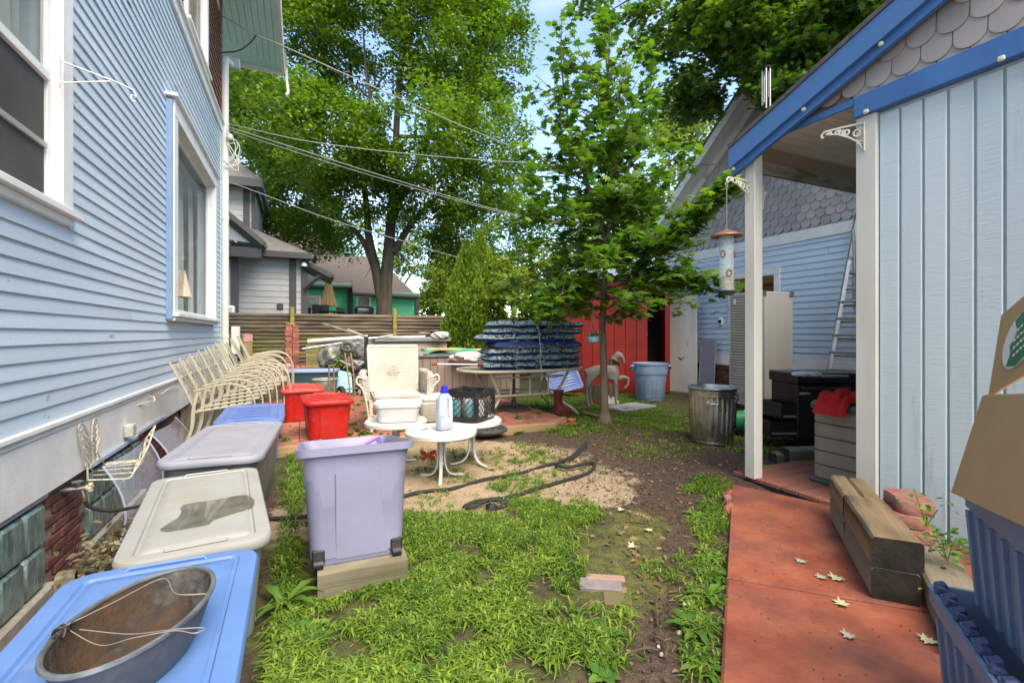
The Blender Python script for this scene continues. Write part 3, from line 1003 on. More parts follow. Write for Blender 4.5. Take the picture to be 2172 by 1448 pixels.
# window (open sash, shelves with boxes inside)
m = MB()
m.bx(GXW - .035, GXW + .02, gw[0], gw[0] + .11, gw[2], gw[3], .004); m.bx(GXW - .035, GXW + .02, gw[1] - .11, gw[1], gw[2], gw[3], .004); m.bx(GXW - .037, GXW + .02, gw[0], gw[1], gw[3], gw[3] + .11, .004)
wg = G(m, 'window', M_WHITE)
m = MB(); m.bx(GXW + .3, GXW + .33, gw[0] - .4, gw[1] + .4, 1.0, 2.5); G(m, 'window_backing', mat('yellow_brown_shelf', (.32, .20, .08), (.20, .11, .04), rough=.7, scale=3, stretch=(1, 1, 4)), wg)
m = MB(); m.bx(GXW + .12, GXW + .28, gw[0] + .16, gw[0] + .52, 1.3, 1.92, .01); G(m, 'stored_box', mat('black_storage_box', (.015, .016, .02), rough=.4), wg)
m = MB(); m.bx(GXW + .1, GXW + .3, gw[0], gw[1], 2.08, 2.11); G(m, 'shelf', mat('red_brown_shelf', (.22, .07, .03), rough=.5), wg)
# gable
gA, gB = at_x(1372, 512, GXW - .3), at_x(1640, 100, GXW - .3)
gs = (gB.z - gA.z) / (gB.y - gA.y)
def grz(y): return gA.z + (y - gA.y) * gs
gpk = 3.9
def grake(x0, x1, lo, hi, n, mt):
    m = MB(); m.prism([(gA.y + .15, grz(gA.y + .15) + lo), (gpk, grz(gpk) + lo), (gpk, grz(gpk) + hi), (gA.y + .15, grz(gA.y + .15) + hi)], 0, x0, x1); return G(m, n, mt)
M_RAKEW = mat('weathered_white_rake', (.76, .76, .73), (.64, .64, .61), rough=.6, scale=3, stretch=(1, .3, .3), stain=(.30, .29, .25), stain_scale=4, stain_lo=.58, stain_hi=.75)
grake(GXW - .34, GXW - .30, -.10, .10, 'rake_board', M_RAKEW)
grake(GXW - .30, GXW + .0, -.075, -.05, 'rake_soffit', M_RAKEW)
grake(GXW - .04, GXW - .01, -.24, -.078, 'frieze_rake', M_RAKEW)
grake(GXW - .36, GXW + 5, .10, .14, 'roof', MATS['shed_roof_shingle'])
m = MB(); m.prism([(GXW - .36, 3.0), (GXW + 5, 3.0), (GXW + 5, grz(gpk)), (GXW - .36, grz(gpk))], 1, 3.88, 3.9)
m = MB(); m.prism([(gY1, 2.84), (-3, 2.84), (-3, 6.9), (gpk, grz(gpk) - .05), (gY1, grz(gY1) - .05)], 0, GXW + .004, GXW + .05)
M_GSC = mat('grey_scale_shingle', (.33, .30, .305), (.40, .365, .37), rough=.75, scale=5, stretch=(1, 1, .2), bump=.2, bscale=30, vary=.10)
G(m, 'gable_wall', M_GSC)
gsm = scale_mesh(.150, .21, .026)
sp = []
for r in range(26):
    z = 2.95 + r * .128
    y = gY1 - (r % 2) * .0775
    while y > 3.0:
        if z < grz(y) - .25 and y > 3.2: sp.append((y, z))
        y -= .155
hp = project([(GXW, y, z) for y, z in sp])
vis = [i for i in range(len(sp)) if 1380 < hp[0][i] < 1830 and hp[1][i] > 90 and not (hp[0][i] > 1560 and hp[1][i] < 330 - (hp[0][i] - 1560) * .88)]
vis.sort(key=lambda i: hp[2][i])
vs_ = set(vis[:295])
rest = MB()
tv = [v.co.copy() for v in gsm.vertices]; tf = [tuple(p.vertices) for p in gsm.polygons]
for i, (y, z) in enumerate(sp):
    if i in vs_: inst('scale_shingle', gsm, M_GSC, garage, (-.004, y - 6, z))
    else: rest.add([v + Vector((GXW - .004, y, z)) for v in tv], tf)
rest.build('upper_scale_shingles', M_GSC, garage, world=True, smooth=25, kind='stuff')
# small camera on the garage wall
p = at_x(1529, 682, GXW - .03)
sc_ = thing('wall_camera', 'small white camera box fixed to the garage siding left of the grey cabinet', 'camera', (p.x, p.y, p.z))
m = MB(); m.box((0, 0, 0), (.05, .1, .15), None, .015); m.build('housing', M_WHITE, sc_)
m = MB(); m.cyl((-.025, 0, .0), (-.045, 0, .0), .035, .03, 14); m.build('lens', M_DARK, sc_)

# ================================================================== red shed with its white door leaf
M_REDW = mat('red_barn_paint', (.29, .015, .010), (.23, .011, .008), rough=.45, scale=3, stretch=(1, 1, .2), bump=.12, bscale=30, stain=(.17, .02, .012), stain_scale=4, stain_lo=.55, stain_hi=.8)
rl, rr = at_z(1188, 832), at_z(1421, 836)
rvec = Vector((rr.x - rl.x, rr.y - rl.y, 0)); rlen = rvec.length; rdir = rvec.normalized(); rang = math.atan2(rdir.y, rdir.x)
rshed = thing('red_shed', 'red vertical board shed with a dark open doorway behind the young maple', 'shed', (rl.x, rl.y, 0), rang)
bw = rlen / 10
bmr = MB().bx(0.004, bw - .004, -.02, 0, 0, 2.28, .004).mesh('board', 30)
dk0, dk1 = 8.6, 9.7
for i in range(10):
    if i in (8,): continue
    inst('board', bmr, M_REDW, rshed, (i * bw if i < 9 else i * bw + bw * .55, 0, .03), (0, 0, 0), (1 if i < 9 else .45, 1, 1))
m = MB(); m.bx(0, rlen, .0, .05, 2.05, 2.3); m.bx(0, bw * 8, .002, .05, .0, 2.1); m.bx(bw * 9.6, rlen, .002, .05, 0, 2.1); m.bx(0, .05, .0, 1.8, 0, 2.3); m.bx(rlen - .05, rlen, .0, 1.8, 0, 2.3); m.build('wall', M_REDW, rshed)
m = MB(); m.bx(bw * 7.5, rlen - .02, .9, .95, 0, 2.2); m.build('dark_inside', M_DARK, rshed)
m = MB(); m.prism([(-.12, 2.3), (1.95, 2.75), (1.95, 2.8), (-.12, 2.36)], 0, -.1, rlen + .1); m.build('roof', mat('grey_metal_roof', (.45, .47, .50), rough=.4, metal=.4), rshed)
m = MB(); m.bx(bw * 7.92, bw * 7.97, -.045, -.02, 1.15, 1.22, .004); m.build('latch', mat('steel', (.5, .5, .5), rough=.3, metal=1), rshed)
for zz in (.25, 1.0, 1.85):
    m = MB(); m.bx(bw * 4 + .01, bw * 8 - .01, -.028, -.0205, zz, zz + .02); m.build('door_batten', M_REDW, rshed)
dl, dr = at_z(1420, 830), at_z(1478, 836)
wd = thing('door_panel', 'worn white door leaf standing upright between the red shed and the garage', 'door', ((dl.x + dr.x) / 2, (dl.y + dr.y) / 2, 0), math.atan2(dr.y - dl.y, dr.x - dl.x))
wl = (dr - dl).length
m = MB(); m.box((0, 0, .98), (wl, .05, 1.92), None, .006); m.build('leaf', mat('scuffed_white_door', (.66, .65, .60), (.55, .54, .49), rough=.5, scale=3, stretch=(1, 1, .3), stain=(.30, .26, .20), stain_scale=5, stain_lo=.64, stain_hi=.75), wd)
m = MB(); m.tube([(-.08, -.028, .72), (-.02, -.032, .68), (.05, -.028, .73)], .008, 6); m.build('crack', M_DARK, wd)
m = MB(); m.bx(-wl / 2 - .02, wl / 2, -.03, .05, 0, .022); m.build('threshold', M_CONC, wd)
# ================================================================== log fence at the back
FY = 14.0
fence = thing('log_fence', 'mossy horizontal log fence with two upright posts across the back of the yard', 'fence', (1.5, FY, 0))
M_LOG = mat('weathered_log', (.16, .12, .085), (.065, .05, .037), rough=.9, scale=5, stretch=(.25, 1, 1), bump=.6, bscale=18, bstretch=(.12, 1, 1), stain=(.15, .14, .035), stain_scale=1.4, stain_lo=.55, stain_hi=.66, vary=.3)
M_FPOST = mat('mossy_post', (.30, .27, .06), (.20, .13, .05), rough=.9, scale=6, bump=.4, bscale=30)
pxs = [at_y(455, 665, FY).x, at_y(620, 665, FY).x, at_y(836, 665, FY).x, at_y(1010, 665, FY).x, at_y(1180, 665, FY).x]
for s in range(4):
    a, c = pxs[s] + .05, pxs[s + 1] - .05
    z, k = .05, 0
    while z < 1.76:
        r = rng.uniform(.055, .064)
        nseg = 6
        pts = [(a + (c - a) * i / nseg - 1.5, rng.uniform(-.012, .012), z + rng.uniform(-.008, .008)) for i in range(nseg + 1)]
        m = MB(); m.tube(pts, [r * rng.uniform(.88, 1.08) for _ in pts], 9)
        m.build('log', M_LOG, fence, smooth=50)
        z += .102
for i, x in enumerate(pxs[1:4]):
    m = MB(); m.box((x - 1.5, -.10, .95), (.10, .10, 1.92), None, .01); m.build('post', M_FPOST, fence)

# ================================================================== grey neighbour house
GY_ = 18.0
gh = thing('grey_house', 'grey clapboard house with dark trim and shingled roofs beyond the log fence', 'house', (-2, GY_, 0))
M_GREY = mat('grey_siding', (.36, .36, .355), (.40, .40, .395), rough=.6, scale=2, vary=.05)
M_DTRIM = mat('charcoal_trim', (.05, .047, .048), rough=.5)
M_ROOF = mat('grey_asphalt_shingle', (.21, .19, .175), (.13, .12, .11), rough=.95, scale=6, stretch=(1, 3, 3), bump=.4, bscale=30)
K = lambda m, n, mt, par=None, **k: m.build(n, mt, par or gh, world=True, **k)
def fx(px, d=None, Y=GY_): return at_y(px, 600, Y).x
def fz(py, px, Y=GY_): return at_y(px, py, Y).z
x0, x1, x2, x3 = fx(455), fx(510), fx(640), fx(652)
Yb = GY_ + .0
# lower main wall: left bay (nearer), right bay
bayY = GY_ - .9
xa, xb = at_y(440, 600, bayY).x, at_y(493, 600, bayY).x
m = MB(); m.bx(xa - 2, xb, bayY, GY_ + 6, 0, fz(505, 480, bayY)); K(m, 'wall', M_GREY)
m = MB(); m.bx(xb, x3, GY_, GY_ + 6, 0, fz(535, 560)); K(m, 'wall', M_GREY)
e = .205
gl = MB().prism([(0, 0), (0, -.022), (e, -.004), (e, 0)][::1], 0, 0, 1)
gl = MB()
gl.loft([[Vector((x, y, z)) for y, z in ((0, 0), (-.025, 0), (-.006, e), (0, e))] for x in (0, 1)])
glm = gl.mesh('clapboard', 30)
def ghrows(xl, xr, Y, z0, z1):
    z = z0
    while z < z1:
        inst('clapboard', glm, M_GREY, gh, (xl + 2, Y - GY_ - .001, z), (0, 0, 0), (xr - xl, 1, 1)); z += e
ghrows(xa - 1, xb, bayY, .6, fz(510, 480, bayY))
ghrows(xb, x3, GY_, .6, fz(540, 560))
# dark corner trims
for px, Y in ((498, bayY), (621, GY_), (646, GY_)):
    x = at_y(px, 600, Y).x
    m = MB(); m.bx(x - .11, x + .11, Y - .05, Y + .02, .3, fz(515 if px == 498 else 545, px, Y)); K(m, 'corner_trim', M_DTRIM)
m = MB(); m.bx(xb - .02, xb + .02, bayY + .03, GY_ - .01, .3, fz(520, 498)); K(m, 'return_wall', M_GREY)
# lower hip roof running down to the right
def roofq(pts, name='roof', mt=None, th=.12):
    m = MB(); q = [Vector(p) for p in pts]
    m.loft([q, [p + Vector((0, 0, -th)) for p in q]]); return K(m, name, mt or M_ROOF)
ez = fz(540, 655)
roofq([at_y(665, 540, GY_ - .5), at_y(505, 523, GY_ - .5), at_y(500, 470, GY_ + 1.6), at_y(545, 488, GY_ + 1.6), at_y(570, 500, GY_ + 1.6)])
m = MB(); m.bx(at_y(505, 540, GY_ - .5).x, at_y(662, 540, GY_ - .5).x, GY_ - .52, GY_ - .40, ez - .22, ez - .02); K(m, 'fascia', M_DTRIM)
m = MB(); m.bx(at_y(505, 540, GY_ - .5).x, at_y(662, 540, GY_ - .5).x, GY_ - .4, GY_ + .1, ez - .12, ez - .08); K(m, 'soffit', M_DTRIM)
# small gable over the bay
ga, gb_, gc = at_y(440, 500, bayY - .5), at_y(546, 518, bayY - .5), at_y(448, 425, bayY - .5)
gc = at_y(452, 432, bayY - .5)
m = MB(); m.add([ga, gb_, gc], [(0, 1, 2)]); K(m, 'gable', M_GREY)
m = MB(); m.tube([gc + Vector((-.1, -.05, .05)), gb_ + Vector((.15, -.05, -.05))], .16, 4); K(m, 'rake_trim', M_DTRIM)
m = MB(); m.bx(ga.x, gb_.x + .1, bayY - .55, bayY - .05, gb_.z - .42, gb_.z - .12); K(m, 'bay_eave', M_DTRIM)
roofq([gc + Vector((0, 0, .12)), gb_ + Vector((.2, 0, .05)), gb_ + Vector((.2, 2, .3)), gc + Vector((0, 2, .12))])
# upper storey with hip roof
uY = GY_ + 1.6
ux = at_y(540, 430, uY).x
uz0, uz1 = at_y(520, 492, uY).z, at_y(520, 378, uY).z
m = MB(); m.bx(ux - 5, ux, uY, uY + 5, 2, uz1); K(m, 'upper_wall', M_GREY)
z = at_y(520, 470, uY).z
while z < uz1:
    inst('clapboard', glm, M_GREY, gh, (ux - 4 + 2, uY - GY_ - .002, z), (0, 0, 0), (4, 1, 1)); z += e
m = MB(); m.bx(ux - .36, ux - .16, uY - .06, uY, 3, uz1); m.bx(ux - .1, ux + .02, uY - .05, uY + .05, 3, uz1); K(m, 'corner_trim', M_DTRIM)
ua, ub = at_y(440, 372, uY - .7), at_y(556, 380, uY - .7)
pk = at_y(452, 305, uY + 1.5)
m = MB(); m.add([ua, ub, pk, pk + Vector((-2, 0, 0)), ua + Vector((-2, 0, 0)), ub + Vector((0, 5, 0))], [(0, 1, 2), (1, 5, 2), (0, 2, 3, 4)]); K(m, 'roof', M_ROOF, smooth=0)
m = MB(); m.bx(ua.x - 2, ub.x, uY - .75, uY - .6, ub.z - .3, ub.z - .02); m.bx(ub.x - .12, ub.x + .02, uY - .7, uY + 4, ub.z - .3, ub.z - .02); m.bx(ua.x - 2, ub.x - .1, uY - .6, uY, ub.z - .2, ub.z - .16); K(m, 'fascia', M_DTRIM)
# side porch roof bracket on the right of the wall
pa, pb_, pc = at_y(645, 560, GY_ - .2), at_y(700, 590, GY_ - .2), at_y(645, 617, GY_ - .2)
m = MB(); m.tube([pa, pb_], .13, 4); m.tube([pc + Vector((0, 0, .1)), (pa * .3 + pb_ * .7)], .08, 4); K(m, 'porch_brace', M_DTRIM)
roofq([pa + Vector((-.1, 0, .2)), pb_ + Vector((.15, 0, .14)), pb_ + Vector((.15, 2.5, .14)), pa + Vector((-.1, 2.5, .2))], 'porch_roof', M_DTRIM)
# little things on the grey wall
p = at_y(594, 650, GY_ - .04); m = MB(); m.box(p, (.2, .06, .2), None, .02); K(m, 'outlet_box', M_DTRIM)
p = at_y(645, 556, GY_ - .3); m = MB(); m.lathe([(.04, .0), (.09, -.06), (.10, -.14)], 12, p); K(m, 'flood_light', M_WHITE)
ac = thing('window_unit', 'white slatted air conditioner standing before the grey house behind the fence', 'air conditioner', at_y(481, 660, bayY - .35))
m = MB(); m.box((0, 0, 0), (.42, .3, .34), None, .03); m.build('casing', M_WHITE, ac)
for i in range(4):
    m = MB(); m.box((0, -.16, -.08 + i * .06), (.34, .03, .02)); m.build('slat', mat('pale_grey_plastic', (.55, .55, .53), rough=.5), ac)

# ================================================================== green house far behind
NY = 30.0
nh = thing('green_house', 'bright green clapboard house with brown shingled hip roof behind the big tree', 'house', (4, NY, 0))
M_GRN = mat('bright_green_siding', (.03, .46, .22), (.04, .52, .26), rough=.55, scale=2, vary=.05)
M_BROOF = mat('brown_shingle_roof', (.075, .06, .048), (.125, .10, .08), rough=.95, scale=7, stretch=(1, 3, 3), bump=.4, bscale=20, stain=(.20, .17, .13), stain_scale=5, stain_lo=.66, stain_hi=.74)
N = lambda m, n, mt, par=None, **k: m.build(n, mt, par or nh, world=True, **k)
q = lambda px, py, Y=NY: at_y(px, py, Y)
xl, xm, xr2 = q(600, 600).x, q(748, 600).x, q(884, 600, NY - 1.2).x
zt = q(700, 605).z
zt2 = q(860, 625, NY - 1.2).z
m = MB(); m.bx(xl, xm, NY, NY + 8, 0, zt); m.bx(xm, xr2, NY - 1.2, NY + 8, 0, zt2); N(m, 'wall', M_GRN)
ng = MB().loft([[Vector((x, y, z)) for y, z in ((0, 0), (-.03, 0), (-.008, .17), (0, .17))] for x in (0, 1)]).mesh('clapboard', 30)
z = .8
while z < zt:
    inst('clapboard', ng, M_GRN, nh, (xl - 4, -.002, z), (0, 0, 0), (xm - xl, 1, 1))
    if z < zt2: inst('clapboard', ng, M_GRN, nh, (xm - 4, -1.202, z), (0, 0, 0), (xr2 - xm, 1, 1))
    z += .17
def rq(pts, nm='roof'):
    m = MB(); v = [Vector(p) for p in pts]; m.loft([v, [p + Vector((0, 0, -.15)) for p in v]]); return N(m, nm, M_BROOF)
rq([q(590, 606, NY - .4), q(765, 608, NY - .4), q(795, 545, NY + 5), q(590, 545, NY + 5)])
rq([q(748, 620, NY - 1.7), q(887, 629, NY - 1.7), q(826, 570, NY + 4), q(745, 560, NY + 4)])
rq([q(560, 500, NY + 8), q(712, 480, NY + 8), q(712, 540, NY + 6), q(560, 560, NY + 6)])
m = MB(); m.tube([q(590, 606, NY - .45), q(765, 609, NY - .45)], .09, 6); m.tube([q(748, 622, NY - 1.75), q(888, 630, NY - 1.75)], .09, 6); N(m, 'gutter', M_DTRIM)
m = MB(); m.bx(xm - .3, xm - .08, NY - .12, NY, 0, zt); m.bx(xr2 - .12, xr2 + .1, NY - 1.3, NY - 1.15, 0, zt2); N(m, 'downspout', M_DTRIM)
for (px0, px1, py0, py1, Y) in ((653, 677, 630, 668, NY), (759, 783, 631, 648, NY - 1.2)):
    a, c = q(px0, py1, Y), q(px1, py0, Y)
    m = MB(); t = .09
    m.bx(a.x - t, a.x, Y - .07, Y, a.z - t, c.z + t); m.bx(c.x, c.x + t, Y - .07, Y, a.z - t, c.z + t); m.bx(a.x, c.x, Y - .07, Y, c.z, c.z + t); m.bx(a.x, c.x, Y - .07, Y, a.z - t, a.z)
    w = N(m, 'window', M_CREAM)
    m = MB(); m.bx(a.x, c.x, Y - .035, Y - .03, a.z, c.z); N(m, 'pane', mat('far_glass', (.10, .11, .11), (.25, .26, .24), rough=.15, scale=5), w)

# ================================================================== neighbour's patio things above the fence
pg = thing('patio_umbrella', 'closed tan patio umbrella standing by the green house', 'umbrella', (*at_y(697, 640, 22)[:2], 0))
u0, u1 = at_y(697, 648, 22).z, at_y(697, 581, 22).z
M_TAN = mat('tan_canvas', (.62, .36, .17), (.50, .28, .12), rough=.85, scale=20, stretch=(1, 1, .06))
m = MB()
seg = 24
rings = []
for t in np.linspace(0, 1, 9):
    r = .04 + .24 * (1 - t) ** .8
    rings.append([Vector((math.cos(2 * PI * k / seg) * r * (1 + .22 * (k % 2) * (1 - t)), math.sin(2 * PI * k / seg) * r * (1 + .22 * (k % 2) * (1 - t)), u0 + (u1 - u0) * t)) for k in range(seg)])
m.loft(rings); m.build('canopy', M_TAN, pg)
m = MB(); m.cyl((0, 0, 0), (0, 0, u1 + .08), .022, seg=8); m.build('pole', M_DTRIM, pg)
M_DKW = mat('dark_wicker', (.03, .026, .024), (.05, .043, .038), rough=.7, scale=40)
def dark_chair(px, py, Y, w, h, lab, rzv):
    b = at_y(px, py, Y)
    t = thing('patio_chair', lab, 'chair', (b.x, b.y, 0), rzv, 'dark chairs behind the fence')
    m = MB(); m.sheet(lambda u, v: Vector(((u - .5) * w, .06 * math.sin(v * 2) , b.z - h + h * v)), 6, 5); m.v = m.v; 
    m2 = MB(); m2.loft([[Vector((-w / 2, 0, b.z - h)), Vector((w / 2, 0, b.z - h)), Vector((w / 2, .05, b.z - h)), Vector((-w / 2, .05, b.z - h))], [Vector((-w / 2 * 1.05, .12, b.z)), Vector((w / 2 * 1.05, .12, b.z)), Vector((w / 2 * 1.05, .16, b.z)), Vector((-w / 2 * 1.05, .16, b.z))]])
    m2.build('backrest', M_DKW, t)
    m = MB(); m.box((0, -.25, .75), (w, .5, .08), None, .02); m.build('seat', M_DKW, t)
    for sx in (-1, 1):
        for yy in (-.45, .0):
            m = MB(); m.cyl((sx * (w / 2 - .03), yy, 0), (sx * (w / 2 - .03), yy, .75), .02, seg=6); m.build('leg', M_DKW, t)
dark_chair(680, 646, 21, .62, .9, 'dark wicker chair back left of the closed umbrella over the fence', .0)
dark_chair(727, 652, 21, .42, .8, 'dark wicker chair back right of the closed umbrella over the fence', .5)
dark_chair(645, 652, 21, .42, .8, 'dark round backed chair beside the grey house over the fence', -.5)
b = at_y(773, 649, 20.5)
gr = thing('barbecue_grill', 'black covered barbecue grill in front of the green house left of the big trunk', 'grill', (b.x, b.y, 0))
m = MB(); m.loft([rrect(.78, .5, .1, 4, b.z - .32), rrect(.80, .52, .12, 4, b.z - .12), rrect(.62, .4, .15, 4, b.z - .02), rrect(.5, .3, .12, 4, b.z)]); m.build('lid', mat('black_enamel', (.012, .012, .013), rough=.3), gr)
m = MB(); m.box((0, 0, (b.z - .34) / 2), (.74, .46, b.z - .34), None, .02); m.build('cart', M_DTRIM, gr)
tb = at_y(705, 660, 21)
nt_ = thing('patio_table', 'dark round table under the closed tan umbrella', 'table', (tb.x, tb.y + .3, 0))
m = MB(); m.lathe([(.55, tb.z + .02), (.56, tb.z), (.55, tb.z - .03)], 20); m.build('top', M_DTRIM, nt_)
m = MB(); m.cyl((0.1, 0, 0), (0.1, 0, tb.z), .04); m.build('leg', M_DTRIM, nt_)

# ================================================================== overhead cables
M_WIRE = mat('grey_cable', (.26, .26, .25), rough=.5)
M_WIREB = mat('black_cable', (.02, .02, .02), rough=.5)
def cable(pts, r, m, label, group='overhead cables'):
    mb_ = MB(); mb_.tube(smooth_path(pts, 6), r, 6)
    mid = Vector(pts[0])
    t = mb_.build('overhead_cable', m, None); tag(t, label, 'cable', group)
cable([at_d(470, 33, 9.7), at_d(545, 75, 10.0), at_d(605, 100, 10.6), at_d(850, 210, 12.5), at_d(1110, 320, 15), at_d(1450, 440, 19), at_d(1700, 520, 23)], .014, M_WIRE, 'twisted grey power cable from the blue house eave, highest across the trees')
cable([at_d(470, 112, 9.7), at_d(505, 108, 9.8), at_d(530, 92, 9.95), at_d(545, 73, 10.02)], .016, M_WIREB, 'short black cable looping under the teal eave of the blue house')
cable([at_d(478, 262, 10.0), at_d(700, 307, 12), at_d(1000, 338, 15), at_d(1250, 352, 18), at_d(1500, 365, 22)], .011, M_WIRE, 'thin grey cable leaving the blue house, second from the top')
cable([at_d(480, 268, 10.0), at_d(650, 322, 11.5), at_d(850, 385, 14), at_d(1080, 452, 17), at_d(1400, 530, 22)], .012, M_WIRE, 'pale cable running with a twin below it, upper of the pair')
cable([at_d(480, 274, 10.0), at_d(650, 330, 11.5), at_d(850, 391, 14), at_d(1080, 455, 17), at_d(1400, 533, 22)], .009, M_WIRE, 'pale cable running with a twin above it, lower of the pair')
cable([at_d(468, 383, 10.0), at_d(520, 398, 10.4), at_d(700, 465, 12), at_d(850, 510, 14), at_d(980, 548, 16), at_d(1150, 590, 20)], .011, M_WIRE, 'pale cable sagging lowest from the blue house past the grey house roof')
cable([at_d(465, 530, 15), at_d(650, 541, 17), at_d(850, 547, 20), at_d(1050, 552, 24)], .010, M_WIRE, 'thin level cable crossing in front of the green house roof')
cable([at_x(1450, 354, 6.6), at_x(1520, 349, 6), at_x(1548, 362, 4.5), at_x(1556, 375, 3.45)], .006, M_WIREB, 'thin black wire hooked to the shed roof corner above the bird feeder')
cl = at_d(478, 300, 9.95)
ct = thing('cable_bundle', 'tangle of white cable loops on the rear corner of the blue house', 'cable', cl)
m = MB()
for i in range(6):
    a = rng.uniform(0, 6)
    m.tube(smooth_path([Vector((-.02, .02, rng.uniform(-.1, .45))), Vector((.10 + rng.uniform(0, .2), 0, rng.uniform(-.5, .2))), Vector((.05 + rng.uniform(0, .15), 0, rng.uniform(-.6, -.2))), Vector((-.03, 0, rng.uniform(-.6, -.3)))], 6), .008, 5)
m.build('loops', M_CREAM, ct)
m = MB(); m.lathe([(.03, -.08), (.06, -.05), (.06, .03), (.02, .06)], 10, (.08, 0, .12)); m.build('insulator', M_CREAM, ct)
# ================================================================== trees
M_BARK = mat('grey_brown_bark', (.115, .085, .058), (.055, .04, .028), rough=.95, scale=7, stretch=(1, 1, .2), bump=.9, bscale=14, bstretch=(1, 1, .2))
M_YBARK = mat('young_maple_bark', (.20, .145, .095), (.12, .085, .055), rough=.9, scale=10, stretch=(1, 1, .4), bump=.5, bscale=30)
def leafmat(name, a, b, tr=.42, isl=.38):
    return mat(name, a, b, rough=.5, scale=.9, lo=.35, hi=.65, island=isl, transl=tr, spec=.35)
ML_BIG = leafmat('elm_leaf', (.075, .165, .018), (.135, .25, .030))
ML_MAPLE = leafmat('young_maple_leaf', (.075, .185, .030), (.115, .25, .036), .45)
ML_SILV = leafmat('silver_maple_leaf', (.055, .13, .024), (.10, .20, .028))
ML_ARB = leafmat('arborvitae_spray', (.095, .19, .018), (.16, .27, .026), .25)
ML_LIGHT = leafmat('pale_hedge_leaf', (.13, .20, .03), (.20, .28, .05), .4)  # pale yellow green leaf colour for hedge, bush and vine
ML_DARK = leafmat('dark_tree_leaf', (.03, .07, .014), (.055, .11, .02), .3)  # dark green leaf colour of the tree behind the grey house

def n3(P, s, seed=0):
    """smooth 3-D value noise at points"""
    x = P * s
    i = np.floor(x).astype(int); f = x - i
    f = f * f * (3 - 2 * f)
    o = 0
    for a in (0, 1):
        for b in (0, 1):
            for c in (0, 1):
                h = np.sin((i[:, 0] + a) * 127.1 + (i[:, 1] + b) * 311.7 + (i[:, 2] + c) * 74.7 + seed * 19.19) * 43758.5453
                h = h - np.floor(h)
                o = o + h * (f[:, 0] if a else 1 - f[:, 0]) * (f[:, 1] if b else 1 - f[:, 1]) * (f[:, 2] if c else 1 - f[:, 2])
    return o
FWD = np.array([SA, CA, 0.]); RGT = np.array([CA, -SA, 0.]); UP = np.array([0, 0, 1.])
def crown_pts(ells, n_clump, per, cr, gap=.42, ns=.5, seed=0):
    """leaf positions in clumps; ells = (px, py, rx, ry, depth, depth radius) in photo pixels"""
    vol = np.array([e[2] * e[3] for e in ells], float)
    out = []
    for e, w in zip(ells, vol / vol.sum()):
        c = np.array(at_d(e[0], e[1], e[4])); sx, sz = e[2] * e[4] / F, e[3] * e[4] / F
        k = max(3, int(n_clump * w))
        u = rng.normal(size=(k, 3)); u /= np.linalg.norm(u, axis=1)[:, None]
        rad = rng.uniform(.25, 1, k) ** .45
        u *= rad[:, None]
        P = c + u[:, :1] * RGT * sx + u[:, 1:2] * FWD * e[5] + u[:, 2:] * UP * sz
        P = P[n3(P, ns, seed) > gap]
        out.append(P)
    C = np.concatenate(out)
    L = np.repeat(C, per, 0)
    u = rng.normal(size=L.shape); u /= np.linalg.norm(u, axis=1)[:, None]
    u *= (rng.uniform(0, 1, len(L)) ** .5)[:, None]
    s = np.repeat(rng.uniform(.7, 1.3, len(C)), per)[:, None] * cr
    return L + u * s * np.array([1, 1, .72]), C
def limb(m, pts, r0, r1, seg=8, wob=.0):
    p = smooth_path(pts, 5)
    n = len(p)
    p = [q + Vector(rng.normal(0, wob, 3)) if 0 < i < n - 1 else q for i, q in enumerate(p)]
    m.tube(p, [r0 + (r1 - r0) * (i / (n - 1)) ** .8 for i in range(n)], seg)
    return p

# ---- big tree behind the fence
D0 = 19.0
bt_base = at_d(816, 700, D0); bt_base.z = 0
bt = thing('elm_tree', 'big spreading tree with forked trunk standing behind the log fence', 'tree', bt_base)
m = MB()
Q = lambda px, py, dd=0: at_d(px, py, D0 + dd)
b0 = Vector((bt_base.x, bt_base.y, -.2))
limb(m, [b0, Q(815, 660), Q(817, 615), Q(822, 560), Q(827, 500), Q(832, 430), Q(838, 360), Q(842, 250), Q(850, 130), Q(860, 20)], .36, .07, 12)
limb(m, [Q(812, 640), Q(803, 600), Q(793, 550), Q(782, 500), Q(778, 440), Q(765, 350), Q(755, 240), Q(740, 120)], .25, .05, 10)
limb(m, [Q(800, 585), Q(775, 520), Q(748, 485), Q(722, 465), Q(700, 440, -1), Q(650, 400, -1.5), Q(590, 360, -2)], .15, .03)
limb(m, [Q(835, 535), Q(862, 490), Q(890, 455), Q(920, 425), Q(960, 395, -1), Q(1020, 360, -1.5)], .17, .04)
limb(m, [Q(829, 470), Q(850, 420), Q(880, 370), Q(905, 300), Q(925, 200), Q(975, 130), Q(1030, 60), Q(1080, 0)], .18, .04)
limb(m, [Q(905, 300), Q(950, 200), Q(1010, 120), Q(1060, 110)], .10, .03)
limb(m, [Q(838, 360), Q(810, 280, -1), Q(780, 180, -1), Q(770, 60, -1)], .12, .03)
limb(m, [Q(850, 290), Q(900, 290, -1), Q(960, 285, -2), Q(1040, 280, -2)], .09, .03)
for _ in range(26):
    a = Q(rng.uniform(740, 940), rng.uniform(150, 420), rng.uniform(-1, 1)); d_ = Vector((rng.normal(0, 1), rng.normal(0, 1), rng.uniform(.2, 1))) * 1.1
    limb(m, [a, a + d_ * .5 + Vector((0, 0, .1)), a + d_], .045, .012, 5)
m.build('trunk', M_BARK, bt, world=True, smooth=60)
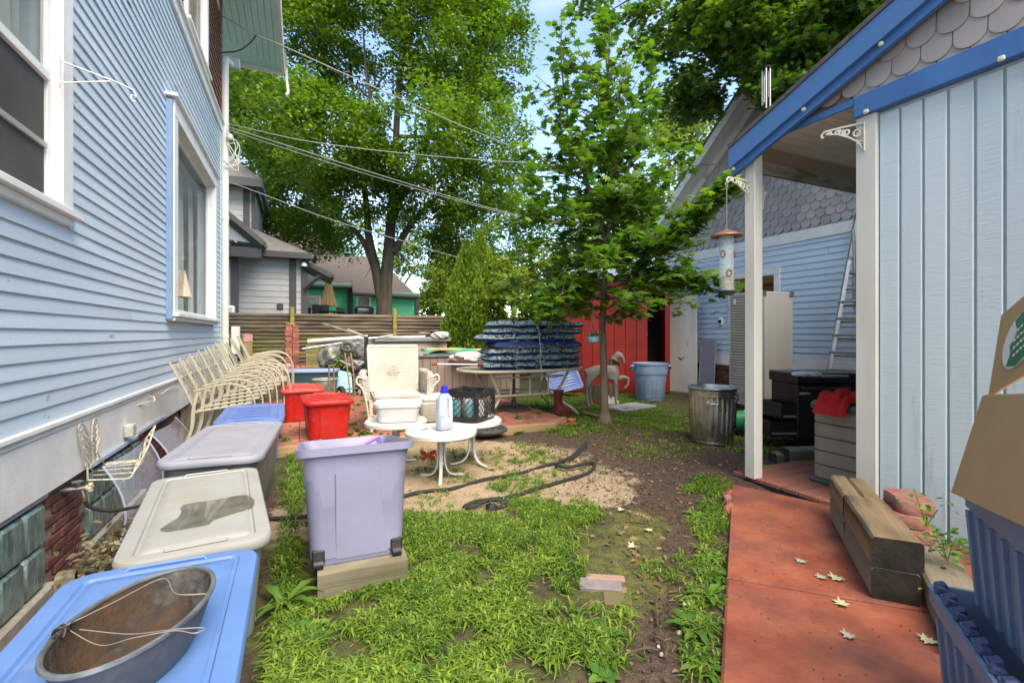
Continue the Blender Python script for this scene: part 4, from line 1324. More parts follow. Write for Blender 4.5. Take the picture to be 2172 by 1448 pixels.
BIG = [(560, 230, 110, 130, 21, 2.0), (640, 120, 160, 140, 17.5, 2.5), (820, 90, 200, 170, 18, 3), (960, 110, 150, 150, 19, 2.5), (1050, 90, 75, 120, 19, 1.8),
       (720, 290, 190, 130, 17, 2.5), (880, 300, 180, 110, 17, 2.5), (1010, 290, 110, 110, 18.5, 2), (630, 420, 100, 70, 22, 1.5), (760, 410, 120, 60, 17.5, 1.6),
       (930, 420, 110, 60, 18, 1.6), (1020, 430, 90, 80, 19, 1.6), (740, -120, 260, 140, 18, 3.5), (980, -110, 170, 120, 19, 3), (950, 520, 70, 45, 21, 1.3), (560, 360, 50, 60, 23, 1.3), (640, 480, 90, 50, 22, 1.3), (730, 500, 80, 50, 23, 1.2), (890, 500, 90, 50, 22.5, 1.3), (1000, 520, 90, 60, 22, 1.3), (1080, 420, 70, 90, 21, 1.3)]
L, C = crown_pts(BIG, 2200, 80, .62, .30, .55, 1)
leaves('crown', L, rng.uniform(.12, .21, len(L)), ML_BIG, bt, 'oval', .75)

# ---- young maple in the yard
ym = thing('maple_tree', 'young maple tree growing from bare soil in the middle of the yard', 'tree', (TREE.x, TREE.y, 0))
DT = TREE.x * SA + TREE.y * CA
Y_ = lambda px, py, dd=0.: at_d(px, py, DT + dd)
m = MB()
zb = float(gz(TREE.x, TREE.y))
stem = limb(m, [Vector((TREE.x, TREE.y, zb - .08)), Vector((TREE.x, TREE.y, zb + .05)), Y_(1281, 800), Y_(1279, 700), Y_(1282, 600), Y_(1290, 500), Y_(1294, 400), Y_(1300, 300), Y_(1290, 190), Y_(1285, 80), Y_(1284, 25)], .062, .008, 10, .004)
sA = limb(m, [Y_(1288, 520), Y_(1262, 440), Y_(1240, 370), Y_(1215, 300), Y_(1200, 220), Y_(1190, 120), Y_(1192, 40)], .035, .006, 8)
sB = limb(m, [Y_(1292, 470), Y_(1325, 380), Y_(1350, 300), Y_(1365, 220), Y_(1380, 150)], .03, .006, 8)
limb(m, [Vector((TREE.x, TREE.y, zb + .12)), Vector((TREE.x, TREE.y, zb - .06))], .062, .10, 10)
def half_w(py):     # silhouette of the crown in photo pixels
    xs = [20, 100, 250, 400, 520, 580, 640, 690]
    return np.interp(py, xs, [32, 92, 172, 240, 255, 258, 220, 170])
twl, twd = [], []
ga_ = 2.4
nl = 60
for k in range(nl):
    py = 95 + (688 - 95) * (k + .5) / nl
    hw = half_w(py) * DT / F
    az = k * ga_
    z = CAM_H + (HY - py) * DT / F
    low = (py > 430)
    drop = .10 if low else -.55
    z0 = z + (-.0 if low else -.45)
    cen = np.interp(py, [20, 250, 500, 690], [1284, 1255, 1268, 1320])
    ccx = at_d(cen, py, DT)
    ps = min(stem, key=lambda q: abs(q.z - z0))
    R_ = hw * rng.uniform(.78, 1.0)
    if low and abs(math.cos(az)) > .3: R_ *= 1.0
    end = Vector((ccx.x + (math.cos(az) * CA + math.sin(az) * SA * .8) * R_, ccx.y + (-math.cos(az) * SA + math.sin(az) * CA * .8) * R_, z - drop * .3))
    mid = (ps + end) / 2 + Vector((0, 0, .16 if low else -.02))
    pth = limb(m, [ps, mid, end], .016 if low else .012, .004, 5)
    nt2 = max(5, int(R_ * 11))
    for j in range(nt2):
        t = rng.uniform(.12, 1) ** .8
        q = pth[min(len(pth) - 1, int(t * (len(pth) - 1)))]
        dirv = Vector((rng.normal(0, 1), rng.normal(0, 1), rng.normal(.05 if low else .35, .45))).normalized() * rng.uniform(.12, .30)
        e_ = q + dirv
        m.tube([q, q + dirv * .5 + Vector((0, 0, .02)), e_], [.004, .003, .002], 4)
        twl.append(e_); twd.append((q, e_))
# reaching branch towards the feeder
br = limb(m, [Y_(1292, 560), Y_(1360, 540, -.3), Y_(1430, 500, -.6), Y_(1500, 440, -.9), Y_(1545, 385, -1.1)], .014, .004, 5)
br2 = limb(m, [Y_(1288, 590), Y_(1360, 580, -.2), Y_(1440, 585, -.5), Y_(1520, 600, -.7)], .014, .004, 5)
br3 = limb(m, [Y_(1284, 610), Y_(1250, 610, -.2), Y_(1180, 630, -.5), Y_(1110, 650, -.6)], .012, .004, 5)
for b_, s5 in ((br, 5), (br2, 5), (br3, 5), (sA, 12), (sB, 8), (stem, 34)):
    for q in b_[s5:]:
        for _ in range(4 if s5 == 5 else 2):
            dirv = Vector((rng.normal(0, 1), rng.normal(0, 1), rng.normal(-.2, .5))).normalized() * rng.uniform(.08, .24)
            twl.append(q + dirv); twd.append((q, q + dirv))
m.build('trunk', M_YBARK, ym, world=True, smooth=60)
LC = []
for q, e_ in twd:
    k = 9 if e_.z < 2.6 else (8 if e_.z < 3.8 else 5)
    t = rng.uniform(.3, 1.1, k)[:, None]
    P = np.array(q)[None] * (1 - t) + np.array(e_)[None] * t + rng.normal(0, .055, (k, 3))
    LC.append(P)
LC = np.concatenate(LC)
ppx, ppy, _ = project(LC)
LC = LC[(ppy < 706)]
leaves('crown', LC, rng.uniform(.085, .15, len(LC)), ML_MAPLE, ym, 'maple', .55)
print('maple leaves', len(LC))

# ---- maple whose branches hang over the shed from behind it
ob = Vector((7.0, 2.85, 0))
ot = thing('overhanging_tree', 'tall maple whose leafy branches hang over the garage gable behind the shed roof', 'tree', ob)
m = MB()
top = ob + Vector((.1, -.1, 6.0))
limb(m, [ob + Vector((0, 0, -.2)), ob + Vector((0, 0, 2)), ob + Vector((.05, 0, 4)), top, top + Vector((.3, -.4, 3)), top + Vector((.2, -1, 5))], .30, .07, 10)
for e_ in ((1760, 60, 6.6), (1650, 120, 7.0), (1560, 80, 7.4), (1480, 120, 8.0), (1400, 60, 8.8), (1620, -60, 7), (1300, 20, 9.5), (1850, -80, 5.5), (1980, -120, 4.5)):
    e2 = at_d(*e_)
    limb(m, [top + Vector((0, 0, rng.uniform(-.6, .6))), (top + e2) / 2 + Vector((0, 0, .55)), e2], .07, .012, 6, .02)
m.build('trunk', M_BARK, ot, world=True, smooth=60)
OV = [(1700, 110, 130, 95, 6.9, .9), (1600, 50, 110, 70, 7.2, .9), (1780, 40, 130, 70, 6.6, .9), (1520, 30, 60, 50, 7.8, .7), (1690, 190, 60, 45, 6.6, .3),
      (1760, 150, 60, 50, 6.8, .4)]
L1, _ = crown_pts(OV, 640, 42, .24, .30, 1.2, 3)
OVS = [(1490, 150, 60, 120, 8.0, .6), (1410, 60, 110, 55, 9, .8), (1650, 205, 45, 40, 6.4, .25), (1700, 215, 50, 40, 6.2, .25), (1440, 200, 40, 70, 8.4, .5), (1330, 25, 120, 30, 9.5, .8), (1470, 30, 50, 60, 8.2, .6)]
L2, _ = crown_pts(OVS, 330, 26, .22, .36, 1.2, 4)
OVT = [(1800, -180, 350, 140, 7.5, 1.5), (1450, -120, 220, 90, 9.5, 1.2)]
L3, _ = crown_pts(OVT, 130, 36, .4, .38, .8, 5)
LO = np.concatenate([L1, L2, L3])
leaves('crown', LO, rng.uniform(.07, .13, len(LO)), ML_SILV, ot, 'maple', .7)
print('overhang leaves', len(LO))

# ---- arborvitae pair in front of the fence
def arbor(px, pyt, pyb, wpx, d, lab):
    b = at_d(px, pyb, d); b.z = 0
    t = thing('arborvitae', lab, 'conifer', b, group='arborvitae by the fence')
    zt_ = at_d(px, pyt, d).z
    m = MB(); m.tube([b + Vector((0, 0, -.1)), b + Vector((0, 0, zt_ * .9))], [.07, .015], 7); m.build('trunk', M_BARK, t, world=True)
    R0 = wpx * d / F / 2
    n = 15000
    h = rng.uniform(0, 1, n) ** .85
    prof = np.interp(h, [0, .15, .4, .7, .9, 1], [.7, 1, .95, .62, .25, .03])
    az = rng.uniform(0, 2 * PI, n)
    lump = .80 + .38 * n3(np.stack([np.cos(az) * 2, np.sin(az) * 2, h * 9], 1), 1.3, 7)
    rr_ = prof * R0 * lump * rng.uniform(.55, 1.05, n) ** .5
    P = np.stack([b.x + np.cos(az) * rr_, b.y + np.sin(az) * rr_, .15 + h * (zt_ - .15)], 1)
    P += rng.normal(0, .02, P.shape)
    # upright sprays turned outwards
    R = np.zeros((n, 3, 3))
    o = np.stack([np.cos(az), np.sin(az), np.full(n, .0)], 1)
    upv = np.array([0, 0, 1.])[None] + o * rng.uniform(.1, .9, n)[:, None] + rng.normal(0, .25, (n, 3))
    upv /= np.linalg.norm(upv, axis=1)[:, None]
    nn = np.cross(upv, rng.normal(0, 1, (n, 3))); nn /= np.linalg.norm(nn, axis=1)[:, None]
    R[:, :, 1] = upv; R[:, :, 2] = nn; R[:, :, 0] = np.cross(upv, nn)
    leaves('crown', P, rng.uniform(.05, .12, n), ML_ARB, t, 'fold', R=R)
arbor(990, 512, 742, 110, 12.6, 'left arborvitae with a narrow tip beside the end of the log fence')
arbor(1018, 492, 742, 120, 13.4, 'taller right arborvitae behind the spa, next to its twin')

# ---- other trees and bushes behind
def bush(name, lab, cat, ells, n, per, cr, lm, size, gap=.35, ns=.8, seed=9, group=None, shape='oval', trunk=True):
    e = ells[0]
    b = at_d(e[0], 690, e[4]); b.z = 0
    t = thing(name, lab, cat, b, group=group)
    m = MB()
    for e in ells:
        c = at_d(e[0], e[1], e[4])
        limb(m, [b + Vector((0, 0, -.1)), (b + c) / 2 + Vector(rng.normal(0, .1, 3)), c], .06 + .006 * e[4], .02, 6)
    m.build('trunk', M_BARK, t, world=True)
    L, _ = crown_pts(ells, n, per, cr, gap, ns, seed)
    L = L[L[:, 2] > .05]
    leaves('crown', L, rng.uniform(size * .7, size * 1.25, len(L)), lm, t, shape, .8)
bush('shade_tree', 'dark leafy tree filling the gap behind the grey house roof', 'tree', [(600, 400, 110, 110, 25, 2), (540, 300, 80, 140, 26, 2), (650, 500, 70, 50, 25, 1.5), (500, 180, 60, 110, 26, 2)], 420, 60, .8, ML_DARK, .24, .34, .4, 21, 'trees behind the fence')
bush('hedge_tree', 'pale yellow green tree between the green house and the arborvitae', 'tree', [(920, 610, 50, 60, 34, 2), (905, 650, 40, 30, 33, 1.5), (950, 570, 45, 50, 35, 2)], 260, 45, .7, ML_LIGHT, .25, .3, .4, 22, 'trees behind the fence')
bush('leafy_bush', 'broad leafy bush right of the arborvitae behind the cushions', 'bush', [(1110, 640, 70, 60, 12.5, 1), (1150, 590, 60, 60, 13, 1), (1080, 600, 45, 55, 13.5, .8), (1170, 650, 50, 50, 12, .8)], 330, 55, .4, ML_LIGHT, .14, .28, .7, 23)
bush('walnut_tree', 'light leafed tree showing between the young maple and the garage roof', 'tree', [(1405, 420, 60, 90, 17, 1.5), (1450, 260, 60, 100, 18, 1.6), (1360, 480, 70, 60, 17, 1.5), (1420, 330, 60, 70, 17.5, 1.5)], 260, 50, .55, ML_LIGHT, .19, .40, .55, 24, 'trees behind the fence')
bush('far_tree', 'distant mid green tree behind the young maple crown', 'tree', [(1180, 500, 110, 110, 28, 2.5), (1290, 560, 100, 90, 28, 2.5), (1080, 480, 90, 100, 28, 2)], 330, 55, .8, ML_BIG, .24, .36, .4, 25, 'trees behind the fence')
bush('far_tree', 'distant hazy tree low behind the green house roof', 'tree', [(760, 520, 120, 70, 42, 3), (900, 540, 90, 60, 42, 3), (660, 540, 90, 50, 42, 3)], 300, 45, 1.0, ML_LIGHT, .33, .34, .3, 26, 'trees behind the fence')
# ================================================================== plastic totes
def plastic(name, c, rough=.38, var=.82, **k):
    k.setdefault('stain', tuple(x * .72 + .05 for x in c)); k.setdefault('stain_scale', 7); k.setdefault('stain_lo', .52); k.setdefault('stain_hi', .72); k.setdefault('rough2', rough + .25)
    return mat(name, c, tuple(x * var for x in c), rough=rough, scale=6, lo=.25, hi=.8, bump=.06, bscale=90, spec=.45, **k)
M_LBLUE = plastic('sky_blue_plastic', (.095, .205, .46), stain=(.15, .26, .48), stain_scale=5, stain_lo=.58, stain_hi=.7)
M_GLID = plastic('light_grey_plastic', (.33, .33, .31), stain=(.30, .29, .23), stain_scale=3, stain_lo=.56, stain_hi=.72)
M_GBODY = plastic('grey_green_plastic', (.21, .235, .22))
M_VLID = plastic('lilac_grey_plastic', (.30, .305, .355))
M_DBODY = plastic('dark_grey_plastic', (.13, .135, .14))
M_SLID = plastic('cornflower_plastic', (.115, .195, .45))
M_LAV = plastic('lavender_plastic', (.22, .22, .325))
M_RED = plastic('red_plastic', (.50, .016, .014), .28)
M_TEALP = plastic('dark_teal_plastic', (.035, .09, .105))
M_BLACKP = plastic('black_plastic', (.012, .012, .013), .4)
def tote(name, label, loc, rz, L, W, H, mb_, ml=None, taper=.84, style='groove', open_=False, wheels=False, tilt=0., group=None, rad=.07):
    """storage tote, local x across, y along"""
    t = thing(name, label, 'storage tote', loc, rz, group)
    t.rotation_euler = (tilt, 0, rz)
    m = MB()
    Wt, Lt = W - .03, L - .03
    rings = [rrect(Wt * taper, Lt * (taper + .06), rad * .8, 4, .0), rrect(Wt * (taper + .02), Lt * (taper + .075), rad, 4, .012)]
    for k in (.3, .6, .86):
        rings.append(rrect(Wt * (taper + (1 - taper) * k), Lt * (taper + .07 + (.93 - taper) * k), rad, 4, H * k))
    if open_:
        rings += [rrect(Wt, Lt, rad, 4, H * .93), rrect(W + .015, L + .015, rad, 4, H * .935), rrect(W + .02, L + .02, rad, 4, H), rrect(W - .005, L - .005, rad * .9, 4, H + .002),
                  rrect(Wt - .02, Lt - .02, rad * .85, 4, H * .93), rrect(Wt * (taper + .04), Lt * (taper + .09), rad * .8, 4, .03)]
    else:
        rings += [rrect(Wt, Lt, rad, 4, H * .9), rrect(Wt, Lt, rad, 4, H - .02)]
    m.loft(rings); b = m.build('body', mb_, t)
    for s in (-1, 1):      # raised panel on the ends, ribs on the sides
        m = MB()
        yb, yt = s * Lt * (taper + .07) / 2, s * Lt * (taper + .07 + (.93 - taper) * .82) / 2
        pw = W * .19
        ring0 = [Vector((-pw, yb, H * .04)), Vector((pw * 1.35, yb, H * .04)), Vector((pw * .95, yt, H * .78)), Vector((0, yt * 1.002, H * .805)), Vector((-pw, yt, H * .77))]
        m.loft([[p + Vector((0, -s * .02, 0)) for p in ring0], [p + Vector((0, s * .005, 0)) for p in ring0], [Vector((p.x * .97, p.y + s * .008, p.z)) for p in ring0]])
        m.build('end_panel', mb_, b)
    if ml is not None:
        m = MB()
        R = lambda dw, z, r=rad: rrect(W + dw, L + dw, max(.02, r + dw / 2), 5, z)
        m.loft([R(.012, H - .035), R(.022, H - .03), R(.026, H - .004), R(.014, H + .008), R(-.02, H + .011), R(-.085, H + .010), R(-.095, H + .002), R(-.115, H + .002), R(-.125, H + .009), R(-.2, H + .012), R(-.3, H + .012)])
        ld = m.build('lid', ml, t, smooth=50)
        for s in (-1, 1):
            m = MB(); m.tube([(-W * .22, s * (L / 2 - .035), H + .008), (-W * .2, s * (L / 2 - .028), H + .016), (W * .2, s * (L / 2 - .028), H + .016), (W * .22, s * (L / 2 - .035), H + .008)], .006, 6); m.build('handle', ml, ld)
        if style == 'slots':
            for k in range(5):
                m = MB(); yy = -L * .3 + k * L * .13
                m.tube([(-W * .30, yy, H + .0125), (0, yy + .02, H + .0145), (W * .30, yy, H + .0125)], .006, 5); m.build('rib', mat('dark_blue_rib', (.06, .10, .30), rough=.4), ld)
    if wheels:
        for s in (-1, 1):
            m = MB(); m.box((s * W * .33, -Lt * (taper + .06) / 2 - .002, .045), (.055, .05, .06), None, .006); w = m.build('wheel_bracket', M_BLACKP, t)
            m = MB(); m.cyl((s * W * .33 - .02, -Lt * (taper + .06) / 2 - .022, .014), (s * W * .33 + .02, -Lt * (taper + .06) / 2 - .022, .014), .022, seg=14); m.build('wheel', M_BLACKP, w)
    return t
GZ_ = lambda x, y: float(gz(x, y))
tote('storage_tote', 'sky blue lidded tote in the near left corner carrying the rusty basin', (-.385, 1.36, 0), .01, 1.05, .50, .44, M_LBLUE, M_LBLUE)
tote('storage_tote', 'light grey lidded tote with a puddle on its lid behind the sky blue one', (-.405, 2.57, 0), .12, 1.10, .47, .41, M_GBODY, M_GLID)
tote('storage_tote', 'dark grey tote with lilac grey lid, third from the camera along the wall', (-.43, 3.76, 0), -.07, 1.16, .52, .47, M_DBODY, M_VLID)
tote('storage_tote', 'cornflower blue tote with five slots in its lid in front of the stacked chairs', (-.42, 5.33, 0), .02, 1.10, .54, .41, M_SLID, M_SLID, style='slots')
tote('storage_tote', 'bright red lidded tote on the brick patio edge', (.27, 5.62, PZ), .05, .74, .48, .40, M_RED, M_RED)
tote('storage_tote', 'red lidded tote behind the other red one, next to the stacked chairs', (.02, 6.85, PZ), .05, .74, .50, .40, M_RED, plastic('faded_red_plastic', (.58, .06, .05), .3))
# puddle on the grey lid
m = MB()
n = 26
pud = [(math.cos(2 * PI * k / n) * (.13 + .03 * math.sin(3 * 2 * PI * k / n) + .02 * math.sin(5 * 2 * PI * k / n + 1)), math.sin(2 * PI * k / n) * (.22 + .05 * math.sin(2 * 2 * PI * k / n + .7))) for k in range(n)]
Rp = rotz(.12 - .45)
c0 = Vector((-.36, 2.42, 0))
m.loft([[c0 + Rp @ Vector((x, y, 0)) + Vector((0, 0, .4245)) for x, y in pud], [c0 + Rp @ Vector((x * .9, y * .9, 0)) + Vector((0, 0, .4262)) for x, y in pud]])
tag(m.build('rain_puddle', mat('dirty_rain_water', (.10, .095, .06), (.2, .19, .14), rough=.02, scale=10, spec=.9, alpha=.45)), 'shallow puddle of dirty rain water on the light grey tote lid', 'puddle')
# ---- rusty basin
bz = .453
bas = thing('metal_basin', 'old oval galvanised basin with rusty inside lying on the sky blue lid', 'basin', (-.332, 1.325, bz), math.radians(-108 + 90))
m = MB()
prof_o = [(.62, .0), (.72, .004), (.86, .045), (.96, .09), (1.0, .113)]
prof_i = [(.985, .113), (.93, .085), (.83, .042), (.68, .012), (.3, .006)]
def ell(s, z, n=36): return [Vector((.124 * s * math.cos(2 * PI * k / n), .205 * s * math.sin(2 * PI * k / n), z)) for k in range(n)]
m.loft([ell(s, z) for s, z in prof_o], True, False); m.build('outer_shell', mat('dull_galvanised', (.06, .06, .062), (.12, .12, .125), rough=.5, metal=.4, scale=8, bump=.2, bscale=40, coords='obj'), bas)
m = MB(); m.loft([ell(s, z) for s, z in prof_i], False, True)
m.build('rusty_inside', mat('rust', (.085, .042, .018), (.026, .02, .016), rough=.85, scale=9, lo=.3, hi=.62, bump=.5, bscale=60, stain=(.10, .105, .10), stain_scale=7, stain_lo=.54, stain_hi=.72, coords='obj'), bas)
m = MB(); m.tube([Vector((.124 * math.cos(a), .205 * math.sin(a), .114)) for a in np.linspace(0, 2 * PI, 49)], .006, 7, False); m.build('rolled_rim', mat('pale_worn_zinc', (.30, .32, .34), (.16, .165, .17), rough=.4, metal=.7, scale=14, coords='obj'), bas)
M_THIN = mat('old_wire', (.28, .26, .23), rough=.5, metal=.4)
m = MB()
m.tube(smooth_path([(.118, .06, .116), (.05, .05, .126), (-.02, .12, .13), (-.07, .03, .126), (-.118, -.05, .12), (-.13, -.07, .118)], 6), .0012, 5)
m.tube(smooth_path([(-.118, -.05, .12), (-.02, -.09, .1), (.05, -.10, .116), (.125, -.09, .12), (.17, -.10, .118), (.18, -.08, .116), (.12, -.085, .12), (.03, -.075, .11), (-.08, -.06, .118)], 6), .0012, 5)
m.build('wire', M_THIN, bas)
for s in (-1, 1):
    m = MB(); m.tube([Vector((-.116 + .016 * math.cos(a), -.055 + s * .016 * math.sin(a) - .02 * (s > 0), .112 + .018 * math.sin(a * 1.3))) for a in np.linspace(0, 5.5, 14)], .003, 6); m.build('ring', mat('dark_iron', (.05, .04, .035), rough=.6, metal=.5), bas)

# ---- lavender wheeled tote propped on a timber
lt = tote('wheeled_tote', 'open lavender wheeled tote tipped back with its wheels on a timber block', (.262, 2.715, .068), -.02, .94, .53, .53, M_LAV, taper=.80, open_=True, wheels=True, tilt=-.165)
lbx = thing('picture_book', 'purple and white box lid sticking out of the lavender tote', 'box', (.36, 2.85, .45))
m = MB(); m.box((0, 0, .06), (.20, .02, .13), Matrix.Rotation(-.45, 3, 'Y') @ Matrix.Rotation(.3, 3, 'X'), .004); m.build('lid', mat('violet_card', (.30, .2, .55), rough=.5), lbx)
m = MB(); m.box((0, -.013, .06), (.14, .004, .08), Matrix.Rotation(-.45, 3, 'Y') @ Matrix.Rotation(.3, 3, 'X')); m.build('printed_panel', mat('pale_card', (.65, .62, .45), (.6, .35, .5), rough=.5, scale=25), lbx)
p = Vector((.595, 2.42, .4))
M_GTIM = mat('weathered_grey_timber', (.235, .205, .145), (.125, .105, .072), rough=.9, scale=5, stretch=(.12, 1.2, 1.2), bump=.55, bscale=26, bstretch=(.05, 1.4, 1.4), stain=(.09, .085, .035), stain_scale=2.5, stain_lo=.52, stain_hi=.7, coords='obj')
def timber(label, loc, rz, size, m=None, name='timber_block', tilt=(0, 0), group=None):
    t = MB(); nx_ = 8
    L, Wd, Hh = size
    rings = []
    for i in range(nx_ + 1):
        x = -L / 2 + L * i / nx_
        j = lambda: rng.uniform(-.002, .002)
        sc = .985 if i in (0, nx_) else 1
        c = .012
        rings.append([Vector((x, (y) * sc + j(), z * sc + j())) for y, z in ((-Wd / 2 + c, -Hh / 2), (Wd / 2 - c, -Hh / 2), (Wd / 2, -Hh / 2 + c), (Wd / 2, Hh / 2 - c), (Wd / 2 - c, Hh / 2), (-Wd / 2 + c, Hh / 2), (-Wd / 2, Hh / 2 - c), (-Wd / 2, -Hh / 2 + c))])
    t.loft(rings)
    o = t.build(name, m or M_GTIM)
    o.data.materials.append(mat('dark_end_grain', (.005, .0045, .0035), (.025, .02, .014), rough=.95, scale=12, bump=.5, bscale=40))
    for q in o.data.polygons:
        if len(q.vertices) == 8: q.material_index = 1
    o.location = loc; o.rotation_euler = (tilt[0], tilt[1], rz)
    return tag(o, label, 'timber', group)
timber('weathered grey timber block under the wheels of the lavender tote', (.275, 2.35, .062), -.02, (.40, .16, .135))

# ================================================================== things along the house wall
# wire rack (two scrolled wings and a little shelf)
M_WIREW = mat('chipped_cream_wire', (.66, .62, .50), (.40, .31, .20), rough=.6, scale=40)
HXo = HX + .02
rk = thing('wire_rack', 'rusty cream wire rack with scrolled wings hooked on the white skirt board', 'wire rack', (HXo, 4.05, .1))
pw = lambda px, py, o=.02: at_x(px, py, HXo + o)
m = MB()
rim = [pw(*q) for q in ((166, 907), (172, 945), (184, 985), (186, 1018))]
m.tube(smooth_path(rim, 5), .0065, 6)
rim2 = [pw(*q) for q in ((206, 890), (211, 925), (205, 955), (222, 985))]
m.tube(smooth_path(rim2, 5), .0065, 6)
m.tube(smooth_path([pw(166, 907), pw(172, 897), pw(186, 915), pw(196, 955), pw(200, 985)], 5), .005, 6)
m.tube(smooth_path([pw(206, 890), pw(200, 887), pw(196, 905), pw(195, 945), pw(205, 968)], 5), .005, 6)
for k in range(9):
    y0 = 912 + k * 9
    m.tube(smooth_path([pw(168 + k * 1.6, y0 + 4), pw(176 + k, y0 - 4 + (k % 2) * 8), pw(186 + k, y0 + 10), pw(192 + k * .6, y0 + 16)], 4), .0038, 5)
    m.tube(smooth_path([pw(208, y0 - 16), pw(203, y0 - 4 + (k % 3) * 4), pw(197, y0 - 6)], 4), .0038, 5)
m.build('back_wing', M_WIREW, rk, world=True)
sh0, sh1 = at_x(186, 1018, HXo + .02), at_x(222, 985, HXo + .02)
fr0, fr1 = sh0 + Vector((.26, .02, -.02)), sh1 + Vector((.26, .0, -.0))
m = MB(); m.tube([sh0, fr0 + Vector((-.02, -.02, 0)), fr0, fr0 + Vector((.0, .03, .01)), fr1], .0065, 6); m.tube([sh1, fr1], .0065, 6)
for k in (.3, .6, .85): m.tube([sh0.lerp(sh1, k), fr0.lerp(fr1, k)], .0045, 5)
m.tube([sh1 + Vector((0, .04, 0)), fr1 + Vector((0, .04, 0))], .010, 6); m.build('shelf', M_WIREW, rk, world=True)
m = MB()
tp = fr1 + Vector((.06, .12, .28))
m.tube(smooth_path([fr0, fr0.lerp(tp, .5) + Vector((.02, 0, 0)), tp], 5), .0065, 6); m.tube(smooth_path([fr1, fr1.lerp(tp, .5) + Vector((-.03, .02, .02)), tp], 5), .006, 6)
for k in range(1, 9):
    a, c = fr0.lerp(tp, k / 9), fr1.lerp(tp, k / 9)
    m.tube(smooth_path([a, a.lerp(c, .5) + Vector((.012 * (-1) ** k, 0, .02)), c], 4), .0038, 5)
m.build('side_wing', M_WIREW, rk, world=True)
# outlet box
p = at_x(276, 912, HXo + .04)
ob_ = thing('outlet_box', 'small grey outdoor outlet box on the white skirt board', 'outlet', p)
m = MB(); m.box((0, 0, 0), (.075, .12, .12), None, .01); m.build('housing', mat('grey_cast_box', (.50, .50, .45), (.36, .36, .31), rough=.5, scale=20), ob_)
m = MB(); m.box((.02, .063, -.005), (.05, .012, .09), None, .004); m.build('cover', mat('tan_label_plate', (.45, .42, .28), rough=.5), ob_)
# spigot with hose
sp_ = at_x(135, 1040, HX)
sg = thing('water_spigot', 'galvanised water spigot with cream handle on the brick foundation', 'spigot', sp_)
M_ZINC = mat('galvanised_pipe', (.36, .36, .37), (.25, .25, .26), rough=.35, metal=.85, scale=30)
m = MB(); m.cyl((-.02, 0, 0), (.13, .01, 0), .018, .021, 12); m.cyl((.075, .005, -.0), (.075, .005, .05), .016, .02, 12); m.lathe([(.035, .045), (.035, .055)], 14, (.075, .005, 0)); m.cyl((.10, .005, 0), (.115, -.0, -.065), .016, .015, 12); m.build('valve_body', M_ZINC, sg)
m = MB()
for k in range(6):
    a = k * PI / 3
    m.tube([(.135, .01, 0), (.15, .01 + .032 * math.cos(a), .032 * math.sin(a))], [.014, .011], 7)
m.cyl((.125, .01, 0), (.155, .01, 0), .022, .02, 12); m.build('handle', mat('cream_handle', (.62, .55, .35), (.45, .38, .22), rough=.5, scale=40), sg)
m = MB(); m.cyl((.113, 0, -.06), (.118, -.0, -.09), .019, .019, 10); m.build('brass_coupling', mat('brass', (.45, .33, .12), rough=.35, metal=.9), sg)
M_HOSE = mat('black_ribbed_hose', (.013, .013, .012), (.03, .028, .024), rough=.7, scale=90, bump=.8, bscale=160)
def hose(pts, r, label, ends=None):
    m = MB(); p = smooth_path(pts, 9)
    m.tube(p, [r * (1 + .10 * math.sin(i * 1.9)) for i in range(len(p))], 8)
    o = tag(m.build('garden_hose', M_HOSE), label, 'hose', 'black fabric garden hoses')
    return o
hp_ = lambda px, py, z=.018: (lambda q: Vector((q.x, q.y, GZ_(q.x, q.y) + z)))(gp(px, py))
s0 = sp_ + Vector((.118, 0, -.09))
hose([s0, s0 + Vector((.03, .02, -.06)), s0 + Vector((.14, .08, -.12)), s0 + Vector((.35, .2, -.16)), Vector((-.75, 3.28, .02)), Vector((-.3, 3.18, .02)), hp_(560, 1108), hp_(640, 1102), hp_(720, 1085), hp_(800, 1075), hp_(880, 1050), hp_(960, 1040), hp_(1030, 1020), hp_(1100, 1008), hp_(1160, 990), hp_(1215, 975), hp_(1245, 945)], .013, 'long black ribbed hose running from the spigot past the white tables')
cz = lambda px, py, z: hp_(px, py, z)
hose([hp_(1245, 940), hp_(1215, 972, .03), hp_(1180, 990, .03), hp_(1205, 1000, .04), hp_(1258, 985), hp_(1250, 1005), hp_(1200, 1022), hp_(1140, 1040), hp_(1085, 1058), hp_(1040, 1064), hp_(1010, 1068), hp_(985, 1080), hp_(1000, 1086, .035), hp_(1040, 1072, .04), hp_(1075, 1070), hp_(1062, 1080), hp_(1035, 1086)], .014, 'black hose lying in loops on the sand with its nozzle near the grass')
nz_ = hp_(1040, 1084, .03)
nzt = thing('hose_nozzle', 'black hose nozzle lying at the end of the looped hose', 'nozzle', nz_)
m = MB(); m.lathe([(.016, -.05), (.02, -.03), (.02, .03), (.03, .04), (.032, .06), (.024, .062)], 14); m.xform(Matrix.Rotation(1.4, 3, 'X') @ Matrix.Identity(3)); m.build('body', M_BLACKP, nzt)
m = MB(); m.cyl((0, .0, .02), (.0, .03, .045), .008); m.build('lever', M_BLACKP, nzt)
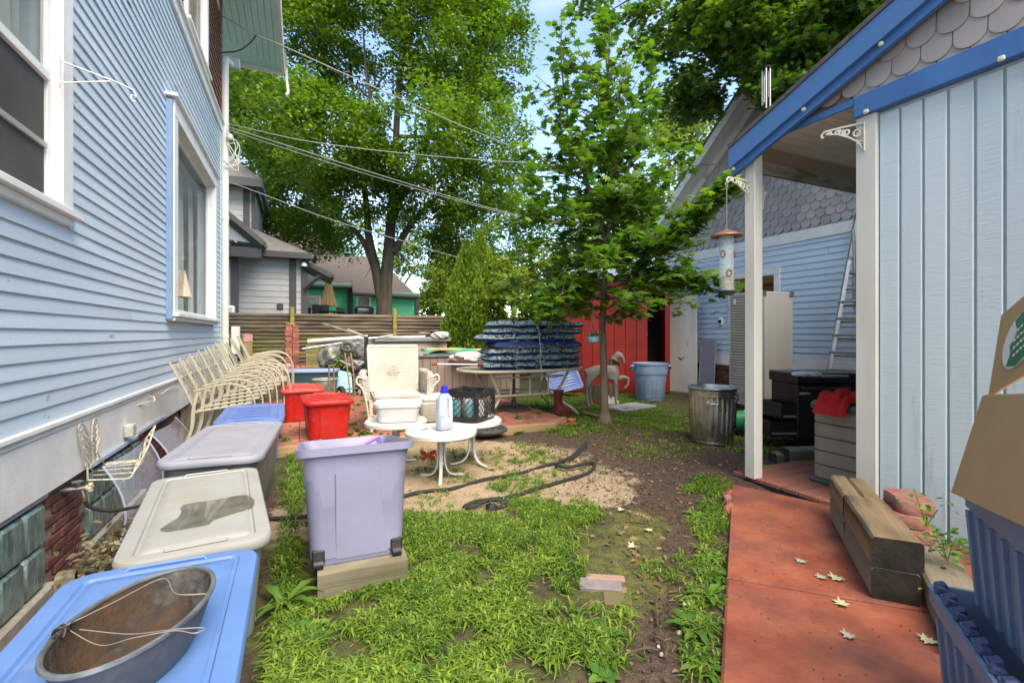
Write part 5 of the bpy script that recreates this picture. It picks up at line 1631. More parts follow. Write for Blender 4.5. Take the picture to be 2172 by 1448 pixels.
# clear window well covers
M_CLEAR = mat('clear_acrylic', (.62, .68, .82), rough=.08, spec=.8, alpha=.26)
wc = thing('window_well_cover', 'clear plastic window well cover over the glass block window beside the spigot', 'cover', (HX, 5.3, 0))
def wellcover(t, y0, y1, z0, z1, out):
    m = MB()
    m.sheet(lambda u, v: Vector((HX + .03 + out * math.sin(PI * min(1, .12 + v * .55)) * (.55 + .45 * math.sin(PI * (.08 + .84 * u))), y0 + (y1 - y0) * u, z1 + (z0 - z1) * v)), 13, 9)
    m.build('dome', M_CLEAR, t, world=True, smooth=25)
    for yy in (y0, y1):
        m = MB(); pts = [Vector((HX + .03 + out * math.sin(PI * min(1, .12 + v * .55)) * .68, yy, z1 + (z0 - z1) * v)) for v in np.linspace(0, 1, 8)]
        m.tube(pts, .008, 5); m.build('end_rib', mat('clear_edge', (.55, .62, .78), rough=.1, spec=.8, alpha=.55), t, world=True)
    m = MB(); m.bx(HX + .022, HX + .05, y0 - .02, y1 + .02, z1 - .005, z1 + .03, .004); m.build('flange', MATS['clear_edge'], t, world=True)
wellcover(wc, 4.72, 5.86, -.45, .15, .34)
wc2 = thing('window_well_cover', 'clear plastic window well cover full of leaves beyond the wire rack', 'cover', (HX, 6.4, 0))
wellcover(wc2, 5.9, 6.95, -.42, .18, .46)
# dry plant in a pot against the wall
dp = thing('potted_plant', 'withered grey green plant in a dark pot between wall and grey tote', 'plant', (-1.10, 3.72, GZ_(-1.1, 3.72) + .02))
m = MB(); m.lathe([(.07, 0), (.10, .12), (.105, .125), (.095, .12), (.06, .1)], 16); m.build('pot', M_DBODY, dp)
P = rng.normal(0, 1, (260, 3)) * np.array([.075, .09, .06]) + np.array([-1.1, 3.72, GZ_(-1.1, 3.72) + .2])
leaves('leaves', P, rng.uniform(.03, .06, 260), leafmat('dry_leaf', (.15, .13, .07), (.23, .21, .12), .15), dp, 'fold', .9)
timber('short mossy wooden stake beside the withered potted plant at the wall', (-1.27, 3.66, GZ_(-1.27, 3.66) + .14), .2, (.09, .10, .36), name='wood_stake')
# white plant hanger on the window casing
hb = at_x(131, 130, HX + .06)
hb2 = at_x(131, 176, HX + .06)
hg = thing('plant_hanger', 'white metal plant hanger reaching out from the near window casing', 'bracket', hb2)
m = MB(); m.box((HX + .05, hb.y, (hb.z + hb2.z) / 2), (.008, .022, hb.z - hb2.z + .06), None, .002); m.build('plate', M_WHITE, hg, world=True)
tip = at_x(320, 152, HX + .34)
e1 = Vector((HX + .40, hb.y + .20, hb.z - .03))
m = MB(); m.tube([(HX + .055, hb.y, hb.z), Vector((HX + .3, hb.y + .15, hb.z - .01)), e1, e1 + Vector((.015, .01, -.04))], .006, 6); m.tube([(HX + .055, hb.y, hb2.z), Vector((HX + .28, hb.y + .14, hb.z - .02))], .005, 6)
m.tube([e1 + Vector((.012 * math.cos(a), .012 * math.cos(a), -.06 + .022 * math.sin(a))) for a in np.linspace(.5, 5.6, 12)], .004, 5)
m.build('arm', M_WHITE, hg, world=True)
# hook and cord on the skirt
p = at_x(310, 852, HX + .03)
hk = thing('cord_hook', 'white wire hook with dangling cord on the skirt board', 'hook', p)
m = MB(); m.tube(smooth_path([(-.01, -.25, .0), (.03, 0, .0), (.05, .1, -.01), (.03, .16, .03), (0, .12, .05)], 5), .006, 6); m.build('hook', M_CREAM, hk)
m = MB(); m.tube(smooth_path([(0, .2, .08), (.02, .5, .02), (.02, .9, .05), (.01, 1.5, .0)], 5), .005, 5); m.build('cord', M_CREAM, hk)

# ================================================================== stacked cream metal chairs
M_CHAIR = mat('cream_enamel_metal', (.46, .42, .32), (.38, .345, .255), rough=.42, scale=6, spec=.5)
def make_chair(label, group):
    t = thing('metal_chair', label, 'chair', (0, 0, 0), 0, group)
    w = .27
    for s in (-1, 1):
        m = MB()
        m.tube(smooth_path([(.06, s * w, .60), (.25, s * w, .635), (.42, s * (w + .01), .64), (.55, s * (w + .01), .585), (.62, s * (w + .005), .47), (.635, s * w, .3), (.62, s * w, 0)], 5), .0135, 6, flat=.75)
        m.build('arm_and_leg', M_CHAIR, t)
        m = MB(); m.tube(smooth_path([(-.14, s * (w - .02), .93), (-.02, s * (w - .02), .62), (.06, s * (w - .02), .38), (.08, s * (w - .02), .36)], 4), .016, 6, flat=.6); m.build('back_post', M_CHAIR, t)
        m = MB(); m.strap(smooth_path([(.10, s * w, .60), (.05, s * w, .42), (.02, s * w, .2), (-.06, s * w, 0)], 4), .035, .006, (1, 0, .2)); m.build('rear_leg', M_CHAIR, t)
    m = MB()
    for k in range(5):
        z = .48 + k * .10; x = .028 - (z - .48) * .40
        m.tube([(x, -w + .02, z), (x, w - .02, z)], .006, 5)
    for y in (-.15, -.08, .08, .15):
        m.tube([(.045, y, .42), (-.135, y, .90)], .007, 5)
    m.build('back_lattice', M_CHAIR, t)
    m = MB()
    for k in range(7):
        x = .10 + k * .078
        m.box((x, 0, .385 + .03 * (k / 6)), (.052, 2 * w - .04, .006), Matrix.Rotation(-.06, 3, 'Y'))
    m.tube([(.07, -w + .01, .37), (.60, -w + .01, .405), (.60, w - .01, .405), (.07, w - .01, .37)], .011, 6)
    m.build('seat', M_CHAIR, t)
    return t
ch0 = make_chair('cream metal stacking chair, bottom of the stack nearest the house foundation', 'stacked cream metal chairs')
def place(c, loc, rx, ry, rz, label):
    c.location = loc; c.rotation_euler = (rx, ry, rz); c['label'] = label
ordn = ['lowest', 'second lowest', 'third lowest', 'third highest', 'second highest', 'topmost']
for i in range(6):
    c = ch0 if i == 0 else copy_tree(ch0)
    place(c, (-1.08 + i * .070, 6.36 + i * .10, -.03 + i * .040), 0, -.06, .03, 'cream metal chair, %s in the front stack behind the cornflower tote' % ordn[i])
for i in range(5):
    c = copy_tree(ch0)
    place(c, (-1.02 + i * .075, 8.3 + i * .11, .06 + i * .045), 0, -.05, .05, 'cream metal chair, %s in the rear stack by the downspout' % (ordn[:2] + ordn[3:])[i])
# ================================================================== three little white tables
M_WMET = mat('white_enamel_metal', (.60, .60, .575), (.52, .52, .50), rough=.38, scale=5, stain=(.38, .33, .25), stain_scale=14, stain_lo=.66, stain_hi=.72)
def small_table(label, px, py, z, dia, rz):
    d = (CAM_H - z) / ((py - HY) / F)
    c = at_d(px, HY, d)
    t = thing('side_table', label, 'table', (c.x, c.y, GZ_(c.x, c.y)), rz, 'small white metal tables')
    zz = z - GZ_(c.x, c.y)
    R = dia / 2
    m = MB(); m.lathe([(R * .05, zz - .012), (R * .8, zz - .010), (R * .95, zz - .004), (R, zz - .018), (R, zz - .045), (R * .975, zz - .047), (R * .96, zz - .02), (R * .05, zz - .022)], 40); m.build('top', M_WMET, t, smooth=40)
    for k in range(3):
        a = k * 2 * PI / 3
        ca_, sa_ = math.cos(a), math.sin(a)
        f = lambda r, h: (ca_ * r, sa_ * r, h)
        m = MB(); m.strap(smooth_path([f(.05, zz - .02), f(.03, zz - .05), f(.026, zz * .5), f(.03, .13), f(.055, .06), f(.11, .02), f(.20, .006)], 5), .026, .012, (-sa_, ca_, 0)); m.build('leg', M_WMET, t)
    for h in (.62, .3):
        m = MB(); m.lathe([(.018, zz * h - .01), (.022, zz * h), (.018, zz * h + .01)], 10); m.build('collar', M_WMET, t)
    return Vector((c.x, c.y, z))
tL = small_table('white round metal table at left, carrying the white dishpan', 840, 888, .417, .56, .3)
tC = small_table('white round metal table nearest the camera, carrying the detergent bottle', 936, 908, .417, .585, -1.9)
tR = small_table('white round metal table at right, carrying the black milk crate', 1001, 886, .417, .55, .9)
# dishpan
dpn = thing('dishpan', 'translucent white plastic dishpan on the left white table', 'basin', (tL.x + .02, tL.y - .02, tL.z - .005), -.25)
m = MB(); m.loft([rrect(.33, .27, .05, 4, 0), rrect(.345, .285, .055, 4, .01), rrect(.385, .32, .06, 4, .13), rrect(.41, .345, .065, 4, .135), rrect(.415, .35, .065, 4, .165), rrect(.40, .335, .06, 4, .166), rrect(.375, .31, .055, 4, .13), rrect(.34, .28, .05, 4, .015)]); m.build('body', mat('milky_white_plastic', (.60, .61, .60), rough=.35, subsurf=.3), dpn)
# detergent bottle
bt_ = thing('detergent_bottle', 'milky blue detergent bottle with royal blue cap on the nearest white table', 'bottle', (tC.x + .02, tC.y - .02, tC.z - .003), .25)
m = MB(); m.loft([rrect(.12, .075, .03, 4, 0), rrect(.135, .088, .03, 4, .015), rrect(.136, .09, .03, 4, .14), rrect(.134, .088, .03, 4, .22), rrect(.118, .078, .03, 4, .262), rrect(.07, .06, .025, 4, .288), rrect(.052, .05, .024, 4, .30)])
bd = m.build('body', mat('milky_blue_plastic', (.33, .40, .51), (.50, .54, .58), rough=.3, scale=3, stretch=(.1, .1, 3), lo=.4, hi=.6, subsurf=.3), bt_, smooth=60)
m = MB(); m.tube(smooth_path([(.02, -.045, .27), (.02, -.058, .24), (.018, -.056, .18), (.02, -.047, .12)], 5), [.014] * 16, 8); m.build('grip', MATS['milky_white_plastic'], bd)
m = MB(); m.box((-.045, -.0455, .08), (.03, .003, .09), None, .001); m.build('label_patch', mat('blue_label', (.10, .22, .55), (.6, .65, .8), rough=.4, scale=60), bd)
m = MB(); m.lathe([(.030, .298), (.034, .30), (.034, .322), (.027, .325), (.026, .352), (.02, .356)], 24); m.build('cap', mat('royal_blue_plastic', (.02, .02, .52), rough=.3), bt_)
# plastic hooks on the near table top
hkq = thing('curtain_hook', 'small black S shaped hook lying on the nearest white table', 'hook', (tC.x - .14, tC.y + .02, tC.z))
m = MB(); m.tube(smooth_path([(-.03, -.02, .003), (-.01, -.03, .003), (0, -.01, .003), (.02, 0, .003), (.03, -.012, .003)], 5), .003, 5); m.build('hook', M_DARK, hkq)
# milk crate
mc = thing('milk_crate', 'black lattice milk crate full of bottles on the right white table', 'crate', (tR.x - .03, tR.y - .02, tR.z - .004), .72)
S_ = .165
def crate_wall(k):
    m = MB()
    for z0, z1 in ((0, .045), (.215, .275)):
        m.bx(-S_, S_, -S_ - .004, -S_ + .008, z0, z1, .002)
    m.bx(-S_ - .004, -S_ + .03, -S_ - .005, -S_ + .009, 0, .28, .002)
    m.bx(S_ - .03, S_ + .004, -S_ - .006, -S_ + .010, 0, .28, .002)
    for q in range(-2, 7):
        x = -S_ + q * .055
        for s in (1, -1):
            a, c = (x, x + s * .17)
            lo, hi = -S_ + .02, S_ - .02
            def clip(xa, za, xb, zb):
                o = []
                for (p0, z0), (p1, z1) in (((xa, za), (xb, zb)),):
                    t0 = 0.; t1 = 1.
                    dx = p1 - p0
                    for lim, sg_ in ((lo, 1), (hi, -1)):
                        f0, f1 = (p0 - lim) * sg_, (p1 - lim) * sg_
                        if f0 < 0 and f1 < 0: return None
                        if f0 < 0: t0 = max(t0, f0 / (f0 - f1))
                        if f1 < 0: t1 = min(t1, f0 / (f0 - f1))
                    if t1 - t0 < .02: return None
                    return (p0 + dx * t0, z0 + (z1 - z0) * t0), (p0 + dx * t1, z0 + (z1 - z0) * t1)
            e = clip(a, .045, c, .215)
            if e: m.tube([(e[0][0], -S_ + .002 + .001 * s, e[0][1]), (e[1][0], -S_ + .002 + .001 * s, e[1][1])], .0042, 4)
    R = rotz(k * PI / 2); m.v = [R @ p for p in m.v]
    return m
for k in range(4): crate_wall(k).build('side', M_BLACKP, mc)
m = MB(); m.bx(-S_, S_, -S_, S_, .004, .012); m.build('floor', M_BLACKP, mc)
m = MB(); m.tube([(S_ + .006, -S_ - .006, .02), (S_ + .006, -S_ - .006, .25)], .006, 6); m.build('corner_rib', M_BLACKP, mc)
cols = [('teal_bottle_plastic', (.06, .35, .36)), ('pink_bottle_plastic', (.50, .22, .24)), ('grey_bottle_plastic', (.32, .30, .32)), ('aqua_bottle_plastic', (.13, .42, .46)), ('white_bottle_plastic', (.62, .62, .60)), ('mauve_bottle_plastic', (.35, .24, .30))]
loc6 = ['near the left corner', 'in the right rear corner', 'at the middle', 'by the left rear side', 'at the front edge', 'by the right side']
wm = mc.matrix_basis
for i, (bx_, by_) in enumerate(((-.10, .08), (.10, .09), (.0, .02), (-.10, -.06), (.02, -.10), (.11, -.04))):
    P = Matrix.Translation(mc.location) @ Matrix.Rotation(.72, 4, 'Z') @ Vector((bx_, by_, .014))
    b = thing('small_bottle', '%s bottle standing inside the black milk crate %s' % (cols[i][0].split('_')[0], loc6[i]), 'bottle', P, rng.uniform(0, 3), 'bottles in the milk crate')
    m = MB(); m.lathe([(.036, 0), (.038, .01), (.038, .13), (.028, .16), (.015, .175)], 14); m.build('body', mat(cols[i][0], cols[i][1], rough=.35), b)
    m = MB(); m.lathe([(.018, .172), (.018, .20), (.012, .205)], 12); m.build('cap', M_WHITE if i % 2 else M_BLACKP, b)
m = MB(); m.box((S_ * .55, -S_ - .006, .03), (.16, .002, .03)); m.build('printed_band', mat('white_print_band', (.5, .5, .5), (.02, .02, .02), rough=.5, scale=55, lo=.45, hi=.5), mc)
# butterfly on a stake
bp_ = gp(908, 1005)
bf = thing('butterfly_stake', 'red metal butterfly on a thin stake beside the nearest white table', 'ornament', (bp_.x, bp_.y, GZ_(bp_.x, bp_.y)), -.2)
bzc = .16
M_BFLY = mat('red_butterfly_enamel', (.55, .03, .02), (.42, .02, .015), rough=.35, scale=20)
for s in (-1, 1):
    m = MB()
    for poly in (((.002, 0), (.02, .035), (.055, .05), (.068, .04), (.06, .012), (.03, .0)), ((.002, -.002), (.03, -.001), (.056, -.008), (.058, -.03), (.04, -.045), (.015, -.03))):
        r0 = [Vector((s * x, -.25 * x, bzc + z)) for x, z in poly]
        m.loft([r0, [p + Vector((0, .003, 0)) for p in r0]])
    m.build('wing', M_BFLY, bf)
m = MB(); m.tube([(0, -.004, bzc + .035), (0, -.006, bzc), (0, -.004, bzc - .035)], [.003, .006, .003], 6); m.build('body', M_BFLY, bf)
m = MB(); m.cyl((0, .002, 0), (0, .002, bzc), .002, seg=5); m.build('stake', M_THIN, bf)

# ================================================================== white wicker armchair and ottoman
def weave_mat(name, c1, c2):
    m = mat(name, c1, c2, rough=.6, scale=5, lo=.3, hi=.75)
    n, l = m.node_tree.nodes, m.node_tree.links
    tcn = n.new('ShaderNodeTexCoord')
    w1_ = n.new('ShaderNodeTexBrick')
    w1_.inputs['Scale'].default_value = 22; w1_.inputs['Mortar Size'].default_value = .045; w1_.inputs['Mortar Smooth'].default_value = .6
    w1_.inputs['Brick Width'].default_value = .75; w1_.inputs['Row Height'].default_value = .36
    mp_ = n.new('ShaderNodeMapping'); mp_.inputs['Rotation'].default_value = (PI / 2, 0, 0)
    l.new(tcn.outputs['Object'], mp_.inputs['Vector']); l.new(mp_.outputs['Vector'], w1_.inputs['Vector'])
    bpn = n.new('ShaderNodeBump'); bpn.inputs['Strength'].default_value = 1; bpn.inputs['Distance'].default_value = .012; bpn.invert = True
    src = n['Principled BSDF'].inputs['Base Color'].links[0].from_socket
    mm = n.new('ShaderNodeMix'); mm.data_type = 'RGBA'; mm.inputs['B'].default_value = (.16, .13, .09, 1)
    l.new(w1_.outputs['Fac'], mm.inputs['Factor']); l.new(src, mm.inputs['A']); l.new(mm.outputs['Result'], n['Principled BSDF'].inputs['Base Color'])
    l.new(w1_.outputs['Fac'], bpn.inputs['Height']); l.new(bpn.outputs['Normal'], n['Principled BSDF'].inputs['Normal'])
    return m
M_WICK = weave_mat('white_wicker', (.60, .575, .51), (.47, .44, .38))
M_WICKP = mat('white_wicker_cane', (.58, .555, .48), (.42, .37, .30), rough=.6, scale=30)
wx, wy = 1.07, 5.86
wc_ = thing('wicker_armchair', 'white wicker armchair with curled arms on the brick patio', 'chair', (wx, wy, PZ), -.08)
def slab(m, f0, f1, th):
    """closed woven slab between a parametric surface and its offset"""
    pass
m = MB()
def backp(u, v): return Vector(((u - .5) * (.56 + .04 * v), .12 + .17 * v + .05 * math.cos((u - .5) * PI), .40 + .54 * v))
rings = []
for v in np.linspace(0, 1, 9):
    fr = [backp(u, v) + Vector((0, -.012, 0)) for u in np.linspace(0, 1, 11)]
    bk = [backp(u, v) + Vector((0, .022, 0)) for u in np.linspace(1, 0, 11)]
    rings.append(fr + bk)
m.loft(rings); bk_ = m.build('backrest', M_WICK, wc_, smooth=50)
m = MB(); m.tube([backp(u, 1.0) + Vector((0, .005, .01)) for u in np.linspace(-.02, 1.02, 11)], .022, 8); m.tube([backp(-.01, v) for v in np.linspace(0, 1, 8)], .018, 7); m.tube([backp(1.01, v) for v in np.linspace(0, 1, 8)], .018, 7); m.build('edge_braid', M_WICKP, bk_)
m = MB()
for i in range(-3, 4):
    for j in range(-2, 3):
        if abs(i) * .8 + abs(j) < 3.2:
            c = backp(.5 + i * .045, .42 + j * .07) + Vector((0, -.02, 0))
            m.tube([c + Vector((.011 * math.cos(a), 0, .014 * math.sin(a))) for a in np.linspace(0, 2 * PI, 9)], .004, 4)
m.build('openwork_diamond', M_WICKP, bk_)
m = MB(); m.loft([rrect(.54, .56, .06, 3, .33, (0, -.14)), rrect(.57, .59, .07, 3, .36, (0, -.14)), rrect(.56, .58, .07, 3, .40, (0, -.14)), rrect(.50, .50, .06, 3, .415, (0, -.14))]); m.build('seat', M_WICK, wc_, smooth=50)
for s in (-1, 1):
    m = MB()
    secs = []
    for t in np.linspace(0, 1, 8):
        y = .20 - .62 * t
        x = s * (.31 + .03 * math.sin(t * PI))
        zt = .64 - .03 * t - (.05 * max(0, t - .7))
        o = []
        for a in np.linspace(-.3, PI * 1.25, 9): o.append(Vector((x + s * (.05 + .045 * math.cos(a)), y, zt + .035 * math.sin(a))))
        o += [Vector((x + s * .0, y, .36)), Vector((x + s * .035, y, .36))]
        secs.append(o)
    m.loft(secs); am = m.build('arm', M_WICK, wc_, smooth=60)
    m = MB(); fy = -.42
    m.tube(smooth_path([(s * .36, fy, .60), (s * .44, fy, .63), (s * .46, fy, .57), (s * .40, fy, .50), (s * .36, fy, .36), (s * .33, fy, .16)], 5), .012, 6)
    for k in range(6): m.tube([(s * (.345 + .0 * k), fy, .36 + k * .04), (s * (.40 + .008 * k), fy + .01, .46 + k * .025)], .005, 4)
    m.build('arm_front', M_WICKP, am)
    m = MB(); m.sheet(lambda u, v: Vector((s * (.335 - .02 * v), .18 - .58 * u, .36 - .24 * v * (1 - .35 * math.sin(u * PI)))), 9, 5); m.build('side_apron', M_WICK, wc_)
m = MB()
for k in range(9):
    x = -.27 + k * .0675
    m.tube([(x, -.425, .35), (x + .05 * (-1) ** k, -.425, .18)], .006, 4); m.tube([(x, -.42, .35), (x - .05 * (-1) ** k, -.42, .2)], .006, 4)
m.tube(smooth_path([(-.3, -.422, .2), (-.15, -.422, .16), (0, -.422, .22), (.15, -.422, .16), (.3, -.422, .2)], 5), .009, 5)
m.build('front_lattice', M_WICKP, wc_)
for s in (-1, 1):
    for yy in (-.41, .17):
        m = MB(); m.cyl((s * .30, yy, 0), (s * .31, yy, .36), .017, .022, 8); m.build('leg', M_WICKP, wc_)
otm = thing('wicker_ottoman', 'low white wicker footstool to the right of the wicker armchair', 'footstool', (1.50, 5.50, PZ), -.1)
m = MB(); m.loft([rrect(.40, .36, .05, 3, .10), rrect(.44, .40, .06, 3, .18), rrect(.46, .42, .06, 3, .31), rrect(.42, .38, .05, 3, .325)]); m.build('woven_body', M_WICK, otm, smooth=50)
m = MB(); m.loft([rrect(.42, .38, .06, 4, .325), rrect(.45, .41, .08, 4, .345), rrect(.45, .41, .08, 4, .37), rrect(.38, .34, .08, 4, .39)]); m.build('cushion', mat('white_cushion', (.58, .57, .55), rough=.85, bump=.2, bscale=200), otm, smooth=60)
for s in (-1, 1):
    for s2 in (-1, 1):
        m = MB(); m.cyl((s * .18, s2 * .16, 0), (s * .18, s2 * .16, .12), .014, .018, 8); m.build('leg', M_WICKP, otm)

# ================================================================== patio table, cushions
M_TFR = mat('cream_table_frame', (.52, .48, .37), (.44, .40, .30), rough=.42, scale=6)
tcx, tcy = 3.0, 6.33
pt = thing('patio_table', 'cream framed oval glass patio table loaded with blue cushions', 'table', (tcx, tcy, 0))
TZ = .70
def oval(a, b, z, n=40, p=2.6):
    o = []
    for k in range(n):
        t = 2 * PI * k / n
        c, s = math.cos(t), math.sin(t)
        o.append(Vector((a * math.copysign(abs(c) ** (2 / p), c), b * math.copysign(abs(s) ** (2 / p), s), z)))
    return o
m = MB(); m.loft([oval(.93, .52, TZ - .006), oval(.935, .525, TZ), oval(.90, .50, TZ + .002)]); m.build('glass_top', mat('brown_glass', (.14, .11, .08), (.2, .16, .12), rough=.15, scale=4), pt)
m = MB(); r = oval(.95, .54, TZ - .02); m.tube(r + [r[0]], .022, 7, False); m.build('rim', M_TFR, pt)
for sx in (-1, 1):
    for sy in (-1, 1):
        m = MB(); m.tube(smooth_path([(sx * .62, sy * .34, TZ - .03), (sx * .52, sy * .30, .45), (sx * .46, sy * .26, .34), (sx * .50, sy * .28, .22), (sx * .66, sy * .38, .10), (sx * .74, sy * .42, 0.0 if sx > 0 else PZ)], 6), .02, 8); m.build('leg', M_TFR, pt)
m = MB()
for zz in (.58, .33):
    m.tube([(-.55, -.30, zz), (.55, -.30, zz)], .016, 6); m.tube([(-.55, .30, zz), (.55, .30, zz)], .016, 6)
for xx in (-.3, 0, .3): m.tube([(xx, -.30, .58), (xx, -.30, .33)], .014, 6)
m.tube([(-.5, -.3, .34), (-.5, .3, .34)], .014, 6); m.tube([(.5, -.3, .34), (.5, .3, .34)], .014, 6)
m.build('under_frame', M_TFR, pt)
# patterned cushions
mp2 = bpy.data.materials.new('navy_scroll_fabric'); mp2.use_nodes = True; MATS['navy_scroll_fabric'] = mp2
n_, l_ = mp2.node_tree.nodes, mp2.node_tree.links
tcn = n_.new('ShaderNodeNewGeometry')
nz2 = n_.new('ShaderNodeTexNoise'); nz2.inputs['Scale'].default_value = 8; nz2.inputs['Detail'].default_value = 1.5; nz2.inputs['Distortion'].default_value = 2.2
l_.new(tcn.outputs['Position'], nz2.inputs['Vector'])
wv = n_.new('ShaderNodeMath'); wv.operation = 'MULTIPLY'; wv.inputs[1].default_value = 24; l_.new(nz2.outputs['Fac'], wv.inputs[0])
sn = n_.new('ShaderNodeMath'); sn.operation = 'SINE'; l_.new(wv.outputs['Value'], sn.inputs[0])
rp = n_.new('ShaderNodeValToRGB'); rp.color_ramp.interpolation = 'CONSTANT'
rp.color_ramp.elements[0].color = (.006, .010, .035, 1)
rp.color_ramp.elements[1].position = .34; rp.color_ramp.elements[1].color = (.66, .70, .66, 1)
e_ = rp.color_ramp.elements.new(.70); e_.color = (.16, .46, .50, 1)
e_ = rp.color_ramp.elements.new(.95); e_.color = (.006, .010, .035, 1)
mr = n_.new('ShaderNodeMapRange'); mr.inputs['From Min'].default_value = -1; l_.new(sn.outputs['Value'], mr.inputs['Value']); l_.new(mr.outputs['Result'], rp.inputs['Fac'])
l_.new(rp.outputs['Color'], n_['Principled BSDF'].inputs['Base Color']); n_['Principled BSDF'].inputs['Roughness'].default_value = .85
M_NAVY = mat('navy_fabric', (.02, .05, .23), (.028, .065, .27), rough=.85, scale=6, bump=.15, bscale=150)
cz_ = TZ + .006
lays = ['bottom', 'second from the bottom', 'third from the bottom', 'middle', 'third from the top', 'second from the top', 'topmost']
for i in range(7):
    Wd = 1.50 * (1 - .012 * i) + rng.uniform(-.05, .05)
    Dp = .54
    hh = .098
    ox = (rng.uniform(-.04, .04) + .08 if i < 5 else rng.uniform(-.02, .03) + .12) - .02 * (i == 4) * 4
    c = thing('chair_cushion', 'navy chair cushion with scroll pattern, %s of the tied stack' % lays[i], 'cushion', (tcx + ox + .02, tcy - .14 + rng.uniform(-.03, .03), cz_ + i * .0955), rng.uniform(-.03, .03), 'tied stack of navy cushions')
    pat_up = i not in (3,)
    def half(z0, z1, zm, up):
        m = MB(); nu, nv = 33, 11
        def fn(u, v):
            x = (u - .5) * Wd; y = (v - .5) * Dp
            ex = 1 - abs(2 * u - 1) ** 10; ey = 1 - abs(2 * v - 1) ** 6
            k = (max(0, ex) * max(0, ey)) ** .24
            waist = 1 - .45 * math.exp(-((u - .52) / .03) ** 2)
            z = zm + (z1 - zm) * k * waist * (1 + .10 * math.sin(u * 19 + i) * math.sin(v * 6))
            return Vector((x * (1 - .01 * (1 - ey)), y, z + .004 * math.sin(u * 23 + i * 2)))
        m.sheet(fn, nu, nv); return m
    half(.05, hh, .036, True).build('patterned_face' if pat_up else 'navy_back', mp2 if pat_up else M_NAVY, c, smooth=60)
    half(.046, .0, .040, False).build('navy_back' if pat_up else 'patterned_face', M_NAVY if pat_up else mp2, c, smooth=60)
    for k in range(3):
        m = MB(); a = Vector(((k - 1) * .35 + rng.uniform(-.1, .1), -Dp / 2 - .01, .05))
        m.tube(smooth_path([a, a + Vector((rng.uniform(-.05, .05), -.02, .03)), a + Vector((rng.uniform(-.1, .1), -.03, -.03)), a + Vector((rng.uniform(-.1, .1), -.015, -.05))], 4), .005, 4)
        m.build('tie', MATS['navy_scroll_fabric'], c)
tw = thing('tie_cord', 'pale cord tied around the middle of the cushion stack', 'cord', (tcx + .06, tcy - .42, TZ))
m = MB(); m.tube(smooth_path([(.0, .02, .70), (-.02, -.03, .60), (.01, -.035, .50), (.02, -.03, .38), (.03, -.04, .25), (.02, -.04, .16), (.03, -.05, .03), (.035, -.06, -.06), (.03, -.065, -.16)], 5), .010, 5)
m.tube(smooth_path([(.02, -.045, .2), (-.06, -.05, .15), (.0, -.06, .1), (.09, -.05, .13), (.02, -.045, .2)], 5), .007, 5); m.build('cord', mat('grey_cord', (.50, .50, .47), (.15, .16, .2), rough=.8, scale=90), tw)
# white pole with red grips lying on the table
a, c = at_z(920, 772, TZ + .045), at_z(1040, 772, TZ + .045)
sk = thing('white_pole', 'white pole with red end grips lying across the patio table', 'pole', a)
a = at_d(920, 772, 6.5); c = at_d(1045, 773, 6.55)
m = MB(); m.tube([a, c], .011, 8); m.build('shaft', M_WHITE, sk, world=True)
for q, w in ((a, (c - a).normalized()), (a.lerp(c, .78), (c - a).normalized())):
    m = MB(); m.tube([q - w * .03, q + w * .05], .017, 8); m.build('red_grip', mat('red_rubber', (.35, .02, .02), rough=.6), sk, world=True)
# umbrella bases
def umb_base(label, px, py, z, R, pole=0.):
    p = at_z(px, py, z)
    t = thing('umbrella_base', label, 'umbrella base', (p.x, p.y, z))
    M_I = mat('dark_cast_iron', (.035, .035, .036), (.06, .06, .06), rough=.55, scale=20, bump=.3, bscale=40)
    m = MB(); m.lathe([(R, 0), (R, .02), (R * .93, .032), (R * .8, .034), (R * .3, .045), (.04, .06), (.035, .14), (.028, .14)], 30); m.build('plate', M_I, t)
    m = MB()
    for k in range(12):
        a = k * PI / 6
        m.tube([(R * .35 * math.cos(a), R * .35 * math.sin(a), .046), (R * .6 * math.cos(a + .2), R * .6 * math.sin(a + .2), .044), (R * .85 * math.cos(a), R * .85 * math.sin(a), .036)], .009, 5)
    m.build('scroll_relief', M_I, t)
    if pole:
        m = MB(); m.cyl((0, 0, .05), (0, 0, pole), .022, seg=10); m.build('pole', M_I, t)
umb_base('dark cast iron umbrella base at the patio edge behind the white tables', 1034, 912, PZ, .23)
umb_base('dark umbrella base with a short pole under the patio table', 1090, 868, PZ, .25, .55)
# boot
p = at_z(1187, 877, PZ)
bo = thing('rain_boot', 'single dark red rubber boot standing under the right end of the patio table', 'boot', (p.x, p.y, PZ), -.25)
m = MB()
def el(cx_, cy_, a, b, z, n=14): return [Vector((cx_ + a * math.cos(2 * PI * k / n), cy_ + b * math.sin(2 * PI * k / n), z)) for k in range(n)]
m.loft([el(.05, 0, .135, .05, 0), el(.05, 0, .14, .055, .03), el(.045, 0, .13, .055, .06), el(.01, 0, .085, .05, .10), el(-.02, 0, .06, .05, .16), el(-.02, 0, .058, .055, .24), el(-.015, 0, .072, .065, .30), el(-.015, 0, .078, .07, .33), el(-.015, 0, .07, .062, .33), el(-.02, 0, .05, .045, .2)])
m.build('shaft', mat('dark_red_rubber', (.12, .012, .014), (.085, .01, .012), rough=.3, scale=6), bo, smooth=60)
m = MB(); m.loft([el(.05, 0, .14, .056, -.002), el(.05, 0, .145, .06, .0), el(.05, 0, .145, .06, .02), el(.05, 0, .14, .056, .024)]); m.build('sole', MATS['dark_red_rubber'], bo)
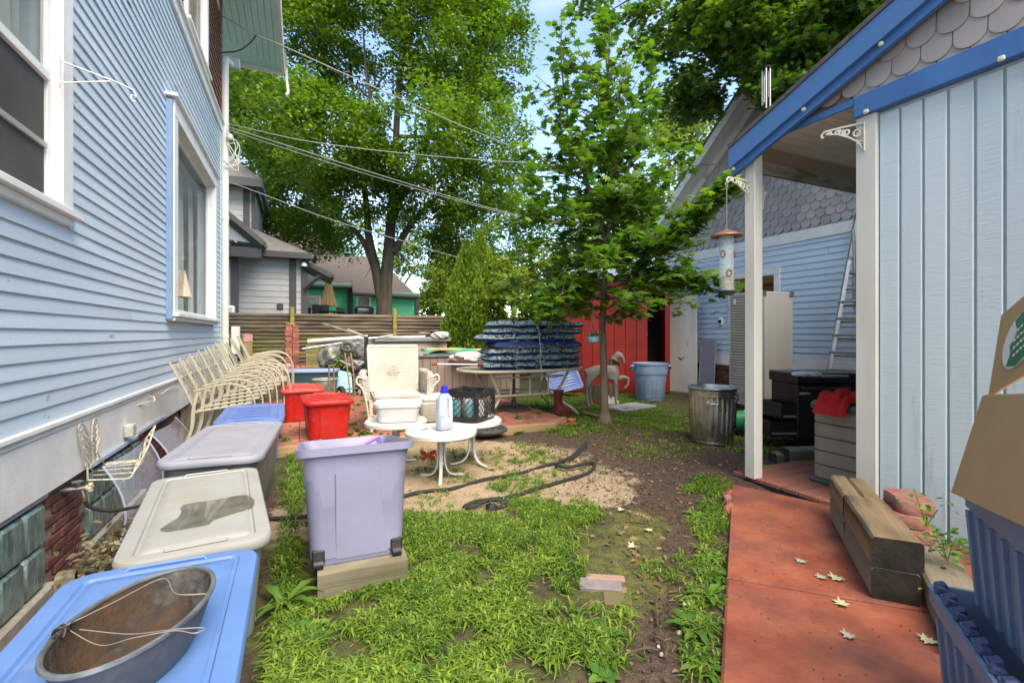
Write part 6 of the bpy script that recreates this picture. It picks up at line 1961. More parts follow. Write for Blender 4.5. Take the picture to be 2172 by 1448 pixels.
# blue lid leaning under the far end of the table
p = at_z(1203, 842, 0)
bl = thing('tote_lid', 'cornflower blue tote lid leaning on edge between the table and the horse statue', 'lid', (p.x, p.y + .1, .02), -.25)
m = MB(); m.loft([rrect(.62, .40, .05, 4, 0), rrect(.64, .42, .05, 4, .005), rrect(.64, .42, .05, 4, .025), rrect(.56, .34, .05, 4, .028), rrect(.55, .33, .05, 4, .022), rrect(.3, .2, .05, 4, .024)])
Rl = Matrix.Rotation(-.22, 3, 'Y') @ Matrix.Rotation(1.0, 3, 'X')
m.v = [Rl @ p_ + Vector((0, 0, .26)) for p_ in m.v]; m.build('panel', M_SLID, bl, smooth=50)
m = MB()
for k in range(5): m.tube([(-.2, -.12 + k * .06, .027), (.2, -.12 + k * .06, .027)], .005, 5)
m.v = [Rl @ p_ + Vector((0, 0, .26)) for p_ in m.v]; m.build('rib', MATS['dark_blue_rib'], bl)

# ================================================================== spa, deck box and what lies on them
sx0, sy0 = 1.78, 8.55
spa = thing('hot_tub', 'taupe panelled hot tub behind the wicker chair with clutter on its top', 'hot tub', (sx0 + 1.05, sy0 + 1, 0))
M_SPA = mat('taupe_spa_panel', (.27, .215, .175), (.235, .185, .15), rough=.6, scale=3, stretch=(1, 1, .2), vary=.06)
sm_ = MB().bx(0, .134, -.02, 0, .02, .74, .006).mesh('panel_board', 30)
for i in range(16): inst('panel_board', sm_, M_SPA, spa, (sx0 + i * .14 - (sx0 + 1.05), -1.0, 0))
sm2 = MB().bx(-.02, 0, 0, .134, .02, .74, .006).mesh('panel_board', 30)
for i in range(14): inst('panel_board', sm2, M_SPA, spa, (-1.05, -1.0 + i * .14, 0))
m = MB(); m.bx(sx0 + .004, sx0 + 2.2, sy0 + .004, sy0 + 2, 0, .745); m.build('shell', M_DARK, spa, world=True)
m = MB(); m.bx(sx0 - .03, sx0 + 2.26, sy0 - .04, sy0 + 2.02, .742, .80, .02); m.build('cover', mat('dark_spa_cover', (.055, .055, .06), (.1, .1, .1), rough=.6, scale=6), spa, world=True)
db0 = at_d(800, 715, 11.2)
dbx = thing('deck_box', 'tan deck box with grey lid standing behind the hot tub', 'deck box', (db0.x + .9, db0.y + .3, 0))
xw = at_d(968, 715, 11.2).x - db0.x
zt3 = db0.z
M_TANP = mat('tan_resin', (.48, .41, .31), (.42, .355, .27), rough=.55, scale=3)
for i in range(2):
    m = MB(); m.bx(db0.x + i * xw / 2 + .006, db0.x + (i + 1) * xw / 2 - .006, db0.y - .02, db0.y + .75, 0, zt3 - .06, .01); m.build('side_panel', M_TANP, dbx, world=True)
m = MB(); m.sheet(lambda u, v: Vector((db0.x - .08 + (xw + .18) * u, db0.y - .1 + .95 * v, zt3 - .055 + .05 * math.sin(PI * (.1 + .8 * v)) + .012 * math.sin(u * 9))), 20, 6); m.build('lid', mat('grey_vinyl', (.17, .165, .16), (.24, .235, .23), rough=.55, scale=4), dbx, world=True)
m = MB(); m.bx(db0.x - .06, db0.x + xw + .06, db0.y - .1, db0.y - .085, zt3 - .10, zt3 - .04); m.build('lid_skirt', MATS['grey_vinyl'], dbx, world=True)
def sack(label, px, py, d, a, b, h, m_, name='plastic_bag', cat='bag', rz=0., seed=0, group=None, zbase=None):
    c = at_d(px, py, d)
    zb_ = c.z - h if zbase is None else zbase
    t = MB()
    def fn(u, v):
        th = u * 2 * PI; ph = v * PI
        r = (abs(math.sin(ph)) ** .7)
        n = 1 + .14 * math.sin(th * 3 + seed) * math.sin(ph * 2 + seed) + .09 * math.sin(th * 7 + ph * 5 + seed) + .05 * math.sin(th * 13 - ph * 11)
        return Vector((a * r * math.cos(th) * n, b * r * math.sin(th) * n, h / 2 - h / 2 * math.copysign(abs(math.cos(ph)) ** .8, math.cos(ph)) * (1 + .06 * math.sin(th * 5 + seed))))
    t.sheet(fn, 41, 19)
    o = t.build(name, m_, None, smooth=60); o.location = (c.x, c.y, zb_); o.rotation_euler = (0, 0, rz)
    return tag(o, label, cat, group)
M_BAG = mat('black_bin_bag', (.015, .015, .016), (.03, .03, .03), rough=.22, scale=8, bump=.6, bscale=14, spec=.7)
M_SOIL = mat('white_sack', (.62, .60, .54), (.50, .48, .42), rough=.4, scale=8, bump=.35, bscale=14)
sack('clear crumpled plastic bag on the tan deck box', 935, 703, 11.4, .22, .16, .20, mat('crumpled_clear_plastic', (.5, .5, .5), (.32, .32, .31), rough=.15, scale=14, bump=1, bscale=24), seed=2)
sack('white sack of soil lying on the right of the hot tub', 1000, 746, 8.9, .42, .28, .20, M_SOIL, 'soil_sack', 'sack', .1, 3)
sack('pale plastic bag beside the white soil sack under the cushions', 1042, 742, 8.7, .20, .2, .26, mat('pale_violet_plastic', (.52, .52, .60), (.45, .45, .54), rough=.25, scale=9, bump=.6, bscale=16), 'plastic_bag', 'bag', 0, 5)
m = MB(); a0 = at_d(905, 744, 9.4)
m.sheet(lambda u, v: Vector((a0.x + 1.1 * u, a0.y + .6 * v + .1 * u, .80 + .05 * math.sin(u * 7 + v * 3) + .05 * v)), 20, 10)
tag(m.build('green_tarp', mat('green_fabric', (.02, .27, .14), (.03, .34, .19), rough=.6, scale=5)), 'green fabric spread over the hot tub top', 'tarp')
m = MB(); m.tube([at_d(905, 741, 10.0), at_d(1060, 743, 10.3)], .035, 4)
tag(m.build('wood_plank', mat('raw_pine', (.5, .33, .16), (.42, .27, .12), rough=.7, scale=4, stretch=(.1, 1, 1))), 'raw pine plank lying at the back of the hot tub', 'plank')
sack('tangle of grey plastic and tools on the left corner of the hot tub', 888, 746, 8.8, .20, .14, .09, mat('grey_scrap', (.35, .35, .35), (.1, .1, .1), rough=.4, scale=30, bump=1, bscale=40), 'scrap_bundle', 'bundle', .3, 7)

# ================================================================== clutter by the fence
sack('grey black bin bag with a silvery top, left in the pile by the fence', 715, 733, 10.6, .36, .3, .62, mat('silvery_bin_bag', (.10, .10, .095), (.32, .32, .29), rough=.25, scale=5, bump=.6, bscale=14), 'bin_bag', 'bin bag', 0, 1, 'bin bags by the fence')
sack('shiny bin bag on the right of the pile by the fence', 757, 731, 10.4, .36, .3, .45, mat('shiny_bin_bag', (.05, .05, .05), (.22, .22, .2), rough=.2, scale=4, bump=.6, bscale=14), 'bin_bag', 'bin bag', .5, 4, 'bin bags by the fence', .62)
sack('black bin bag at the bottom of the pile, behind the hand truck', 745, 770, 10.2, .55, .35, .42, M_BAG, 'bin_bag', 'bin bag', .2, 6, 'bin bags by the fence', .28)
sack('flat black bin bag lowest behind the hand truck', 752, 792, 10.0, .5, .35, .38, M_BAG, 'bin_bag', 'bin bag', .1, 8, 'bin bags by the fence', 0)
M_PVC = mat('white_pvc', (.66, .66, .63), (.56, .56, .53), rough=.35, scale=3)
def pole(label, p0, p1, r, m_, name='pvc_pipe', cat='pipe', seg=10, group=None):
    m = MB(); m.tube([p0, p1], r, seg); return tag(m.build(name, m_), label, cat, group)
pole('thick white pipe lying along the fence, left length', at_d(653, 724, 11.3), at_d(780, 715, 11.5), .052, M_PVC)
pole('thick white pipe lying along the fence, right length above the deck box', at_d(775, 718, 11.75), at_d(902, 714, 12.1), .036, M_PVC)
pole('thin grey metal tube slanting over the bin bags', at_d(641, 740, 9.9), at_d(833, 711, 11.0), .02, mat('grey_tube', (.42, .43, .43), rough=.4, metal=.5), 'metal_tube', 'tube')
pole('bare wooden pole pointing up left above the bin bags', at_d(684, 686, 11.3), at_d(778, 715, 10.6), .022, mat('bare_pole_wood', (.30, .25, .18), (.2, .16, .11), rough=.85, scale=8), 'wood_pole', 'pole')
pole('thin pale rod beside the bare wooden pole', at_d(738, 698, 11.2), at_d(782, 716, 10.6), .012, M_PVC, 'thin_rod', 'rod')
pp = at_d(777, 760, 9.6)
pst = thing('metal_post', 'black square metal post behind the left edge of the wicker chair', 'post', (pp.x, pp.y, 0))
zt4 = at_d(777, 716, 9.6).z
m = MB(); m.box((0, 0, zt4 / 2), (.08, .06, zt4), None, .006); m.build('shaft', M_BLACKP, pst)
m = MB(); m.box((0, 0, zt4 + .01), (.1, .08, .02), None, .004); m.build('cap', M_BLACKP, pst)
# hand truck
ht = at_z(742, 846, .0)
ht = at_d(744, 846, 8.4); ht.z = GZ_(ht.x, ht.y)
hz = lambda py: CAM_H + (HY - py) * 7.8 / F
hand = thing('hand_truck', 'rusty tubular hand truck with black pneumatic wheels', 'hand truck', ht, .35)
M_RUST = mat('rusty_brown_tube', (.20, .12, .075), (.30, .20, .13), rough=.6, metal=.2, scale=20)
for s in (-1, 1):
    m = MB(); m.tube(smooth_path([(s * .045, -.06, .05), (s * .05, -.02, .4), (s * .055, .10, .80), (s * .04, .15, .92)], 5), .014, 8); m.build('rail', M_RUST, hand)
    m = MB(); R = .135
    x = -.10 if s < 0 else .12
    m.v = []; m.lathe([(.05, -.035), (.10, -.045), (R, -.03), (R + .006, 0), (R, .03), (.10, .045), (.05, .035)], 24)
    m.v = [Matrix.Rotation(PI / 2, 3, 'Y') @ p_ + Vector((x + s * .08, .0, R)) for p_ in m.v]; w = m.build('wheel', mat('black_rubber', (.014, .014, .014), rough=.75), hand, smooth=50)
    m = MB(); m.lathe([(.012, -.05), (.055, -.04), (.066, -.02), (.066, .02), (.055, .04), (.012, .05)], 18); m.v = [Matrix.Rotation(PI / 2, 3, 'Y') @ p_ + Vector((x + s * .08, .0, R)) for p_ in m.v]; m.build('hub', mat('cream_wheel_hub', (.60, .58, .42), rough=.4), w)
m = MB(); m.tube(smooth_path([(-.10, .13, .90), (-.08, .17, .99), (0, .18, 1.02), (.08, .17, .99), (.10, .13, .90), (0, .12, .88), (-.10, .13, .90)], 5), .035, 8); m.build('handle', mat('dark_grip', (.05, .048, .045), rough=.7), hand)
m = MB(); m.tube([(-.06, .0, .45), (.06, .0, .45)], .012, 6); m.box((0, .09, .72), (.035, .02, .12), None, .004); m.tube(smooth_path([(-.22, -.05, .03), (-.20, -.06, .2), (-.1, -.06, .22), (.1, -.06, .22)], 5), .012, 6); m.build('cross_bar', M_RUST, hand)
m = MB(); m.cyl((-.2, 0, .135), (.22, 0, .135), .012); m.build('axle', M_RUST, hand)
hl = at_d(703, 840, 7.3)
hr = thing('handle_frame', 'rusty U shaped handle standing beside the hand truck', 'handle', (hl.x, hl.y, 0))
za = CAM_H + (HY - 776) * 7.3 / F
m = MB(); m.tube(smooth_path([(-.035, 0, .0), (-.035, 0, za - .05), (-.02, 0, za), (.02, 0, za), (.035, 0, za - .05), (.035, 0, .0)], 5), .012, 8); m.build('hoop', M_RUST, hr)
m = MB(); m.tube([(-.035, 0, .2), (.035, 0, .2)], .009, 6); m.build('cross_bar', M_RUST, hr)
# teal tub with blue lid, washtub, aqua lid
q = at_d(665, 800, 8.6)
tote('storage_tote', 'dark teal tote with pale blue lid behind the red totes', (q.x, q.y + .2, 0), 1.35, .88, .50, CAM_H + (HY - 786) * 8.6 / F, M_TEALP, plastic('pale_blue_lid_plastic', (.27, .40, .62)))
q = at_d(690, 832, 7.5)
wt = thing('wash_tub', 'ribbed grey green wash tub with rim behind the red totes', 'tub', (q.x, q.y + .15, 0))
zt5 = CAM_H + (HY - 803) * 7.5 / F
M_TUB = mat('grey_green_galvanised', (.14, .17, .14), (.22, .25, .21), rough=.5, metal=.5, scale=12)
m = MB(); m.lathe([(.13, 0), (.15, .05), (.165, .10), (.168, .12), (.175, .2), (.182, .3), (.185, zt5 - .03), (.18, zt5 - .02), (.16, .05)], 26, sy=.8); m.build('body', M_TUB, wt)
m = MB(); m.tube([Vector((.187 * math.cos(a), .15 * math.sin(a), zt5 - .02)) for a in np.linspace(0, 2 * PI, 30)], .012, 7, False); m.build('rim', mat('pale_tub_rim', (.45, .47, .45), rough=.4, metal=.4), wt)
q = at_d(722, 836, 9.0)
al = thing('tote_lid', 'aqua tote lid leaning against the hand truck', 'lid', (q.x, q.y + .12, .02), .2)
m = MB(); m.loft([rrect(.44, .52, .05, 4, 0), rrect(.46, .54, .05, 4, .005), rrect(.46, .54, .05, 4, .02), rrect(.39, .47, .05, 4, .023), rrect(.37, .45, .05, 4, .016)])
Rl = Matrix.Rotation(.25, 3, 'Y') @ Matrix.Rotation(.75, 3, 'X')
m.v = [Rl @ p_ + Vector((0, 0, .26)) for p_ in m.v]; m.build('panel', plastic('aqua_plastic', (.24, .52, .58)), al, smooth=50)
m = MB(); m.tube([(-.12, -.25, .024), (.12, -.25, .024)], .008, 6); m.v = [Rl @ p_ + Vector((0, 0, .26)) for p_ in m.v]; m.build('handle', MATS['aqua_plastic'], al)
# brick column of loose pavers and small brick topped post, stacked blocks
M_STB = mat('loose_red_brick', (.30, .085, .06), (.40, .16, .12), rough=.85, scale=12, bump=.4, bscale=50, vary=.3)
def brick_stack(name, label, px, d, pyt, cols_, w, dpt, h, rz=0.):
    c = at_d(px, 780, d)
    zt_ = CAM_H + (HY - pyt) * d / F
    t = thing(name, label, 'brick stack', (c.x, c.y, 0), rz)
    bmx_ = MB().box((0, 0, 0), (w, dpt, h * .9), None, .006).mesh('brick', 30)
    z = h / 2
    while z < zt_:
        for k in range(cols_):
            inst('brick', bmx_, M_STB, t, ((k - (cols_ - 1) / 2) * (w + .006) + rng.uniform(-.012, .012), rng.uniform(-.015, .015), z), (0, 0, rng.uniform(-.05, .05)))
        z += h
    return t
bsk = brick_stack('brick_stack', 'tall stack of thin red bricks in front of the fence post', 619, 11.6, 690, 2, .145, .2, .052, .1)
cc = at_d(614, 686, 11.55)
inst('brick', MB().box((0, 0, 0), (.2, .1, .05), None, .006).mesh('brick', 30), M_STB, bsk, (-.03, 0, cc.z - .0 - .01), (.0, .1, .3))
bl2 = at_d(610, 783, 11.0)
lg = thing('brick_ledge', 'low row of red bricks at the foot of the brick stack', 'brick row', (bl2.x - .6, bl2.y, 0))
bmx_ = MB().box((0, 0, 0), (.095, .2, .06), None, .005).mesh('brick', 30)
zled = CAM_H + (HY - 776) * 11 / F
for r in range(6):
    for k in range(11): inst('brick', bmx_, M_STB, lg, (k * .103, rng.uniform(-.01, .01), zled - .03 - r * .066))
c = at_d(524, 740, 11.0)
zt6 = CAM_H + (HY - 708) * 11.0 / F
wpt = thing('wood_pier', 'short wooden pier topped with a pink brick beside the downspout', 'pier', (c.x, c.y, 0), .3)
m = MB(); m.box((0, 0, (zt6 - .2) / 2), (.19, .19, zt6 - .2), None, .01); m.build('pier', mat('tan_pier_wood', (.34, .25, .13), (.22, .16, .08), rough=.85, scale=5, stretch=(1, 1, .3)), wpt)
m = MB(); m.box((0, 0, zt6 - .1), (.2, .2, .19), None, .012); m.build('brick', mat('pink_brick', (.45, .20, .17), (.55, .30, .26), rough=.85, scale=14, bump=.4, bscale=50), wpt)
c = at_d(662, 760, 11.3)
zt7 = CAM_H + (HY - 729) * 11.3 / F
wst = thing('block_stack', 'stack of mossy wooden blocks under the white pipe', 'wood stack', (c.x, c.y, 0))
bmx_ = MB().box((0, 0, 0), (.29, .2, .088), None, .008).mesh('block', 30)
z = .045
while z < zt7:
    inst('block', bmx_, mat('mossy_wood_block', (.26, .21, .10), (.17, .16, .05), rough=.9, scale=8, vary=.25), wst, (rng.uniform(-.01, .01), 0, z)); z += .092
# ================================================================== cans, barrel, statue
M_GALV = mat('bright_galvanised', (.70, .70, .68), (.55, .55, .54), rough=.2, metal=1.0, scale=7, rough2=.42)
c = at_z(1511, 936)
can = thing('trash_can', 'shiny galvanised trash can with ribbed sides and a peeling patch', 'trash can', (c.x, c.y, GZ_(c.x, c.y) + .0), 0)
dcn = c.x * SA + c.y * CA
ht_ = CAM_H - .113 * dcn
R0 = 49 * dcn / F
m = MB()
seg = 144
rings = []
prof = [(.80, .0, 0), (.86, .008, 0), (.865, .03, 0), (.85, .04, 0), (.865, .055, 0), (.86, .075, 0), (.865, .10, .3), (.875, .13, 1), (.93, .42, 1), (.945, .50, .3), (.95, .53, 0), (.965, .545, 0), (.95, .56, 0), (.975, .575, 0), (.965, .59, 0), (.98, .60, 0), (1.0, .615, 0), (.975, .622, 0), (.94, .55, 0), (.85, .05, 0)]
k_ = ht_ / .62
for r, z, a in prof:
    rings.append([Vector((R0 * r * (1 + .045 * a * math.cos(k * 2 * PI / seg * 26)) * math.cos(2 * PI * k / seg), R0 * r * (1 + .045 * a * math.cos(k * 2 * PI / seg * 26)) * math.sin(2 * PI * k / seg), z * k_)) for k in range(seg)])
m.loft(rings); m.build('body', M_GALV, can, smooth=60)
m = MB(); m.tube([Vector((R0 * 1.005 * math.cos(a), R0 * 1.005 * math.sin(a), ht_)) for a in np.linspace(0, 2 * PI, 49)], .008, 7, False); m.build('rim', M_GALV, can)
m = MB()
for zz, rr_ in ((.50, .985), (.545, .995)):
    m.sheet(lambda u, v: Vector((R0 * rr_ * math.cos(-1.25 + u * .95 - .12 * math.sin(v * 7)), R0 * rr_ * math.sin(-1.25 + u * .95), zz * k_ - .03 + .06 * v + .012 * math.sin(u * 21))), 14, 4)
m.build('peeling_patch', mat('rusty_peeling_paint', (.10, .055, .05), (.30, .29, .27), rough=.6, scale=30, lo=.42, hi=.6), can)
for a in (-2.4, .75):
    m = MB(); p0 = Vector((R0 * .97 * math.cos(a), R0 * .97 * math.sin(a), .50 * k_)); t_ = Vector((-math.sin(a), math.cos(a), 0)); o_ = Vector((math.cos(a), math.sin(a), 0))
    m.tube(smooth_path([p0 - t_ * .06, p0 - t_ * .055 + o_ * .03 - Vector((0, 0, .03)), p0 + t_ * .055 + o_ * .03 - Vector((0, 0, .03)), p0 + t_ * .06], 4), .006, 6); m.build('handle', M_GALV, can)
# blue barrel
c = at_z(1379, 848)
db_ = c.x * SA + c.y * CA
bar = thing('plastic_barrel', 'worn blue plastic trash barrel standing before the red shed', 'barrel', (c.x, c.y, GZ_(c.x, c.y)), -YAW)
M_BARR = mat('scuffed_blue_plastic', (.15, .235, .37), (.21, .30, .43), rough=.5, scale=4, stain=(.42, .42, .40), stain_scale=5, stain_lo=.62, stain_hi=.75)
hb_ = CAM_H - .063 * db_
Rb = 35.5 * db_ / F
m = MB(); m.lathe([(Rb * .80, 0), (Rb * .82, .01), (Rb * .93, hb_ * .70), (Rb * .97, hb_ * .71), (Rb * .985, hb_ * .76), (Rb * .99, hb_ * .95), (Rb * 1.03, hb_ * .955), (Rb * 1.04, hb_), (Rb * 1.0, hb_ * 1.005), (Rb * .95, hb_ * .95), (Rb * .8, .03)], 36); m.build('body', M_BARR, bar, smooth=40)
for s in (-1, 1):
    m = MB(); m.tube(smooth_path([(s * Rb * .97, -.05, hb_ * .93), (s * Rb * 1.16, -.05, hb_ * .91), (s * Rb * 1.18, 0, hb_ * .86), (s * Rb * 1.0, 0, hb_ * .80)], 4), .022, 7); m.build('handle', M_BARR, bar)
m = MB()
for a in (-1.9, -1.2):
    ring = [Vector((Rb * (.845 + .095 * z / hb_) * 1.012 * math.cos(a + x), Rb * (.845 + .095 * z / hb_) * 1.012 * math.sin(a + x), z)) for x, z in ((-.24, hb_ * .12), (-.24, hb_ * .6), (.24, hb_ * .6), (.24, hb_ * .12))]
    m.tube(ring + [ring[0]], .005, 5)
m.build('side_panel', M_BARR, bar)
# horse statue: one continuous skinned body
c = at_z(1287, 862)
dh = c.x * SA + c.y * CA
hs = thing('horse_statue', 'weathered grey prancing horse statue behind the young maple trunk', 'statue', (c.x, c.y, GZ_(c.x, c.y)), -YAW)
sc = dh / F
def hv(px, py, y=0.0): return ((px - 1287) * sc, y, (862 - py) * sc)
J = {}
jl = [('rump', 1250, 790, 0, .085), ('loin', 1268, 786, 0, .088), ('belly', 1288, 790, 0, .088), ('chest', 1306, 792, 0, .082), ('neck0', 1304, 776, 0, .062), ('neck1', 1301, 762, 0, .046), ('poll', 1310, 751, 0, .036), ('brow', 1318, 754, 0, .036), ('nose', 1322, 764, 0, .026), ('muz', 1324, 772, 0, .021),
      ('tail0', 1241, 786, 0, .022), ('tail1', 1237, 800, 0, .016), ('tail2', 1239, 818, 0, .010),
      ('lh1', 1250, 806, -.055, .055), ('lh2', 1242, 822, -.06, .032), ('lh3', 1243, 840, -.06, .020), ('lh4', 1246, 857, -.06, .019), ('lh5', 1249, 861, -.06, .024),
      ('rh1', 1254, 806, .055, .055), ('rh2', 1252, 822, .06, .032), ('rh3', 1252, 840, .06, .020), ('rh4', 1255, 855, .06, .019), ('rh5', 1258, 859, .06, .024),
      ('lf1', 1303, 808, -.05, .045), ('lf2', 1302, 826, -.055, .026), ('lf3', 1304, 842, -.055, .018), ('lf4', 1306, 857, -.055, .017), ('lf5', 1308, 861, -.055, .022),
      ('rf1', 1312, 804, .05, .042), ('rf2', 1324, 800, .055, .028), ('rf3', 1334, 803, .055, .024), ('rf4', 1333, 818, .055, .017), ('rf5', 1325, 826, .055, .021), ('ear', 1309, 745, -.012, .010)]
vt, rd = [], []
for i, (n, px, py, y, r) in enumerate(jl): J[n] = i; vt.append(hv(px, py, y)); rd.append(r)
eds = [('rump', 'loin'), ('loin', 'belly'), ('belly', 'chest'), ('chest', 'neck0'), ('neck0', 'neck1'), ('neck1', 'poll'), ('poll', 'brow'), ('brow', 'nose'), ('nose', 'muz'), ('rump', 'tail0'), ('tail0', 'tail1'), ('tail1', 'tail2'),
       ('rump', 'lh1'), ('lh1', 'lh2'), ('lh2', 'lh3'), ('lh3', 'lh4'), ('lh4', 'lh5'), ('rump', 'rh1'), ('rh1', 'rh2'), ('rh2', 'rh3'), ('rh3', 'rh4'), ('rh4', 'rh5'),
       ('chest', 'lf1'), ('lf1', 'lf2'), ('lf2', 'lf3'), ('lf3', 'lf4'), ('lf4', 'lf5'), ('chest', 'rf1'), ('rf1', 'rf2'), ('rf2', 'rf3'), ('rf3', 'rf4'), ('rf4', 'rf5'), ('poll', 'ear')]
me = bpy.data.meshes.new('body'); me.from_pydata(vt, [(J[a], J[b]) for a, b in eds], [])
ho = bpy.data.objects.new('body', me); COL.objects.link(ho); ho.parent = hs
sk_ = ho.modifiers.new('skin', 'SKIN'); sk_.use_smooth_shade = True
for i, r in enumerate(rd): me.skin_vertices[0].data[i].radius = (r * 1.22, r * 1.22)
me.skin_vertices[0].data[J['belly']].use_root = True
ss = ho.modifiers.new('sub', 'SUBSURF'); ss.levels = 2; ss.render_levels = 2
me.materials.append(mat('weathered_statue', (.27, .235, .20), (.17, .145, .125), rough=.85, scale=9, bump=.3, bscale=30, stain=(.12, .10, .09), stain_scale=12, stain_lo=.6, stain_hi=.75))
m = MB(); m.tube([hv(1312, 748), hv(1300, 756), hv(1296, 768), hv(1298, 780)], [.012, .02, .022, .012], 7); m.build('mane', MATS['weathered_statue'], hs)
m = MB()
for i in range(9):
    px = 1252 + i * 8
    m.box(Vector(hv(px, 842, .28)) + Vector((0, 0, .0)), (.045, .03, .30 + rng.uniform(-.04, .04)), None, .006)
pk_ = m
for i in range(9):
    q = hs.location + rotz(-YAW) @ (Vector(hv(1254 + i * 8, 862, .33)))
    o = MB().box((0, 0, .16), (.05, .025, .32 + rng.uniform(-.03, .03)), None, .006).build('picket', mat('grey_picket', (.20, .17, .13), (.12, .10, .08), rough=.9, scale=6, vary=.2), None)
    o.location = q; o.rotation_euler = (rng.uniform(-.08, .0), rng.uniform(-.05, .05), -YAW)
    if i == 0:
        edg = thing('picket_edging', 'low grey picket edging behind the horse statue', 'edging', q)
    o.parent = edg; o.location = q - edg.location
# lid and cloths on the ground by the statue
p0, p1, p2, p3 = (gp(*q) for q in ((1293, 882), (1290, 871), (1352, 853), (1397, 862)))
cc = (p0 + p1 + p2 + p3) / 4
ll = thing('tote_lid', 'flat grey tote lid lying on the grass in front of the blue barrel', 'lid', (cc.x, cc.y, .02), .22)
m = MB(); m.loft([rrect(.80, .46, .06, 4, 0), rrect(.82, .48, .06, 4, .006), rrect(.82, .48, .06, 4, .026), rrect(.74, .40, .05, 4, .03), rrect(.72, .38, .05, 4, .022)]); m.build('panel', plastic('blue_grey_plastic', (.30, .33, .37), stain=(.2, .19, .15), stain_scale=5), ll, smooth=50)
m = MB(); m.tube([(-.39, -.1, .03), (-.39, .1, .03)], .01, 6); m.build('handle', MATS['blue_grey_plastic'], ll)
def cloth(label, px, py, w, l, h, m_, rz, name='cloth', cat='cloth', seed=0, z=None):
    p = gp(px, py); t = MB()
    def fn(u, v):
        x, y = (u - .5) * w, (v - .5) * l
        e = max(0, 1 - (2 * u - 1) ** 4) * max(0, 1 - (2 * v - 1) ** 4)
        return Vector((x * (1 + .1 * math.sin(v * 9 + seed)), y * (1 + .12 * math.sin(u * 7 + seed)), .004 + h * e ** .6 * (.55 + .25 * math.sin(u * 11 + v * 5 + seed) + .2 * math.sin(v * 17 - u * 8 + seed))))
    t.sheet(fn, 34, 22); o = t.build(name, m_, None, smooth=60); o.location = (p.x, p.y, GZ_(p.x, p.y) if z is None else z); o.rotation_euler = (0, 0, rz)
    return tag(o, label, cat)
cloth('red cloth lying on the grass left of the maple trunk', 1255, 859, .42, .12, .06, mat('red_fabric', (.40, .02, .015), (.30, .014, .01), rough=.8, scale=8), .1, seed=1)
cloth('white bag crumpled on the grass behind the maple trunk', 1292, 856, .28, .26, .16, M_SOIL, .4, 'white_bag', 'bag', 3)
m = MB(); m.tube([gp(1238, 878) + Vector((0, 0, .03)), gp(1272, 888) + Vector((0, 0, .03))], .025, 4); tag(m.build('wood_strip', M_TIM), 'yellow wood strip in the grass beside the patio table leg', 'wood')
fp = gp(1213, 902)
op = thing('orange_pot', 'broken orange flower pot half hidden in weeds at the patio corner', 'flower pot', (fp.x, fp.y, GZ_(fp.x, fp.y)))
M_TERR = mat('orange_terracotta', (.50, .15, .055), (.40, .11, .04), rough=.8, scale=20)
m = MB(); m.lathe([(.03, 0), (.05, .07), (.055, .07), (.055, .085), (.045, .085), (.028, .01)], 16); m.build('pot', M_TERR, op)
for k in range(3):
    m = MB(); m.box((-.09 + k * .06, -.05 + .06 * k, .02), (.05, .008, .04), Matrix.Rotation(.5 * k, 3, (0.3, 1, .4))); m.build('shard', M_TERR, op)
# hanging turquoise planter on the maple
hp0 = at_d(1258, 716, 5.75)
hpl = thing('hanging_planter', 'small turquoise pot of dry succulents hanging left of the maple trunk', 'planter', hp0)
m = MB(); m.lathe([(.045, -.06), (.062, -.05), (.072, .0), (.07, .012), (.06, .01), (.05, -.03)], 18); m.build('pot', mat('turquoise_glaze', (.12, .42, .48), (.20, .5, .55), rough=.3, scale=12), hpl)
P = rng.normal(0, 1, (160, 3)) * np.array([.032, .032, .028]) + np.array(hp0) + np.array([0, 0, .035])
leaves('foliage', P, rng.uniform(.02, .04, 160), leafmat('succulent_leaf', (.14, .17, .12), (.24, .24, .20), .1), hpl, 'fold', .9)
m = MB(); m.tube([(.06, 0, .0), (.01, 0, .2), (0, 0, .32)], .002, 4); m.tube([(-.06, 0, .0), (-.01, 0, .2), (0, 0, .32)], .002, 4); m.tube([(0, 0, .32), (.03, .02, .55)], .002, 4); m.build('hanger', M_THIN, hpl)

# ================================================================== cabinet, panel, bucket, ladder
c0 = at_z(1618, 868, .09); cl_ = at_z(1540, 855, .09); cr_ = at_z(1684, 864, .09)
e1 = (cr_ - c0); e2 = (cl_ - c0)
w1_, w2_ = e1.length, e2.length
e1.normalize()
e2 = Vector((-e1.y, e1.x, 0))
if e2.dot(cl_ - c0) < 0: e2 = -e2
zc = CAM_H + (HY - 617) * (c0.x * SA + c0.y * CA) / F
cab = thing('roller_cabinet', 'tall grey cabinet with a ribbed roller shutter front behind the porch post', 'cabinet', (c0.x, c0.y, 0), math.atan2(e1.y, e1.x))
sg2 = 1 if (Vector((-e1.y, e1.x, 0))).dot(cl_ - c0) > 0 else -1
M_CAB = mat('grey_cabinet_steel', (.36, .36, .345), (.32, .32, .305), rough=.45, scale=2, stretch=(1, 1, .2))
ya, yb = sorted((0, sg2 * w2_))
m = MB(); m.bx(.012, w1_, ya + .012, yb - .012, .09, zc, .012); m.build('carcass', M_CAB, cab)
m = MB(); m.bx(-.004, .03, ya, ya + .03, .09, zc + .006); m.bx(-.004, .03, yb - .03, yb, .09, zc + .006); m.bx(-.004, .03, ya + .03, yb - .03, zc - .03, zc + .006); m.build('frame', mat('alu_frame', (.42, .42, .41), rough=.35, metal=.6), cab)
slm = MB(); nsl = 40
hsl = (zc - .03 - .1) / nsl
slm.loft([[Vector((x, y, z)) for x, z in ((.004, 0), (-.002, hsl * .25), (-.002, hsl * .75), (.004, hsl))] for y in (ya + .031, yb - .031)])
slme = slm.mesh('shutter_slat', 60)
